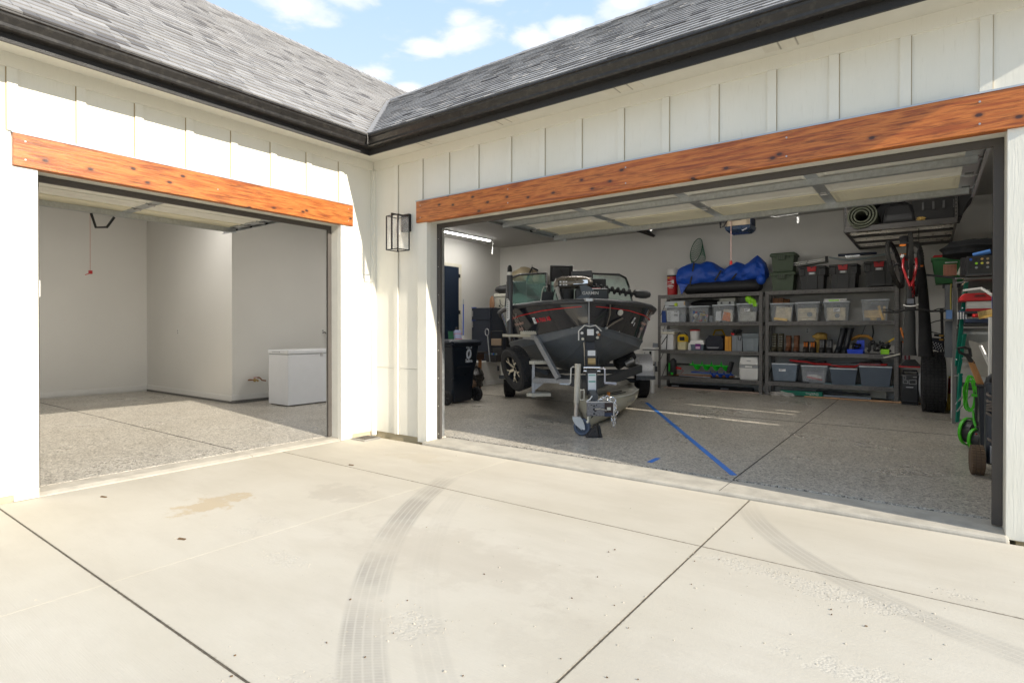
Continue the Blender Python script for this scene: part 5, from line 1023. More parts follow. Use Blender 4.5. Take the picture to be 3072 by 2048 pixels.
# windshield
WSF = pm((.014, .014, .015), .4); GL = glassy((.10, .19, .16), .45, .06)
def ws(pts, nm='windshield'):
    f = part('windshield_frame', MB().tube(pts, .022, 6, True), WSF, boat); part('glass', MB().add(pts, [tuple(range(len(pts)))]), GL, f)
ws([(-1.24, 3.0, 1.80), (-.44, 2.72, 1.80), (-.44, 2.92, 2.47), (-.95, 3.0, 2.455), (-1.12, 3.15, 2.40), (-1.2, 3.3, 2.28)]); ws([(-.36, 2.74, 1.9), (.36, 2.74, 1.9), (.36, 2.93, 2.465), (-.36, 2.93, 2.47)]); ws([(.44, 2.72, 1.80), (1.26, 3.0, 1.80), (1.22, 3.3, 2.26), (1.13, 3.15, 2.40), (.98, 3.0, 2.45), (.44, 2.92, 2.465)])
part('windshield_base', MB().loft([[(x, 2.60, 1.62), (x, 2.70, 1.80), (x, 3.3, 1.80), (x, 3.3, 1.60)] for x in (-1.25, -.42)]).loft([[(x, 2.60, 1.62), (x, 2.70, 1.80), (x, 3.3, 1.80), (x, 3.3, 1.60)] for x in (.42, 1.27)]), DK, boat)
part('dash_console', MB().box(-1.05, -.5, 3.2, 3.5, 1.7, 2.0), DK, boat, bev=.03); part('steering_wheel', MB().tube([(-.72 + .19 * math.cos(a), 3.5 + .05 * math.sin(a), 2.06 + .17 * math.sin(a)) for a in [2 * math.pi * k / 20 for k in range(20)]], .016, 6, True), BLK, boat); part('chart_plotter', MB().obox((-.98, 3.15, 2.12), (.34, .05, .44), (-.2, 0, 0)), pm((.05, .07, .07), .15), boat, bev=.01)
part('antenna', MB().cyl((-.66, 3.3, 1.9), (-.70, 3.5, 2.70), .004, n=5), BLK, boat)
part('orange_line', MB().tube([(1.10, 1.5, 1.735), (1.18, 1.45, 1.74), (1.25, 1.5, 1.72), (1.30, 1.6, 1.71)], .022, 7), pm((.75, .06, .01), .5), boat, smooth=True); part('seat', MB().box(.35, .8, 4.0, 4.4, 1.5, 2.1), DK, boat, bev=.05); part('seat', MB().box(-.9, -.45, 4.0, 4.4, 1.5, 2.1), DK, boat, bev=.05)
# trolling motor
tm = ft('trolling_motor', 'grey and black trolling motor stowed across the bow deck', 'motor', TH + .03)
HEADC = pm((.20, .175, .145), .28, .5, .2, 8)
part('motor_head', MB().loft([[(x, .62 - w * math.cos(a) - .02, 2.09 + dz + h * math.sin(a)) for a in [2 * math.pi * k / 16 for k in range(16)]] for x, w, h, dz in ((-.34, .03, .03, -.03), (-.31, .085, .075, -.02), (-.22, .10, .092, -.005), (.05, .10, .09, .005), (.14, .085, .075, .005), (.20, .03, .03, 0))]), HEADC, tm, smooth=True)
part('chrome_plate', MB().bar((-.08, .515, 2.085), (.13, .515, 2.10), .02, .065), CHROME, tm, bev=.008); kp = part('keypad', MB().bar((-.28, .515, 2.07), (-.14, .515, 2.078), .016, .085), BLK2, tm)
for x in (-.25, -.205, -.17):
    for zz_ in (2.055, 2.095): part('key', MB().box(x - .012, x + .012, .498, .508, zz_ - .01, zz_ + .01), STK, kp)
part('foot_bracket', MB().box(-.05, .40, .42, .62, 1.83, 2.0), pm((.035, .038, .042), .4), tm, bev=.03); part('side_arm', MB().prism([(-.06, 1.84), (.10, 1.83), (.20, 1.98), (.06, 2.06), (.0, 2.03), (.03, 1.92)], 'y', .38, .43), pm((.10, .115, .13), .4, .3), tm, bev=.006)
text('GARMIN', .058, WHT, tm, (.145, .374, 1.93), FACE_Y, bold=.001); part('motor_drum', MB().cyl((-.16, .55, 1.82), (-.16, .55, 2.0), .10, n=18), BLK, tm, bev=.012); part('steady_strut', MB().bar((-.30, .5, 2.02), (-.24, .46, 1.83), .05, .04), STEEL, tm); part('plate', MB().box(-.28, .10, .4, .7, 1.815, 1.83), ALU, tm)
part('controller_box', MB().obox((.06, .72, 2.22), (.28, .14, .09), (0, R(-2), 0)), pm((.07, .07, .075), .35), tm, bev=.012)
part('mount_pad', MB().box(.20, .42, .85, 1.1, 1.88, 2.17), BLK2, tm, bev=.015); part('red_lever', MB().box(.16, .30, .48, .52, 1.975, 2.01), pm((.4, .02, .02), .5), tm, bev=.01)
sh0, sh1 = Vector((.14, .58, 2.04)), Vector((.80, .52, 1.925)); part('shaft', MB().cyl(sh0, sh1, .022, n=10), BLK, tm, smooth=True)
pts = []; d = (sh1 - sh0).normalized(); u = d.orthogonal().normalized(); w_ = d.cross(u)
for i in range(110): a = i * .42; pts.append(sh0.lerp(sh1, .12 + .85 * i / 110) + (u * math.cos(a) + w_ * math.sin(a)) * .045)
part('coiled_cable', MB().tube(pts, .013, 6), BLK, tm, smooth=True); part('motor_pod', MB().lathe((.76, .525, 1.93), [(.02, 0), (.05, .02), (.058, .08), (.055, .16), (.035, .21), (.01, .22)], 14, (1, -.05, -.06), True), BLK2, tm, smooth=True)
part('screen', MB().obox((-.20, 1.2, 2.28), (.34, .05, .24), (R(14), 0, R(6))), BLK2, tm, bev=.012); part('screen_back', MB().obox((-.21, 1.165, 2.27), (.24, .03, .17), (R(14), 0, R(6))), pm((.05, .05, .055), .5), tm, bev=.01); part('screen_edge', MB().tube([(-.05, 1.17, 2.40), (-.02, 1.17, 2.40), (-.03, 1.15, 2.24)], .006, 5), WHT, tm)
part('screen_arm', MB().cyl((-.2, 1.2, 1.75), (-.2, 1.2, 2.2), .025), BLK, tm); part('bow_panel', MB().box(-.50, -.34, .75, .78, 1.80, 1.98), BLK2, tm); part('panel_edge', MB().tube([(-.52, .74, 1.80), (-.49, .74, 2.0), (-.47, .74, 2.045), (-.42, .74, 2.05)], .006, 5), pm((.55, .52, .45), .4), tm)
c0 = Vector((0, .55, 1.82)); k_ = 1.10; rm_ = Matrix.Rotation(TH + .03, 3, 'Z')
tm.scale = (k_, k_, k_); tm.location = Vector(tm.location) + rm_ @ (c0 - k_ * c0 + Vector((-.10, 0, -.025)))
part('wiring', MB().tube([(-.30, .5, 2.04), (-.34, .5, 1.95), (-.36, .55, 1.85), (-.3, .7, 1.80)], .009, 5).tube([(-.27, .52, 2.0), (-.31, .5, 1.92), (-.28, .52, 1.82)], .007, 5).tube([(-.22, 1.13, 2.33), (-.17, 1.12, 2.26), (-.22, 1.13, 2.2)], .005, 5), BLK, tm)
# trailer
TRF = pm((.055, .062, .072), .45, .4, .3, 25, dirt=.25); SPECK = pm((.34, .345, .36), .45, .4, .5, 120, dirt=.2)
tr = ft('boat_trailer', 'dark galvanised boat trailer with spare wheel, steps and jack', 'trailer')
def tube4(nm, pts, w, h, m=TRF):
    q = MB()
    for a, b in zip(pts, pts[1:]): q.bar(a, b, w, h)
    return part(nm, q, m, tr, bev=.006)
for sg in (-1, 1): tube4('frame_rail', [(sg * .04, -.5, .60), (sg * .06, -.15, .61), (sg * 1.08, 2.2, .68)], .065, .13, TRF); tube4('side_rail', [(sg * 1.08, 2.17, .68), (sg * 1.08, 5.3, .66)], .065, .13)
for y in (1.2, 2.6, 4.6): tube4('cross_member', [(-.95 if y > 2 else -.62, y, .60), (.95 if y > 2 else .62, y, .60)], .06, .08)
part('axle', MB().cyl((-1.3, 3.7, .34), (1.3, 3.7, .34), .045), TRF, tr)
for sg in (-1, 1): part('bunk', MB().bar((sg * .5, 2.3, .80), (sg * .55, 5.2, .80), .09, .05), BLK2, tr)
tube4('tongue', [(.0, -.95, .50), (0, .1, .57)], .09, .12, TRF)
text('LUND', .085, pm((.36, .33, .33), .5), tr, (.93, 1.83 - .05, .668), Matrix.Rotation(R(66.5), 4, 'Z') @ FACE_Y, bold=.002, sx=.8)
def tyre(par, c, n, r, w, rim, treadm=RUB, ring=True):
    n = Vector(n).normalized(); h = w / 2
    t = part('tyre', MB().lathe(c, [(rim * 1.0, -h * .75), (rim * 1.12, -h * .95), (r * .90, -h), (r * .985, -h * .82), (r, -h * .6), (r, h * .6), (r * .985, h * .82), (r * .9, h), (rim * 1.12, h * .95), (rim, h * .75), (rim, -h * .75)], 40, n), treadm, par, smooth=True)
    if ring:
        g = MB()
        a = n.orthogonal().normalized(); b = n.cross(a)
        for k in range(46):
            th = 2 * math.pi * k / 46; rad = a * math.cos(th) + b * math.sin(th); tg = n.cross(rad)
            for q in (-.62, -.21, .21, .62): g.bar(Vector(c) + rad * (r + .003) + n * (q * h - h * .15) + tg * .0, Vector(c) + rad * (r + .003) + n * (q * h + h * .15), .030 * r / .34, .012, rad)
        part('tread_block', g, treadm, t, kind='stuff')
    return t
def wheel(par, c, n, r, w, rimr, spoke=True):
    n = Vector(n).normalized(); wr = part('rim', MB().lathe(c, [(.02, w * .18), (rimr * .3, w * .20), (rimr * .34, w * .08), (rimr * .9, w * .05), (rimr * .98, w * .40), (rimr, w * .36), (rimr, -w * .36), (rimr * .9, -w * .36)], 30, n), pm((.05, .055, .065), .3, .7), par, smooth=True)
    a = n.orthogonal().normalized(); b = n.cross(a)
    for k in range(5):
        th = 2 * math.pi * k / 5 + .3; rad = a * math.cos(th) + b * math.sin(th); tg = n.cross(rad); m = MB()
        m.bar(Vector(c) + n * w * .2 + rad * rimr * .15, Vector(c) + n * w * .34 + rad * rimr * .55, rimr * .20, .012, n); m.bar(Vector(c) + n * w * .34 + rad * rimr * .52, Vector(c) + n * w * .36 + rad * rimr * .97 + tg * rimr * .22, rimr * .10, .012, n); m.bar(Vector(c) + n * w * .34 + rad * rimr * .52, Vector(c) + n * w * .36 + rad * rimr * .97 - tg * rimr * .22, rimr * .10, .012, n)
        part('spoke', m, pm((.72, .68, .58), .25, .9), wr)
    return wr
SP = (-1.06, .86, .77); SN = (-.80, -.52, -.26)
sw = tyre(tr, SP, SN, .345, .225, .205); wheel(tr, SP, SN, .345, .225, .205); part('spare_bracket', MB().bar((-.95, 1.0, .80), (-.5, 1.0, .66), .06, .06), TRF, tr)
for sg in (-1, 1): tyre(tr, (sg * 1.36, 3.7, .345), (sg, 0, 0), .345, .22, .2); wheel(tr, (sg * 1.36, 3.7, .345), (sg, 0, 0), .345, .22, .2)
for sg in (-1, 1):
    fp = [(3.7 + .43 * math.cos(a), .42 + .47 * math.sin(a)) for a in [math.pi * k / 12 for k in range(13)]]
    m = MB().loft([[(sg * 1.18, y, z_), (sg * 1.52, y, z_), (sg * 1.52, y, z_ - .03), (sg * 1.18, y, z_ - .03)] for y, z_ in fp]); f = part('fender', m, SPECK if sg > 0 else pm((.55, .53, .47), .5), tr, smooth=True)
    part('fender_side', MB().prism([(q[0], q[1] - .01) for q in fp], 'x', sg * 1.512, sg * 1.52), SPECK if sg > 0 else pm((.55, .53, .47), .5), f); part('mud_flap', MB().box(sg * 1.18, sg * 1.55, 3.25, 3.29, .40, .47), TRF, tr)
    part('reflector', MB().box(sg * 1.54, sg * 1.58, 3.2, 3.25, .56, .66), BLK, tr)
for c_ in ((.62, 2.0, .80), (.78, 2.1, .90)): part('keel_roller', MB().cyl((c_[0], c_[1] - .03, c_[2] - .04), (c_[0] + .16, c_[1] + .02, c_[2] + .05), .10, n=16), RUB, tr, bev=.012)
part('roller_spring', MB().cyl((.78, 1.95, .78), (.92, 1.95, .86), .055, n=12), STEEL, tr); part('tie_hook', MB().tube([(1.02, 2.0, .75), (1.02, 2.0, .90), (1.10, 2.0, .92)], .008, 5), STEEL, tr)
# steps and guide pole on the left
PADM = pm((.52, .49, .40), .6); 
def step(x0, x1, y0, y1, z):
    p_ = part('step_pad', MB().prism([(x0, y0 + .03), (x0 + .08, y0), (x1, y0 + .08), (x1 - .02, y1), (x0 + .02, y1)], 'z', z, z + .05), PADM, tr, bev=.008)
    for k in range(6): part('grip_rib', MB().bar((x0 + .05 + k * .03, y0 + .05, z + .052), (x0 + .05 + k * .03, y1 - .03, z + .052), .012, .007), pm((.58, .57, .53), .7), p_)
step(-1.0, -.72, .55, .78, 1.305); step(-.86, -.52, .48, .74, .855); step(-.90, -.53, .48, .74, .365)
tube4('step_post', [(-.80, .62, .34), (-.80, .62, .86)], .05, .05, SPECK); tube4('step_arm', [(-.80, .60, .61), (-.22, .22, .62)], .05, .07, SPECK); tube4('step_brace', [(-.95, .85, 1.27), (-.76, .62, 1.26), (-.42, .30, .66)], .06, .08, SPECK); tube4('pole_arm', [(-1.28, .72, 1.29), (-.78, .70, 1.285)], .06, .045, pm((.40, .36, .28), .4, .6)); part('gusset', MB().prism([(-.78, .59), (-.60, .59), (-.78, .45)], 'y', .60, .61), SPECK, tr)
pp = part('guide_pole', MB().cyl((-1.168, .7, 1.31), (-1.168, .7, 2.22), .047, n=16).cyl((-1.168, .7, 1.96), (-1.168, .7, 2.12), .053, n=16), pm((.055, .055, .06), .35), tr, smooth=True); part('white_band', MB().cyl((-1.168, .7, 2.18), (-1.168, .7, 2.28), .036, n=14), WHT, pp); part('pole_cap', MB().lathe((-1.168, .7, 2.27), [(.038, 0), (.036, .07), (.02, .105), (.004, .11)], 14), BLK, pp, smooth=True)
part('pole_label', MB().prism([(-1.213, 1.50), (-1.165, 1.54), (-1.165, 1.81), (-1.185, 1.85), (-1.213, 1.86)], 'y', .636, .662), WHT, pp); s = MB()
for k in range(9): s.box(-1.205, -1.185, .6335, .6365, 1.56 + k * .033, 1.575 + k * .033)
part('print_mark', s, INK, pp, kind='stuff')
# winch stand
BP = pm((.028, .028, .031), .4)
tube4('winch_post', [(0, -.48, .52), (0, -.30, .90), (0, -.16, 1.34)], .13, .10, BP); part('bow_stop', MB().prism([(-.15, 1.23), (-.15, 1.36), (-.07, 1.43), (.07, 1.43), (.15, 1.36), (.15, 1.23)], 'y', -.20, -.08), BP, tr, bev=.006)
part('stop_edge', MB().tube([(-.155, -.21, 1.23), (-.155, -.21, 1.36), (-.075, -.21, 1.437), (0, -.21, 1.42), (.075, -.21, 1.437), (.155, -.21, 1.36)], .009, 5), WHT, tr); part('stop_block', MB().box(-.065, .065, -.28, -.20, 1.215, 1.40), BLK, tr, bev=.008); part('stop_label', MB().box(-.045, .045, -.285, -.2805, 1.30, 1.385), STK, tr)
for x, z_, mm in ((-.11, 1.33, WHT), (-.10, 1.25, CREAM), (.10, 1.34, WHT), (.10, 1.27, CREAM), (.12, 1.31, COP)): part('bolt', MB().cyl((x, -.23, z_), (x, -.20, z_), .02, n=8), mm, tr)
part('winch_case', MB().box(-.075, .075, -.46, -.36, .88, 1.10), BP, tr, bev=.006); part('winch_label', MB().box(-.05, .05, -.47, -.4605, 1.03, 1.10), STK, tr); part('winch_spool', MB().cyl((-.05, -.47, .955), (.05, -.47, .955), .045), pm((.42, .30, .14), .7), tr)
for x in (-.085, .085): part('winch_cheek', MB().box(x - .006, x + .006, -.52, -.36, .84, 1.02), BLK, tr)
part('roller_bar', MB().cyl((-.11, -.53, .875), (.11, -.53, .875), .018).cyl((-.11, -.53, .83), (.11, -.53, .83), .013), CHROME, tr); part('crank', MB().tube([(.10, -.50, .86), (.15, -.52, .87), (.17, -.53, .85), (.17, -.53, .68)], .014, 6).cyl((.165, -.53, .675), (.32, -.53, .665), .021), pm((.42, .42, .46), .35, .6), tr, smooth=True)
lb = part('warning_label', MB().box(-.052, .052, -.560, -.5535, .58, .80), STK, tr); part('label_stripe', MB().box(-.045, .045, -.563, -.5605, .77, .785).box(-.045, .045, -.563, -.5605, .685, .705), pm((.15, .38, .32), .5), lb); part('label_back', MB().box(-.07, .07, -.553, -.48, .53, .84), BP, tr)
part('cable', MB().tube([(-.09, -.3, 1.2), (-.092, -.42, 1.1), (-.09, -.48, .9)], .006, 5), pm((.4, .34, .25), .5), tr)
# coupler, chains
CP = pm((.15, .15, .16), .42, .5, .5, 60, dirt=.2)
cpl = part('coupler', MB().box(-.10, .12, -1.0, -.94, .305, .475), CP, tr, bev=.006)
for x, z_, r in ((-.045, .445, .008), (.02, .44, .008), (-.01, .43, .012), (-.012, .39, .016), (.005, .375, .016), (-.01, .335, .013), (-.05, .32, .006), (.02, .32, .006)): part('bolt_hole', MB().cyl((x, -1.003, z_), (x, -.99, z_), r, n=10), BLK, cpl)
part('coupler_side', MB().box(.122, .23, -.98, -.90, .34, .47), pm((.03, .012, .01), .5), tr); part('hitch_bracket', MB().box(.11, .24, -.99, -.90, .30, .345), NAVY, tr, bev=.004); part('bracket_frame', MB().box(.225, .24, -1.0, -.88, .305, .48).box(-.11, .24, -1.0, -.88, .474, .486), STEEL, tr); part('latch_pin', MB().tube([(0, -1.01, .39), (.06, -1.02, .40), (.14, -1.02, .38)], .010, 6), CHROME, tr); part('plug_box', MB().box(.15, .195, -1.0, -.97, .38, .415), CREAM, tr)
def chain(pts, r=.008):
    m = MB(); pts = [Vector(p) for p in pts]; step_ = .034; i = 0
    for a, b in zip(pts, pts[1:]):
        n = max(1, int((b - a).length / step_)); d = (b - a).normalized(); u = d.orthogonal().normalized(); w = d.cross(u)
        for k in range(n):
            c = a.lerp(b, (k + .5) / n); s_ = u if i % 2 else w; i += 1
            m.tube([c + d * .026 * math.cos(t) + s_ * .014 * math.sin(t) for t in [2 * math.pi * q / 10 for q in range(10)]], r * .6, 5, True)
    return part('chain', m, CHROME, tr, smooth=True, kind='stuff')
chain([(.04, -.95, .49), (.10, -.97, .53), (.17, -.96, .545), (.24, -.97, .52), (.26, -1.0, .45), (.25, -1.0, .36)]); chain([(.06, -.96, .50), (.13, -.98, .515), (.21, -.97, .50)]); chain([(.21, -1.0, .31), (.22, -1.0, .22), (.235, -1.0, .17), (.245, -1.0, .24), (.25, -1.0, .31)], .007)
part('chain_hook', MB().tube([(.25, -1.0, .31), (.28, -1.0, .35), (.285, -1.0, .38)], .008, 5), CHROME, tr); part('breakaway_pin', MB().cyl((-.085, -1.0, .30), (-.085, -1.0, .245), .009).ball((-.09, -1.0, .235), .017), CREAM, tr); part('winch_hasp', MB().tube([(-.10, -.97, .485), (-.06, -.97, .51), (-.03, -.96, .55)], .009, 5), WHT, tr)
# jack with its caster
JC = pm((.50, .47, .40), .45, .1, .1, 10, dirt=.2)
j = part('jack_tube', MB().cyl((-.205, -.62, .42), (-.188, -.62, .925), .038, n=16), JC, tr, smooth=True); part('inner_tube', MB().cyl((-.215, -.62, .235), (-.206, -.62, .43), .029, n=14), pm((.46, .42, .38), .35, .5, .2, 20), j, smooth=True); part('jack_collar', MB().cyl((-.19, -.62, .90), (-.188, -.62, .93), .041), JC, j)
part('jack_handle', MB().tube([(-.20, -.60, .88), (-.25, -.58, .89), (-.275, -.57, .87), (-.28, -.56, .68), (-.30, -.56, .655), (-.42, -.52, .655)], .011, 7), GALV, j, smooth=True); part('jack_bracket', MB().box(-.165, -.16, -.66, -.56, .46, .60).box(-.165, -.11, -.66, -.655, .46, .472).box(-.165, -.11, -.66, -.655, .588, .60).box(-.115, -.105, -.66, -.56, .46, .60), CREAM, j)
part('caster_fork', MB().prism([(-.26, .235), (-.26, .205), (-.23, .15), (-.15, .08), (-.10, .09), (-.105, .14), (-.13, .21), (-.155, .235)], 'y', -.70, -.685).prism([(-.26, .235), (-.26, .205), (-.23, .15), (-.15, .08), (-.10, .09), (-.105, .14), (-.13, .21), (-.155, .235)], 'y', -.60, -.585).box(-.262, -.155, -.70, -.585, .233, .245), pm((.55, .56, .55), .45), j, bev=.004)
CWH = pm((.085, .11, .16), .55); cc = (-.135, -.642, .112); part('caster_tyre', MB().lathe((cc[0], cc[1], cc[2] - 0), [(.078, -.028), (.10, -.03), (.112, -.018), (.112, .018), (.10, .03), (.078, .028), (.078, -.028)], 26, (.25, 1, 0)), CWH, j, smooth=True); part('caster_hub', MB().lathe(cc, [(.005, -.026), (.03, -.026), (.034, -.015), (.065, -.012), (.08, -.022), (.08, .022), (.06, .012), (.005, .02)], 20, (.25, 1, 0)), pm((.06, .08, .12), .5), j, smooth=True); part('axle_bolt', MB().cyl((-.118, -.71, .095), (-.118, -.58, .095), .012), CHROME, j)
ck = ft('wheel_chock', 'black ribbed plastic wheel chock wedged against the trailer jack wheel', 'wheel chock')
m = MB().prism([(-.10, .003), (.07, .003), (.045, .155), (.02, .155)], 'y', -.80, -.66); part('wedge', m, pm((.035, .03, .027), .6), ck, bev=.006); part('end_frame', MB().prism([(.075, .003), (.115, .003), (.085, .15), (.05, .158)], 'y', -.79, -.64), pm((.025, .024, .024), .5), ck, bev=.006)
for k in range(5): part('cavity', MB().box(-.075 + k * .03, -.06 + k * .03, -.8025, -.79, .012, .028), BLK, ck)
for x, z_, r in ((.03, .125, .010), (.02, .08, .014), (-.03, .05, .007), (.045, .05, .007)): part('cavity', MB().cyl((x, -.8025, z_), (x, -.79, z_), r, n=10), BLK, ck)
part('cavity', MB().bar((.09, -.793, .02), (.07, -.793, .135), .014, .01, (0, 1, 0)), BLK, ck)
# kayak under the trailer tongue
KB = pm((.40, .385, .31), .32, 0, .08, 3, coat=.2, dirt=.1)
ky = thing('kayak', 'beige sit-on kayak lying on the floor under the trailer tongue', 'kayak', (O3[0], O3[1], .034), TH - R(17), None, True)
def ks(y, w, zk, zs, zt, cx=0):
    hp = [(0, zk), (.35, zk + .02), (.75, zk + .10), (.96, zk + .2), (1, zs), (.95, zs + .03), (.6, zt), (0, zt + .005)]
    return [(cx + w * a, y, z_) for a, z_ in hp] + [(cx - w * a, y, z_) for a, z_ in hp[-2:0:-1]]
part('hull', MB().loft([ks(.04, .012, .03, .31, .37), ks(.10, .075, .0, .33, .385), ks(.22, .155, .0, .32, .395), ks(.5, .28, .0, .31, .405), ks(.95, .365, .0, .31, .40), ks(1.5, .395, 0, .30, .38), ks(2.3, .38, 0, .30, .36), ks(2.9, .22, .02, .31, .38), ks(3.3, .02, .12, .35, .40)]), KB, ky, smooth=True)
part('rim', MB().tube([(.13, .30, .365), (.25, .55, .36), (.36, 1.0, .35), (.40, 1.5, .335), (.39, 2.2, .335)], .012, 6), pm((.55, .55, .50), .4), ky, smooth=True); part('deck_groove', MB().tube([(.05, .45, .405), (.18, .75, .412), (.26, 1.2, .40)], .010, 6).tube([(.10, .4, .40), (.24, .75, .40), (.32, 1.2, .385)], .009, 6), BLK2, ky)
part('handle_recess', MB().lathe((-.005, .085, .17), [(.002, 0), (.05, .002), (.052, .012)], 16, (0, -1, .15)), BLK, ky); part('carry_handle', MB().tube([(-.04 + .045 * math.cos(a) + .04, .07, .165 + .045 * math.sin(a)) for a in [2 * math.pi * k / 16 for k in range(16)]], .008, 6, True).tube([(-.03, .065, .25), (-.04, .06, .2), (-.03, .06, .13), (0, .065, .10), (.035, .06, .14), (.04, .06, .26)], .009, 6), BLK2, ky); part('scupper', MB().ball((.30, .85, .22), .012).ball((.36, 1.15, .24), .012), BLK, ky); part('drain_plug', MB().cyl((.20, .42, .40), (.20, .42, .46), .025), pm((.45, .16, .02), .5), ky)
# ---------------------------------------------------------------- left side of the double garage
CART = pm((.008, .013, .022), .32, 0, .15, 3)
c = thing('trash_cart', 'dark navy wheeled trash cart with a white swirl emblem', 'trash cart', (-1.35, 3.05, .034))
F0 = .06
part('body', MB().loft([[(x, y, z_) for x, y in ((xa, ya), (xb, ya), (xb, yb), (xa, yb))] for xa, xb, ya, yb, z_ in ((-1.60, -1.06, 2.76, 3.28, F0), (-1.66, -1.04, 2.72, 3.33, .60), (-1.70, -1.02, 2.685, 3.385, .80), (-1.74, -1.01, 2.66, 3.43, 1.12))]), CART, c, bev=.03)
part('rim', MB().box(-1.78, -.99, 2.63, 3.46, 1.11, 1.16), CART, c, bev=.012); part('lid', MB().loft([[(x, y, z_) for x, y in ((-1.80 + k, 2.60 + k), (-1.02 - k, 2.60 + k), (-1.02 - k, 3.50 - k), (-1.80 + k, 3.50 - k))] for k, z_ in ((0, 1.165), (0, 1.19), (.07, 1.225))]), CART, c, bev=.01)
part('handle', MB().cyl((-.97, 2.66, 1.17), (-.97, 3.44, 1.17), .018).box(-1.02, -.96, 2.68, 2.72, 1.14, 1.18).box(-1.02, -.96, 3.38, 3.42, 1.14, 1.18), CART, c)
part('lift_bar', MB().cyl((-1.02, 2.80, .72), (-1.02, 3.2, .72), .012), CART, c)
for y in (2.58, 3.44):
    w = part('wheel', MB().lathe((-1.08, y, .165), [(.06, -.035), (.115, -.04), (.135, -.025), (.135, .025), (.115, .04), (.06, .035)], 24, (0, 1, 0), True), RUB, c, smooth=True)
    part('hub', MB().lathe((-1.08, y, .165), [(.005, -.045), (.03, -.045), (.034, -.03), (.11, -.025), (.11, .025), (.005, .045)], 20, (0, 1, 0)), pm((.03, .032, .036), .4), w, smooth=True)
    for k in range(6): a = k * math.pi / 3; part('spoke', MB().bar((-1.08 + .03 * math.cos(a), y - .04, .165 + .03 * math.sin(a)), (-1.08 + .11 * math.cos(a), y - .036, .165 + .11 * math.sin(a)), .02, .02), pm((.03, .032, .036), .4), w)
LG = pm((.62, .66, .72), .5); lx = -.997
def cres(sg):
    P = []
    for k in range(13): a = R(55 + k * 17); P.append((.075 * math.cos(a) * 1.0, .098 * math.sin(a)))
    Q = []
    for k in range(13): a = R(262 - k * 17); Q.append((.022 + .056 * math.cos(a), -.0 + .068 * math.sin(a)))
    P = [(.078 * math.cos(R(38 + k * 16.5)), .095 * math.sin(R(38 + k * 16.5))) for k in range(12)]; Q = [(.012 + .05 * math.cos(R(220 - k * 14)), -.008 + .066 * math.sin(R(220 - k * 14))) for k in range(11)]
    return [(sg * a, sg * b) for a, b in P + Q]
lgx = lambda z_: -1.045 + .10 * 0
m = MB()
em = thing  # emblem is part of the cart
for sg in (1, -1):
    q = cres(sg); off = .006 * sg
    part('emblem', MB().prism([(3.13 + a + off, .955 + b * .98) for a, b in q], 'x', -1.02, -1.006), LG, c)
text('City of', .058, LG, c, (-1.005, 3.13, 1.075), FACE_X, bold=.0015); text('Salina', .088, LG, c, (-1.008, 3.13, .825), FACE_X, bold=.003)
# side door
dr = thing('side_door', 'dark navy door with white casing in the far left wall', 'door', (-4.44, 6.25, .63))
part('leaf', MB().box(-4.435, -4.40, 5.78, 6.64, .64, 3.13), pm((.008, .017, .036), .4), dr, bev=.004); part('casing', MB().box(-4.44, -4.41, 6.64, 6.765, .63, 3.14).box(-4.44, -4.412, 5.65, 5.78, .63, 3.14).box(-4.44, -4.411, 5.65, 6.765, 3.14, 3.23), CREAM, dr, bev=.004)
for z_ in (2.9, 1.9, .9): part('hinge', MB().cyl((-4.40, 6.645, z_ - .05), (-4.40, 6.645, z_ + .05), .012, n=8).box(-4.403, -4.395, 6.645, 6.70, z_ - .05, z_ + .05), BLK, dr)
part('groove', MB().box(-4.4005, -4.397, 6.28, 6.288, .75, 2.1), pm((.02, .03, .05), .4), dr)
st = struct('landing', MB().box(-4.44, -2.86, 5.45, 8.55, .0, .62), WALLP); part('baseboard', MB().box(-2.862, -2.845, 5.45, 8.53, .035, .14), BBW, st, bev=.004)
tb = thing('wooden_table', 'old wooden table with orange brown legs behind the trash cart', 'table', (-2.75, 5.0, .034))
part('top', MB().box(-3.2, -2.40, 4.55, 5.42, .86, .90), pm((.03, .024, .022), .4), tb, bev=.005); part('apron', MB().box(-3.12, -2.46, 4.62, 5.36, .72, .858), pm((.06, .022, .010), .5), tb)
for x, y in ((-2.52, 5.28), (-2.52, 4.68), (-3.08, 5.28), (-3.08, 4.68)): part('leg', MB().tub(x, y, .034, .86, .045, .045, .07, .07, open_=False), OAK, tb, bev=.006)
fr_ = thing('fridge', 'tall dark navy two-door fridge with blue corner hinges', 'fridge', (-3.2, 6.55, .62)); FD = pm((.012, .018, .034), .35)
part('cabinet', MB().box(-3.55, -2.93, 6.24, 6.85, .63, 1.985), FD, fr_, bev=.01); part('freezer_door', MB().box(-3.545, -2.935, 6.18, 6.232, 1.665, 1.98), FD, fr_, bev=.01); part('door', MB().box(-3.545, -2.935, 6.18, 6.232, .66, 1.65), FD, fr_, bev=.01)
for z_ in (1.985, 1.655): part('hinge_cap', MB().box(-3.56, -3.44, 6.185, 6.26, z_, z_ + .018), BLUE, fr_, bev=.003)
for z_ in (1.76, 1.48): part('handle', MB().bar((-3.5, 6.165, z_), (-3.5, 6.165, z_ + .15), .02, .02), STEEL, fr_)
ws_ = thing('wire_shelf', 'black metal shelf unit beside the navy fridge', 'shelf rack', (-3.2, 7.4, .62))
for x in (-3.62, -2.72):
    for y in (7.05, 7.7): part('post', MB().box(x - .02, x + .02, y - .02, y + .02, .62, 1.98), BLK2, ws_)
for z_ in (.9, 1.4, 1.96): part('shelf', MB().box(-3.64, -2.70, 7.03, 7.72, z_, z_ + .03), BLK2, ws_)
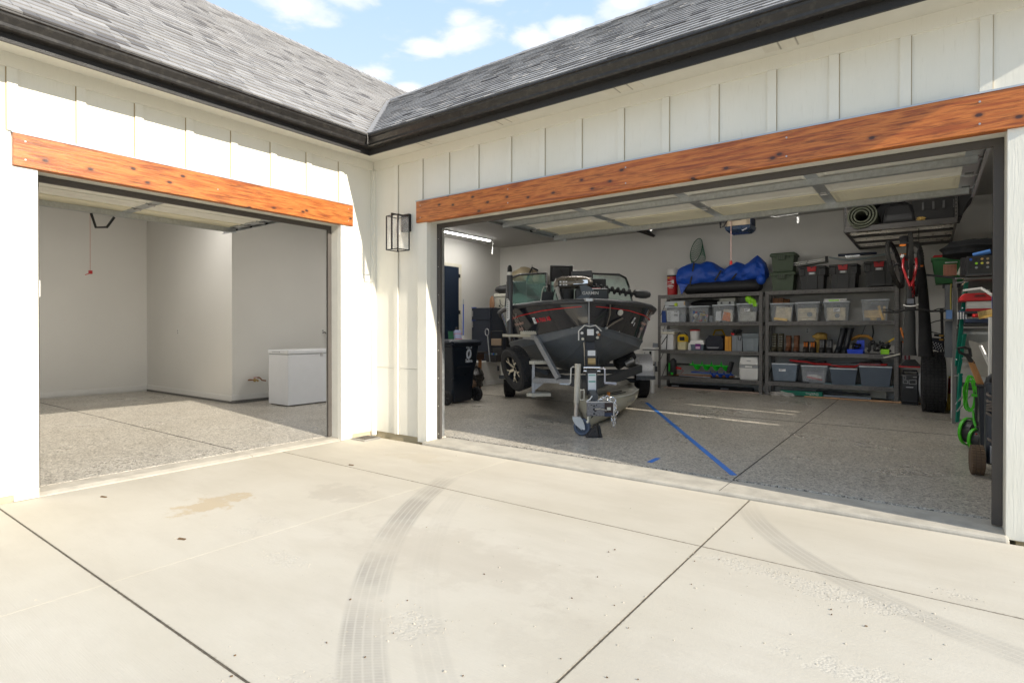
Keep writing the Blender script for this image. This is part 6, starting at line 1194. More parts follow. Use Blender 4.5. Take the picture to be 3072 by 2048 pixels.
solo('yellow_strip', MB().box(-3.3, -2.98, 7.0, 7.04, 1.68, 1.70), YEL, 'yellow strip on the front of the black shelf unit', 'strip')
co_ = thing('ice_chest', 'cream hard cooler with a rope handle on the black shelf unit', 'cooler', (-3.3, 7.35, 1.992)); part('body', MB().tub(-3.27, 7.38, 1.992, 2.30, .52, .42, .56, .46, open_=False), pm((.55, .54, .46), .45), co_, bev=.02); part('lid', MB().box(-3.57, -2.97, 7.13, 7.63, 2.305, 2.40), pm((.57, .56, .48), .45), co_, bev=.02); part('rope_handle', MB().tube([(-3.36, 7.14, 2.24), (-3.33, 7.12, 2.12), (-3.24, 7.12, 2.06), (-3.18, 7.14, 2.05)], .008, 5), BLK2, co_); part('drain', MB().box(-3.40, -3.36, 7.145, 7.16, 2.05, 2.09), BLK, co_)
solo('black_bag', MB().ball((-3.32, 7.35, 2.52), .34, .2, .12, 16, 9, lambda d: 1 + .14 * math.sin(5 * d[0] + 1) * math.cos(4 * d[1])), BLK2, 'flat black soft bag on the cream cooler', 'bag', smooth=True)
cab = thing('tall_cabinet', 'dark cabinet in the back left corner behind the boat', 'cabinet', (-3.2, 8.15, .62)); part('case', MB().box(-3.9, -2.5, 7.80, 8.5, .62, 2.68), pm((.02, .022, .026), .5), cab, bev=.008)
du = thing('duffel', 'tan canvas duffel lying on the dark corner cabinet', 'bag', (-3.2, 8.1, 2.69)); TANC = pm((.30, .25, .16), .85, var=.15, bmp=.3, bscale=25)
part('body', MB().ball((-3.22, 8.12, 2.93), .47, .26, .26, 18, 11, lambda d: 1 + .08 * math.sin(6 * d[0] + 2 * d[2]) + .05 * math.sin(9 * d[1] + 3)), TANC, du, smooth=True); part('strap', MB().tube([(-3.0, 7.88, 2.75), (-2.93, 7.9, 2.95), (-2.92, 8.05, 3.16), (-2.9, 8.3, 3.1)], .025, 6), BLK, du, smooth=True); part('pocket', MB().ball((-2.72, 8.1, 2.84), .2, .2, .16, 12, 8), TANC, du, smooth=True)
solo('wooden_paddle', MB().ball((-3.52, 7.0, 2.12), .09, .02, .22, 14, 9).cyl((-3.52, 7.0, 1.9), (-3.5, 7.02, 1.3), .018), pm((.28, .15, .08), .6), 'brown wooden paddle blade leaning at the left of the black shelf unit', 'paddle', smooth=True)
fc = thing('folding_chair', 'folded chair with a tan padded back on the landing', 'chair', (-2.7, 6.2, .62)); part('back_pad', MB().box(-2.84, -2.52, 6.10, 6.14, 1.02, 1.20), pm((.26, .19, .13), .6), fc, bev=.02)
for x in (-2.86, -2.50): part('frame_tube', MB().tube([(x, 6.18, .63), (x, 6.13, 1.15), (x + .02, 6.12, 1.38)], .013, 6), BLK, fc)
part('seat', MB().box(-2.83, -2.53, 6.15, 6.19, .68, .98), BLK2, fc, bev=.01); part('top_rail', MB().cyl((-2.85, 6.12, 1.385), (-2.48, 6.12, 1.385), .013), BLK, fc)
gc_ = thing('bottle_crate', 'black crate of blue and green cans under the folding chair', 'crate', (-2.65, 6.05, .62)); part('crate', MB().tub(-2.68, 6.0, .622, .80, .3, .2, .32, .22), BLK2, gc_)
for k in range(6): part('can', MB().cyl((-2.79 + .045 * k, 5.97, .64), (-2.79 + .045 * k, 5.97, .84), .02, n=10), (BLUE, GRN, GREY)[k % 3], gc_)
gr_ = thing('grabber', 'silver long handled grabber tool leaning by the wooden table', 'tool', (-2.6, 5.75, .63)); part('shaft', MB().cyl((-2.60, 5.76, .63), (-2.66, 5.74, 1.28), .012), GALV, gr_); part('loop_grip', MB().tube([(-2.67 + .055 * math.cos(a), 5.73, 1.36 + .085 * math.sin(a)) for a in [2 * math.pi * k / 16 for k in range(16)]], .012, 6, True), pm((.35, .35, .36), .4, .4), gr_, smooth=True)
solo('garbage_bag', MB().ball((-2.45, 5.0, .30), .22, .2, .27, 16, 10, lambda d: 1 + .16 * math.sin(7 * d[0] + 1) * math.sin(6 * d[2] + 4 * d[1])), pm((.010, .009, .009), .3), 'black garbage bag slumped on the floor under the wooden table', 'bag', smooth=True)
solo('brown_bag', MB().ball((-2.38, 4.75, .17), .16, .13, .14, 14, 9, lambda d: 1 + .15 * math.sin(8 * d[0]) * math.cos(6 * d[2])), pm((.09, .055, .035), .8), 'brown bundle on the floor in front of the black garbage bag', 'bag', smooth=True)
# cleaning things standing on the table behind the cart
mp = thing('mop', 'white mop with a blue handle standing against the wall behind the cart', 'mop', (-3.05, 5.2, .9)); part('pole', MB().cyl((-3.06, 5.3, 1.25), (-3.32, 5.6, 2.05), .013), BLUE, mp); part('pole_tip', MB().cyl((-3.32, 5.6, 2.05), (-3.36, 5.65, 2.18), .013), GALV, mp); part('head', MB().bar((-3.06, 5.28, 1.28), (-3.02, 5.22, .93), .05, .03), WHT, mp); part('foot', MB().box(-3.06, -2.78, 5.12, 5.26, .903, 1.02), WHT, mp, bev=.02); part('brush_grip', MB().bar((-3.16, 5.2, .95), (-3.24, 5.25, 1.45), .035, .03), pm((.35, .5, .35), .5), mp)
dp = thing('dustpan', 'green dustpan standing on the table behind the cart', 'dustpan', (-3.1, 5.0, .9)); part('pan', MB().bar((-3.14, 4.98, .902), (-3.20, 5.0, 1.38), .14, .02), GRN, dp, bev=.006); part('brush', MB().bar((-3.02, 4.95, .902), (-3.06, 4.97, 1.16), .11, .05), pm((.03, .35, .06), .5), dp, bev=.01)
pk = thing('towel_roll_pack', 'pale blue striped pack standing between the dustpan and the mop', 'pack', (-3.05, 5.1, .9)); part('pack', MB().bar((-3.0, 5.08, .902), (-3.12, 5.14, 1.40), .17, .14), pm((.30, .34, .52), .6), pk, bev=.03); 
for k in (.3, .55, .8): p_ = Vector((-3.0, 5.08, .902)).lerp(Vector((-3.12, 5.14, 1.4)), k); part('stripe', MB().bar(p_, p_ + Vector((-.003, .0015, .012)), .176, .146), pm((.5, .10, .12), .6), pk)
part('tie', MB().ball((-3.13, 5.14, 1.43), .04, .04, .05), BLK, pk)
# white canister between boat and racks
wb_ = thing('water_can', 'white water can with a black lid band standing right of the boat', 'container', (1.13, 6.7, .034)); part('body', MB().box(1.0, 1.26, 6.6, 6.85, .72, 1.0), WHT, wb_, bev=.015); part('lid_band', MB().box(.995, 1.265, 6.595, 6.855, .975, .99), BLK, wb_); part('lid', MB().box(.995, 1.265, 6.595, 6.855, .99, 1.03), WHT, wb_, bev=.008); part('post', MB().cyl((1.17, 6.7, .04), (1.17, 6.7, .72), .05), WHT, wb_); part('clip', MB().cyl((1.17, 6.7, .64), (1.17, 6.7, .67), .055), BLK, wb_); part('decal', MB().tube([(1.05, 6.59, .93), (1.04, 6.59, .80), (1.10, 6.59, .78)], .006, 4).box(1.15, 1.20, 6.592, 6.597, .84, .95), BLK, wb_)
solo('grey_panel', MB().bar((.72, 7.72, .04), (.80, 7.80, 1.1), .12, .03, (0, 1, 0)), pm((.22, .24, .27), .4), 'narrow grey panel leaning against the left end of the racks', 'panel')
# ---------------------------------------------------------------- ceiling rack and what lies on it
RK = pm((.085, .08, .075), .45, .3)
rk = thing('ceiling_rack', 'grey steel rack hanging from the ceiling with its load', 'ceiling rack', (5.62, 7.2, 3.0))
XA, XB, YA, YB, ZR = 4.87, 6.37, 5.97, 8.48, 3.05
part('front_beam', MB().box(XA, XB, YA, YA + .03, ZR - .005, ZR + .085), RK, rk, bev=.003); part('rear_beam', MB().box(XA, XB, YB - .03, YB, ZR - .005, ZR + .085), RK, rk); part('side_beam', MB().box(XA, XA + .03, YA + .031, YB - .031, ZR - .005, ZR + .08), RK, rk); part('side_beam', MB().box(XB - .03, XB, YA + .031, YB - .031, ZR - .005, ZR + .08), RK, rk)
for y in (6.75, 7.55): part('cross_beam', MB().box(XA + .031, XB - .031, y - .07, y + .07, ZR, ZR + .03), RK, rk)
WIRE = pm((.55, .51, .45), .3, .8)
for y in (6.12, 6.22, 6.45, 6.58, 6.95, 7.08, 7.25, 7.4, 7.75, 7.9, 8.05, 8.25): part('deck_rod', MB().cyl((XA + .03, y, ZR + .036), (XB - .03, y, ZR + .036), .009 if int(y * 100) % 2 else .013, n=6), WIRE, rk)
mm = MB()
for k in range(17): mm.cyl((XA + .06 + k * .085, YA + .03, ZR + .05), (XA + .06 + k * .085, YB - .03, ZR + .05), .003, n=4)
part('wire_mesh', mm, WIRE, rk, kind='stuff')
for x in (XA + .015, XB - .015):
    for y in (YA + .015, YB - .015):
        h = part('hanger', MB().box(x - .022, x + .022, y - .004, y + .004, ZR, 3.895).box(x - .022, x - .018, y - .004, y + .03, ZR, 3.895), RK, rk); s = MB()
        for k in range(14): s.box(x - .008, x + .008, y - .0055, y - .0035, ZR + .1 + k * .055, ZR + .125 + k * .055)
        part('hole', s, BLK, h, kind='stuff')
part('wall_track', MB().bar((4.55, 6.3, 3.62), (5.35, 6.3, 3.66), .03, .045), BLK2, rk); part('wall_track', MB().bar((5.6, 6.6, 3.80), (6.55, 6.6, 3.82), .03, .045), BLK2, rk); part('track_strut', MB().box(5.0, 5.03, 6.29, 6.31, 3.64, 3.9).box(6.3, 6.33, 6.59, 6.61, 3.82, 3.9), BLK2, rk)
mt = thing('rolled_mat', 'rolled green grey foam mat at the left end of the ceiling rack', 'mat', (5.12, 6.5, 3.14)); pts = []
for i in range(88):
    a = i * .24; r = .085 + .0058 * i * .24 / .24 * .36; pts.append((a, .075 + .0016 * i))
MATC = pm((.13, .14, .10), .85, bmp=.3)
m = MB(); L = []
for a, r in pts: L.append([(5.12 + (r - .012) * math.cos(a) * 1.05, 5.93, 3.30 + (r - .012) * math.sin(a)), (5.12 + (r + .012) * math.cos(a) * 1.05, 5.93, 3.30 + (r + .012) * math.sin(a)), (5.12 + (r + .012) * math.cos(a) * 1.05, 7.3, 3.30 + (r + .012) * math.sin(a)), (5.12 + (r - .012) * math.cos(a) * 1.05, 7.3, 3.30 + (r - .012) * math.sin(a))])
m.loft(L); part('foam', m, MATC, mt, smooth=True); part('loose_edge', MB().bar((5.0, 5.94, 3.13), (5.10, 5.94, 3.09), .02, .03), MATC, mt)
bt_ = thing('round_tub', 'round black tub on its side behind the rolled mat', 'tub', (5.42, 7.0, 3.14)); part('tub', MB().lathe((5.45, 6.55, 3.46), [(.02, .30), (.22, .28), (.255, .03), (.275, 0), (.275, -.02), (.25, -.02), (.235, .02), (.20, .24), (.02, .25)], 28, (0, 1, -.1)), BLK2, bt_, smooth=True)
bw = thing('black_bin', 'rounded black bin turned over in the middle of the ceiling rack', 'bin', (5.62, 6.4, 3.14)); part('shell', MB().loft([[(x, y, z_) for x, y in ((5.40 + k, 6.03 + k), (5.86 - k, 6.03 + k), (5.86 - k, 6.7 - k), (5.40 + k, 6.7 - k))] for k, z_ in ((0, 3.14), (.01, 3.28), (.05, 3.42), (.12, 3.475))]), BLK2, bw, bev=.05)
sd = thing('utility_sled', 'long open black utility sled at the right end of the ceiling rack', 'sled', (6.15, 6.4, 3.14)); part('shell', MB().loft([[(x, y, z_) for x, y in ((5.85 - k, 6.05 - k), (6.42 + k * 2.5, 6.05 - k), (6.42 + k * 2.5, 6.7 + k), (5.85 - k, 6.7 + k))] for k, z_ in ((0, 3.14), (.02, 3.30), (.06, 3.46), (.045, 3.46), (0, 3.16))]), BLK, sd, bev=.012)
for k in range(4): part('rib', MB().box(5.93 + k * .13, 5.96 + k * .13, 6.0, 6.04, 3.3, 3.44), pm((.08, .08, .082), .4), sd)
solo('rope_coil', MB().ball((5.92, 5.99, 3.16), .06, .03, .03, 12, 7, lambda d: 1 + .3 * math.sin(9 * d[0]) * math.sin(8 * d[2])), pm((.5, .33, .10), .8), 'small heap of yellow rope at the front of the utility sled', 'rope')
# ---------------------------------------------------------------- bicycle hanging upside down
BT = pm((.02, .019, .017), .85, var=.3, bmp=.4, bscale=90); RD = pm((.52, .012, .02), .25, coat=.5)
by = thing('bicycle', 'red mountain bicycle hanging upside down under the ceiling rack', 'bicycle', (5.8, 5.7, 1.65))
def bwheel(par, c, n, r=.36, w=.055):
    n = Vector(n).normalized(); t = part('tyre', MB().lathe(c, [(r - .045, -w * .3), (r - .03, -w * .5), (r - .008, -w * .42), (r, -w * .15), (r, w * .15), (r - .008, w * .42), (r - .03, w * .5), (r - .045, w * .3), (r - .045, -w * .3)], 36, n), BT, par, smooth=True)
    a = n.orthogonal().normalized(); b = n.cross(a); g = MB()
    for k in range(44):
        th = 2 * math.pi * k / 44; rad = a * math.cos(th) + b * math.sin(th)
        for q in (-.3, 0, .3): g.bar(Vector(c) + rad * (r - .002) + n * (q * w - .006), Vector(c) + rad * (r - .002) + n * (q * w + .006), .022, .012, rad)
    part('knob', g, BT, t, kind='stuff'); part('rim', MB().lathe(c, [(r - .07, -.012), (r - .045, -.016), (r - .045, .016), (r - .07, .012)], 32, n), BLK2, t); s = MB()
    for k in range(20): th = 2 * math.pi * k / 20; s.cyl(Vector(c) + n * (.02 if k % 2 else -.02), Vector(c) + (a * math.cos(th) + b * math.sin(th)) * (r - .06), .0015, n=3)
    part('spoke', s, STEEL, t, kind='stuff'); part('hub', MB().cyl(Vector(c) - n * .055, Vector(c) + n * .055, .02), BLK2, t)
bwheel(by, (5.79, 5.42, 2.51), (1, .08, 0), .365, .058)
bwheel(by, (5.82, 6.5, 2.50), (1, .35, .0), .365, .058)
sc_, hb_ = Vector((5.805, 5.35, 2.08)), Vector((5.82, 6.02, 1.98))
for sx_ in (-1, 1): part('seat_stay', MB().tube([(5.79 + sx_ * .075, 5.40, 2.51), (5.79 + sx_ * .085, 5.30, 2.36), (5.80 + sx_ * .05, 5.28, 2.2), (5.805 + sx_ * .012, 5.30, 2.07)], .016, 8), RD, by, smooth=True); part('chain_stay', MB().cyl((5.79 + sx_ * .075, 5.42, 2.51), (5.80 + sx_ * .02, 5.86, 2.48), .014), RD, by)
part('seat_tube', MB().cyl((5.80, 5.86, 2.48), (5.805, 5.33, 2.03), .02), RD, by, smooth=True); part('down_tube', MB().cyl((5.80, 5.86, 2.48), (5.82, 6.16, 1.98), .026), RD, by, smooth=True); part('top_tube', MB().cyl((5.805, 5.33, 2.08), (5.82, 6.14, 1.95), .022), RD, by, smooth=True); part('frame_badge', MB().box(5.775, 5.785, 5.24, 5.30, 2.18, 2.3), WHT, by)
part('seat_post', MB().cyl((5.805, 5.32, 2.05), (5.81, 5.10, 1.85), .015), BLK, by); sdl = part('saddle', MB().loft([[(5.812 + w * math.cos(a), y, z_ + h * math.sin(a)) for a in [2 * math.pi * k / 14 for k in range(14)]] for y, w, z_, h in ((4.98, .075, 1.765, .02), (5.02, .088, 1.76, .026), (5.12, .06, 1.775, .025), (5.26, .02, 1.79, .015))]), BLK, by, smooth=True); part('saddle_edge', MB().tube([(5.725, 5.02, 1.775), (5.76, 4.965, 1.755), (5.81, 4.955, 1.75), (5.865, 4.965, 1.755), (5.90, 5.02, 1.775)], .009, 6), WHT, sdl); part('saddle_rail', MB().box(5.77, 5.85, 5.02, 5.15, 1.79, 1.86), pm((.12, .12, .13), .3, .4), sdl)
part('fork', MB().cyl((5.80, 6.16, 1.95), (5.76, 6.46, 2.50), .02).cyl((5.86, 6.16, 1.95), (5.88, 6.46, 2.50), .02), BLK, by); part('stem', MB().cyl((5.82, 6.13, 1.96), (5.84, 6.0, 1.72), .022), BLK, by)
part('handlebar', MB().tube([(5.42, 5.95, 1.70), (5.62, 5.97, 1.695), (5.72, 5.99, 1.73), (5.95, 5.99, 1.73), (6.05, 5.97, 1.70), (6.26, 5.95, 1.705)], .016, 8), BLK, by, smooth=True)
for x in (5.58, 6.08): part('brake_lever', MB().tube([(x, 5.92, 1.71), (x + .06 * (1 if x > 5.8 else -1), 5.88, 1.735), (x + .16 * (1 if x > 5.8 else -1), 5.88, 1.74)], .008, 5), BLK, by)
part('cable', MB().tube([(5.6, 5.93, 1.72), (5.72, 5.86, 1.76), (5.84, 5.86, 1.74), (5.95, 5.88, 1.70), (6.06, 5.93, 1.71)], .005, 5), BLK, by)
for x, z_ in ((5.905, 2.40), (5.70, 2.60)): part('pedal', MB().box(x - .045, x + .045, 5.78, 5.84, z_ - .009, z_ + .009), ORANGE, by)
part('derailleur', MB().box(5.86, 5.92, 5.38, 5.45, 2.32, 2.52), BLK, by); part('cassette', MB().lathe((5.84, 5.42, 2.51), [(.02, 0), (.07, .0), (.05, .03), (.02, .035)], 18, (1, .08, 0)), STEEL, by); part('disc_caliper', MB().obox((5.70, 5.36, 2.53), (.04, .05, .05), (.3, .4, 0)), CHROME, by)
bw2 = thing('hung_mountain_wheel', 'knobbly black bicycle wheel hanging tilted left of the red bicycle', 'wheel', (5.58, 5.5, 2.0)); bwheel(bw2, (5.60, 5.55, 2.42), (1, -.16, .21), .375, .062)
solo('rear_fender', MB().loft([[(5.72 + w * math.cos(a), y, z_ + .02 * math.sin(a)) for a in [2 * math.pi * k / 10 for k in range(10)]] for y, w, z_ in ((5.2, .05, 2.70), (5.3, .06, 2.80), (5.5, .065, 2.83), (5.7, .05, 2.80))]), BLK, 'black bag hanging over the top of the tilted bicycle wheel', 'bag', smooth=True)
solo('reflector', MB().box(5.67, 5.75, 5.18, 5.195, 2.655, 2.68), ORANGE, 'orange reflector above the tilted bicycle wheel', 'reflector')
gb_ = thing('garment_bag', 'long black cloth bag hanging behind the red bicycle', 'bag', (5.93, 5.95, 1.0)); part('cloth', MB().loft([[(cx_ + w * math.cos(a), 6.22 + .07 * math.sin(a), z_) for a in [2 * math.pi * k / 16 for k in range(16)]] for cx_, w, z_ in ((5.985, .10, .98), (5.975, .085, 1.4), (5.955, .07, 1.9), (5.93, .06, 2.3), (5.90, .04, 2.62), (5.89, .02, 2.7))]), pm((.012, .012, .013), .85), gb_, smooth=True); part('hook', MB().cyl((5.89, 6.22, 2.68), (5.89, 6.22, 3.05), .005), BLK, gb_)
wd = thing('waders', 'dark grey rubber waders hanging left of the black cloth bag', 'waders', (5.75, 6.6, .9)); part('legs', MB().loft([[(5.765 + w * math.cos(a), 6.60 + .05 * math.sin(a), z_) for a in [2 * math.pi * k / 14 for k in range(14)]] for w, z_ in ((.10, .98), (.085, 1.15), (.08, 1.6), (.06, 1.9), (.05, 2.3))]), pm((.055, .056, .055), .7), wd, smooth=True); part('hook', MB().cyl((5.765, 6.6, 2.3), (5.765, 6.6, 3.05), .005), BLK, wd)
solo('orange_strap', MB().tube([(5.60, 7.85, 1.45), (5.63, 7.8, 1.32), (5.67, 7.8, 1.22), (5.65, 7.8, 1.17), (5.62, 7.8, 1.2)], .018, 6), ORANGE, 'orange ratchet strap hanging on the right rack upright', 'strap', smooth=True)
# ---------------------------------------------------------------- floor things on the right
ft_ = thing('fat_tyre', 'big knobbly black tyre standing in the back right corner', 'tyre', (6.09, 6.95, .034))
tc_, tn = (6.085, 6.93, .535), Vector((1, .03, 0)).normalized(); t_ = part('tyre', MB().lathe(tc_, [(.26, -.12), (.40, -.165), (.475, -.155), (.50, -.12), (.50, .12), (.475, .155), (.40, .165), (.26, .12), (.26, -.12)], 44, tn), RUB, ft_, smooth=True); g = MB(); a_, b_ = tn.orthogonal().normalized(), None; b_ = tn.cross(a_); rr = random.Random(2)
for k in range(60):
    th = 2 * math.pi * k / 60; rad = a_ * math.cos(th) + b_ * math.sin(th)
    for q in (-.13, -.075, -.025, .03, .08, .13): g.obox(Vector(tc_) + rad * .503 + tn * (q + rr.uniform(-.008, .008)), (.034, .034, .018), (rad.to_track_quat('Z', 'X').to_euler()))
part('tread_block', g, pm((.03, .03, .031), .85), t_, kind='stuff'); part('rim', MB().lathe(tc_, [(.02, -.05), (.2, -.06), (.262, -.11), (.262, .11), (.2, .06), (.02, .05)], 26, tn), BLK2, ft_)
ge = thing('generator', 'black portable generator with a pale control panel beside the racks', 'generator', (5.74, 7.85, .05)); part('case', MB().box(5.605, 5.885, 7.62, 8.1, .07, .60), pm((.018, .018, .02), .35), ge, bev=.03); part('carry_handle', MB().tube([(5.64, 7.7, .59), (5.65, 7.68, .66), (5.85, 7.68, .66), (5.86, 7.7, .59)], .018, 6), BLK, ge, smooth=True); pn = part('control_panel', MB().box(5.635, 5.86, 7.612, 7.622, .40, .57), BLK2, ge)
PL = pm((.55, .55, .56), .5)
for x0, x1, z0, z1 in ((5.645, 5.69, .505, .56), (5.70, 5.78, .54, .545), (5.79, 5.85, .545, .555), (5.645, 5.72, .43, .485), (5.735, 5.845, .42, .50), (5.70, 5.845, .515, .52)):
    q = MB(); e = .005; q.box(x0, x1, 7.607, 7.613, z0, z0 + e).box(x0, x1, 7.607, 7.613, z1 - e, z1).box(x0, x0 + e, 7.607, 7.613, z0 + e, z1 - e).box(x1 - e, x1, 7.607, 7.613, z0 + e, z1 - e); part('panel_outline', q, PL, pn)
part('name_strip', MB().box(5.69, 5.80, 7.612, 7.6185, .355, .37), PL, ge); part('foot', MB().box(5.62, 5.87, 7.65, 8.07, .04, .07), BLK, ge); part('vent_panel', MB().box(5.63, 5.86, 7.612, 7.621, .12, .33), BLK, ge)
solo('red_shelf_board', MB().box(5.58, 5.90, 7.55, 8.0, .725, .75), RED, 'red board lying above the generator', 'board', bev=.004); solo('board_box', MB().loft([[(x, y, z_) for x, y in ((5.60 + k, 7.6), (5.90 - k, 7.6), (5.90 - k, 8.0), (5.60 + k, 8.0))] for k, z_ in ((0, .752), (.08, .86))]), BLK, 'black wedge on the red board beside the racks', 'box')
fl_ = thing('striped_flag', 'dark furled flag with red and white stripes leaning by the racks', 'flag', (5.68, 7.75, .76))
for k, mt_ in enumerate((BLK2, pm((.28, .25, .26), .8), pm((.16, .03, .04), .8), pm((.28, .25, .26), .8), pm((.16, .03, .04), .8))): part('stripe', MB().loft([[(x + k * .03, y, z_) for x, y in ((0, 7.72), (.03, 7.73), (.03, 7.76), (0, 7.75))] for x, z_ in () ] if 0 else [[(5.60 + k * .03 + dx, y, z_) for dx, y in ((0, 7.72), (.029, 7.73), (.029, 7.76), (0, 7.75))] for z_ in (.86, 1.2 - .03 * k)]), mt_, fl_)
solo('star_flag', MB().obox((6.10, 7.3, 1.16), (.24, .02, .18), (0, .35, 0)), pm((.02, .022, .035), .8), 'dark flag with pale stars behind the fat tyre', 'flag'); q = MB()
for i in range(6):
    for k in range(4): q.obox((6.015 + i * .036 + k * .012, 7.285, 1.20 - i * .012 - k * .035 + .02), (.014, .006, .014), (0, .7, 0))
st_ = bpy.data.objects['star_flag']; part('star', q, PAPER, st_, kind='stuff')
es = thing('scooter_post', 'black folded scooter with bar ends standing behind the fat tyre', 'scooter', (6.2, 5.9, .034)); part('column', MB().cyl((6.23, 5.95, .1), (6.185, 5.85, 1.74), .022), BLK, es); part('grip_head', MB().ball((6.185, 5.85, 1.74), .035, .035, .05), BLK, es)
for z_, L, mt_ in ((1.30, .12, BLK), (1.235, .16, BLK), (1.10, .10, BLK2)): part('bar_end', MB().cyl((6.20 - L, 5.84, z_ + .02), (6.25, 5.86, z_), .02), mt_, es)
for z_ in (1.31, 1.24): part('reflector', MB().box(6.15, 6.21, 5.82, 5.83, z_ - .015, z_ + .015), pm((.45, .25, .03), .4), es)
part('lever', MB().tube([(6.18, 5.83, 1.58), (6.10, 5.8, 1.56), (6.03, 5.78, 1.53)], .009, 5), BLK2, es); part('deck', MB().box(6.15, 6.30, 5.9, 6.4, .06, .12), BLK, es, bev=.01); es.location = Vector(es.location) + Vector((.02, 1.55, 0)); part('lever', MB().cyl((5.95, 5.85, 1.40), (6.2, 5.87, 1.33), .008), BLK, es)
solo('wet_floor_sign', MB().prism([(6.27, .035), (6.36, .035), (6.34, .62), (6.30, .62)], 'y', 7.2, 7.23), YEL, 'yellow folding floor sign behind the fat tyre', 'sign', bev=.004); solo('red_can', MB().cyl((6.36, 7.0, .34), (6.36, 7.0, .60), .07), RED, 'red can beside the yellow floor sign', 'can', bev=.01); solo('white_sack', MB().ball((5.93, 7.7, .42), .08, .1, .26, 12, 8), pm((.45, .46, .48), .7), 'pale sack squeezed between generator and fat tyre', 'sack', smooth=True)
# shelf unit along the right wall with its load
sh = thing('side_shelf', 'grey shelf unit along the right wall with its load', 'shelf rack', (6.62, 5.9, .034)); SG = pm((.16, .155, .145), .4, .3)
for x, y in ((6.33, 5.52), (6.88, 5.52), (6.45, 7.4), (6.88, 7.4), (6.88, 4.85)): part('upright', MB().box(x - .025, x + .025, y - .02, y + .02, .034, 2.17), SG, sh, bev=.003)
for z_ in (.62, 1.50, 1.66, 2.12): part('shelf', MB().box(6.42, 6.90, 4.86, 7.42, z_ - .03, z_), SG if z_ > 2 else BLK2, sh)
part('hook_rail', MB().cyl((6.34, 5.25, 2.08), (6.46, 5.1, 2.08), .009).cyl((6.33, 5.3, 2.145), (6.46, 5.12, 2.14), .009), GALV, sh); part('hook', MB().tube([(6.40, 5.15, 2.13), (6.43, 5.13, 2.13), (6.43, 5.13, 2.07), (6.40, 5.14, 2.04)], .006, 5), pm((.55, .45, .3), .4, .3), sh)
gt_ = thing('green_tote', 'green tote with a red lid on the side shelf', 'storage tote', (6.25, 6.35, 2.13)); part('body', MB().tub(6.29, 6.42, 2.14, 2.54, .36, .3, .46, .38, open_=False), pm((.02, .13, .035), .5), gt_, bev=.012); part('rim', MB().box(6.05, 6.53, 6.21, 6.63, 2.52, 2.56), pm((.02, .13, .035), .5), gt_, bev=.008); part('lid', MB().loft([[(x, y, z_) for x, y in ((6.06 + k, 6.22 + k), (6.52 - k, 6.22 + k), (6.52 - k, 6.62 - k), (6.06 + k, 6.62 - k))] for k, z_ in ((0, 2.56), (.03, 2.60))]), pm((.30, .015, .02), .5), gt_)
solo('tote_prop', MB().box(6.2, 6.42, 6.25, 6.6, 2.09, 2.13), BLK2, 'black tray carrying the green tote', 'tray')
hk = thing('grid_basket', 'salmon coloured basket with a fine grid beside the green tote', 'basket', (6.28, 5.85, 2.24)); SAL = pm((.50, .22, .14), .6); part('panel', MB().box(6.20, 6.36, 5.80, 5.84, 2.23, 2.40), SAL, hk); q = MB()
for i in range(9):
    for k in range(8): q.box(6.21 + i * .0165, 6.219 + i * .0165, 5.797, 5.7998, 2.24 + k * .019, 2.25 + k * .019)
part('grid_hole', q, pm((.22, .09, .06), .8), hk, kind='stuff'); part('edge', MB().box(6.22, 6.37, 5.795, 5.85, 2.425, 2.437), PAPER, hk)
solo('black_bar', MB().bar((6.0, 5.66, 2.245), (6.36, 5.42, 2.16), .04, .03), BLK, 'black bar sticking out in front of the salmon basket', 'bar', bev=.004)
mc = thing('milk_crate', 'black crate with round holes on top of the side shelf', 'crate', (6.58, 4.85, 2.13)); part('crate', MB().box(6.43, 6.80, 4.72, 5.06, 2.155, 2.395), pm((.02, .021, .023), .45), mc, bev=.008); part('side_rim', MB().box(6.425, 6.81, 4.715, 5.07, 2.13, 2.158), pm((.05, .055, .06), .5), mc)
HC = [BLUE, BLK, pm((.5, .3, .1), .5), pm((.3, .22, .12), .5), BLK, LIME, pm((.5, .5, .05), .5), pm((.55, .45, .3), .5), BLK, GREY, BLK, GREY]
for i in range(12): part('round_hole', MB().cyl((6.475 + (i % 4) * .058, 4.7195, 2.35 - (i // 4) * .056), (6.475 + (i % 4) * .058, 4.716, 2.35 - (i // 4) * .056), .0155, n=14), HC[i], mc)
solo('label_tube', MB().cyl((6.50, 4.8, 2.41), (6.68, 4.78, 2.45), .03), pm((.05, .16, .45), .5), 'blue and cream tube lying on the black crate', 'tube', smooth=True)
solo('coat_heap', MB().ball((6.55, 5.6, 2.58), .40, .34, .15, 20, 11, lambda d: 1 + .12 * math.sin(5 * d[0] + 2) * math.cos(6 * d[1]) + .05 * math.sin(11 * d[2])), pm((.010, .011, .013), .9), 'heap of black bags on top of the side shelf', 'bags', smooth=True); solo('spray_can', MB().cyl((6.37, 5.3, 2.20), (6.42, 5.25, 2.34), .028), pm((.4, .42, .35), .4), 'small pale spray can leaning beside the black crate', 'can', smooth=True); solo('black_box', MB().box(6.38, 6.44, 4.9, 5.3, 2.16, 2.40), BLK2, 'black box left of the holed crate', 'box')
rc = thing('red_tool_case', 'red tool case lying in the side shelf', 'tool case', (6.55, 5.0, 1.80)); part('shell', MB().loft([[(x, y, z_) for x, y in ((6.36 + k, 4.85), (6.84, 4.85), (6.84, 5.3), (6.36 + k, 5.3))] for k, z_ in ((0, 1.80), (0, 1.86), (.05, 1.905))]), pm((.42, .01, .012), .4), rc, bev=.012); part('handle_slot', MB().box(6.52, 6.64, 4.842, 4.852, 1.855, 1.865).box(6.53, 6.63, 4.842, 4.852, 1.872, 1.88), BLK, rc)
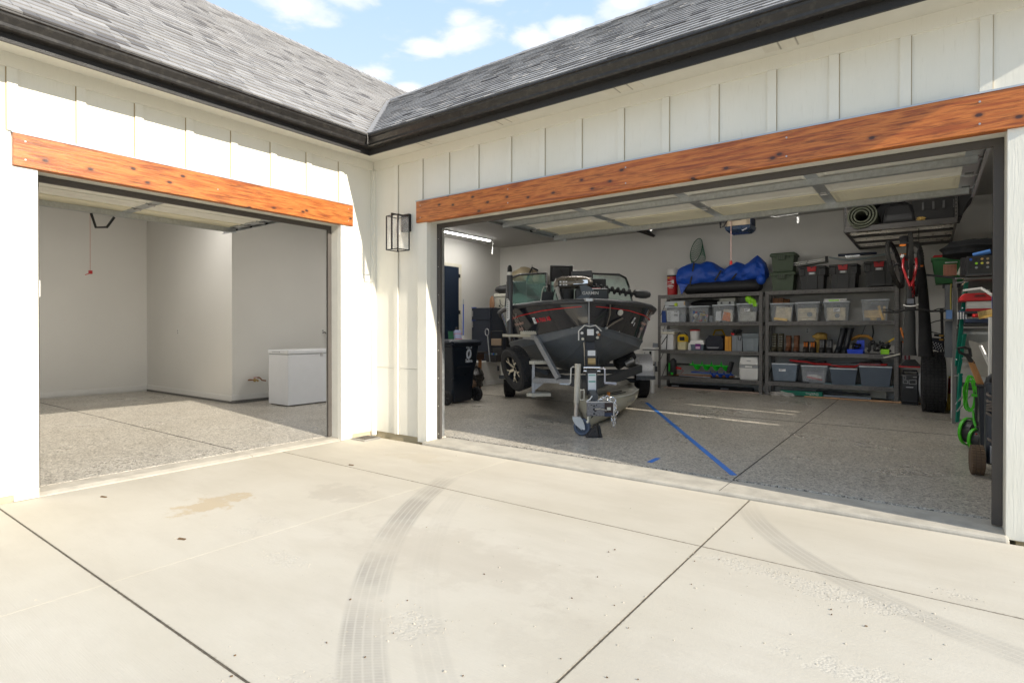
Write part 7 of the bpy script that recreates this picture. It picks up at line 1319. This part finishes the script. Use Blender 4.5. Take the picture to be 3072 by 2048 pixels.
for z0, z1, mt_, lb in ((1.735, 1.795, pm((.5, .5, .48), .5), 'upper white flat box under the red tool case'), (1.70, 1.733, pm((.45, .45, .44), .5), 'lower white flat box under the red tool case'), (1.662, 1.698, pm((.33, .01, .012), .5), 'red folder under the white flat boxes')): solo('flat_box', MB().box(6.44, 6.84, 4.87, 5.2, z0, z1), mt_, lb, 'box', bev=.003)
solo('red_drill', MB().cyl((6.50, 4.85, 1.60), (6.60, 4.88, 1.605), .025).box(6.58, 6.63, 4.85, 4.92, 1.53, 1.63), RED, 'red and black cordless drill on the side shelf', 'drill', bev=.006); solo('navy_case', MB().box(6.42, 6.85, 4.84, 5.2, 1.502, 1.56), NAVY, 'navy case under the red drill', 'case', bev=.01)
jr = thing('bottle_box', 'blue and grey boxes of bottles seen behind the grey shelf upright', 'boxes', (6.27, 5.5, 1.58)); part('box', MB().box(6.23, 6.30, 5.43, 5.7, 1.57, 1.70), pm((.10, .2, .42), .5), jr); part('bottle_row', MB().box(6.36, 6.46, 5.2, 5.4, 1.56, 1.68), pm((.06, .09, .16), .4), jr)
for k in range(4): part('bottle', MB().cyl((6.36 + .03 * k, 5.19, 1.56), (6.36 + .03 * k, 5.19, 1.66), .009, n=8), PAPER, jr)
part('bracket', MB().box(6.20, 6.30, 5.45, 5.8, 1.54, 1.57), SG, jr); part('drawer_stack', MB().box(6.22, 6.31, 5.6, 6.0, 1.0, 1.54), pm((.10, .11, .12), .5), jr); part('drawer_stack', MB().box(6.22, 6.30, 5.6, 6.0, 1.71, 2.08), pm((.13, .135, .14), .5), jr)
solo('chain_hank', MB().tube([(6.285, 5.45, 2.08), (6.28, 5.44, 1.9), (6.285, 5.45, 1.66)], .011, 6), pm((.28, .24, .05), .4, .4), 'yellow chain hanging in front of the grey shelf upright', 'chain')
# ladder, table and garden tools near the right jamb
TEAL = pm((.0, .19, .13), .45)
ld_ = thing('step_stand', 'folded teal and silver work stand leaning on the white table', 'work stand', (6.38, 5.5, .034)); part('rail', MB().bar((6.455, 5.20, 2.13), (6.345, 5.55, .75), .05, .025), TEAL, ld_, bev=.004); part('leg', MB().bar((6.345, 5.52, .78), (6.33, 5.58, .10), .05, .03), TEAL, ld_, bev=.004); part('leg', MB().bar((6.40, 5.42, .78), (6.365, 5.50, .06), .045, .03), TEAL, ld_, bev=.004); part('rail', MB().bar((6.44, 5.30, 1.35), (6.375, 5.48, .78), .04, .02), TEAL, ld_)
part('brace', MB().bar((6.345, 5.48, .32), (6.50, 5.35, .58), .022, .012), GALV, ld_); part('brace', MB().bar((6.36, 5.46, .22), (6.52, 5.33, .50), .022, .012), GALV, ld_); part('cross_bar', MB().bar((6.34, 5.50, .74), (6.52, 5.36, .74), .04, .012), GALV, ld_); part('cross_bar', MB().bar((6.42, 5.40, 1.0), (6.56, 5.33, 1.0), .05, .012), GALV, ld_)
for z_, x, y in ((1.72, 6.42, 5.30), (1.62, 6.41, 5.33), (.98, 6.36, 5.46), (.7, 6.33, 5.53), (.3, 6.325, 5.53)): part('rivet', MB().cyl((x - .01, y - .025, z_), (x - .01, y - .012, z_), .010, n=8), CHROME, ld_)
tw_ = thing('white_table', 'white folded plastic table standing on edge behind the teal stand', 'folding table', (6.6, 5.85, .034)); part('top', MB().bar((6.30, 5.95, .74), (6.90, 5.70, .74), .05, 1.38), pm((.50, .50, .47), .45, dirt=.1), tw_, bev=.03); part('frame', MB().bar((6.44, 5.83, 1.36), (6.9, 5.64, 1.36), .03, .04), GALV, tw_); part('frame', MB().bar((6.44, 5.83, .9), (6.9, 5.64, .9), .03, .04), GALV, tw_)
sv = thing('snow_shovel', 'pale grey snow scoop leaning beside the white table', 'shovel', (6.55, 3.8, .8)); part('scoop', MB().loft([[(6.41 + .02 * k, 3.70 + .03 * k, 1.29 - .11 * k) for _ in (0,)] + [(6.50 + .035 * k, 3.66 + .03 * k, 1.25 - .105 * k), (6.60 + .03 * k, 3.72 + .03 * k, 1.27 - .09 * k), (6.60 + .03 * k, 3.74 + .03 * k, 1.27 - .09 * k), (6.50 + .035 * k, 3.68 + .03 * k, 1.25 - .105 * k)] for k in range(5)]), pm((.34, .32, .29), .5), sv, smooth=True); part('handle', MB().cyl((6.62, 3.88, .8), (6.62, 3.9, .05), .018), BLK, sv)
solo('white_stake', MB().cyl((6.51, 3.52, 1.225), (6.60, 3.55, .98), .017), WHT, 'white plastic stake leaning against the snow scoop', 'stake')
bh = thing('push_broom', 'push broom with a yellow bristle head and white pole', 'broom', (6.58, 3.4, .8)); part('pole', MB().cyl((6.585, 3.34, .86), (6.59, 3.40, 1.55), .018), WHT, bh); part('head', MB().obox((6.57, 3.50, 1.575), (.16, .06, .05), (0, R(-14), 0)), pm((.5, .32, .08), .6), bh); part('bristle', MB().obox((6.56, 3.49, 1.61), (.15, .05, .05), (0, R(-14), 0)), pm((.42, .30, .12), .9, var=.4, scale=120), bh)
solo('white_rod', MB().tube([(6.405, 4.69, 1.938), (6.55, 4.1, 1.925), (6.62, 3.6, 1.81)], .016, 7), WHT, 'bent white rod reaching across in front of the red case', 'rod', smooth=True); solo('blue_strip', MB().box(6.63, 6.66, 3.8, 3.83, 1.60, 1.84), BLUE, 'bright blue strip hanging at the right jamb', 'strip')
spd = thing('spade', 'spade with a black D handle and wooden shaft standing in a dark bin', 'spade', (6.4, 2.95, .8)); part('shaft', MB().cyl((6.40, 2.95, 1.06), (6.52, 3.03, .70), .028, .034), pm((.42, .20, .07), .5), spd, smooth=True); part('socket', MB().cyl((6.36, 2.915, 1.14), (6.41, 2.955, 1.04), .02, .027), BLK, spd, smooth=True)
part('grip', MB().tube([(6.37, 2.92, 1.12), (6.30, 2.87, 1.16), (6.285, 2.86, 1.205), (6.34, 2.89, 1.215), (6.385, 2.93, 1.20), (6.395, 2.94, 1.11)], .016, 7), BLK, spd, smooth=True)
db = thing('tool_bin', 'dark bin holding the spade near the right jamb', 'bin', (6.55, 2.85, .034)); part('body', MB().tub(6.56, 2.9, .036, .80, .16, .2, .21, .26), pm((.02, .022, .028), .5), db); part('rim', MB().box(6.44, 6.68, 2.75, 3.05, .79, .815), BLK, db, bev=.006)
hr = thing('hose_reel_cart', 'bright green hose looped on a black wheeled reel', 'hose reel', (6.44, 3.4, .034)); HG = pm((.06, .48, .012), .4)
part('post', MB().cyl((6.465, 3.38, .93), (6.47, 3.38, .16), .014), BLK, hr)
lp_ = []
for k in range(120):
    a = k * .32; lp_.append((6.415 + (.05 + .012 * math.sin(k * .5)) * math.cos(a) + .012 * math.sin(k * .21), 3.42 - .05 * math.sin(k * .33), .66 + (.19 + .03 * math.sin(k * .17)) * math.sin(a)))
part('hose', MB().tube(lp_, .0075, 6), HG, hr, smooth=True)
for z_ in (.80, .64): part('hose_clip', MB().box(6.425, 6.50, 3.35, 3.39, z_, z_ + .03), HG, hr)
part('hose', MB().tube([(6.44, 3.40, .48), (6.45, 3.37, .35), (6.475, 3.33, .25), (6.49, 3.3, .20)], .012, 6), HG, hr, smooth=True)
for c_, r_ in (((6.40, 3.50, .215), .165), ((6.455, 3.26, .165), .125)):
    w_ = part('wheel', MB().lathe(c_, [(r_ - .016, -.016), (r_, -.014), (r_, .014), (r_ - .016, .016), (r_ - .016, -.016)], 28, (.85, -.55, 0)), HG, hr, smooth=True); part('wheel_core', MB().lathe(c_, [(.01, -.04), (r_ * .8, -.03), (r_ * .8, .09), (.01, .09)], 20, (.85, .55 * -1, 0)), BLK2, hr)
part('motor', MB().obox((6.50, 3.3, .24), (.08, .08, .14)), BLK2, hr, bev=.01); part('red_cap', MB().obox((6.46, 3.18, .21), (.018, .02, .07)), RED, hr); part('brass_fitting', MB().cyl((6.49, 3.2, .20), (6.49, 3.2, .235), .012), BRS, hr)
cl_ = thing('snow_blower', 'dark navy machine body with coiled grey cord by the right jamb', 'machine', (6.55, 2.1, .034)); part('body', MB().loft([[(6.47 + dx, y, z_) for dx, y in ((0, 2.06 - k), (.16, 2.0), (.16, 2.3), (0, 2.3))] for k, z_ in ((.05, .12), (.03, .3), (0, .6), (0, .90))]), pm((.018, .024, .036), .45), cl_, bev=.02); part('top_loop', MB().tube([(6.49, 2.12, .85), (6.50, 2.12, .94), (6.54, 2.12, .97), (6.60, 2.12, .97)], .028, 8), BLK2, cl_, smooth=True)
for k, z_ in enumerate((.79, .74, .70, .66, .625, .59, .36)): part('cord_loop', MB().tube([(6.535 + (.055 if k < 6 else .045) * math.cos(a) + .006 * k % 3 * .0, 2.04 + .06 * math.sin(a), z_ + .018 * math.sin(a + k)) for a in [2 * math.pi * i / 16 for i in range(16)]], .013, 6, True), pm((.13, .11, .095), .7), cl_, smooth=True)
wt = part('wheel', MB().lathe((6.40, 1.93, .17), [(.06, -.045), (.11, -.055), (.132, -.045), (.135, -.02), (.135, .02), (.132, .045), (.11, .055), (.06, .045)], 30, (1, .05, 0), True), pm((.10, .065, .04), .8), cl_, smooth=True); g = MB(); n_ = Vector((1, .05, 0)).normalized(); a_ = n_.orthogonal().normalized(); b_ = n_.cross(a_)
for k in range(30):
    th = 2 * math.pi * k / 30; rad = a_ * math.cos(th) + b_ * math.sin(th)
    for q in (-.034, 0, .034): g.bar(Vector((6.40, 1.93, .17)) + rad * .136 + n_ * (q - .013), Vector((6.40, 1.93, .17)) + rad * .136 + n_ * (q + .013), .020, .010, rad)
part('tread_block', g, pm((.13, .085, .05), .8), wt, kind='stuff'); part('white_panel', MB().box(6.50, 6.56, 1.99, 2.02, .14, .30), PAPER, cl_)
solo('timber_offcut', MB().box(6.50, 6.56, 1.70, 1.78, .034, .20), pm((.42, .24, .09), .7), 'short timber offcut on the floor at the right jamb', 'timber', bev=.003)
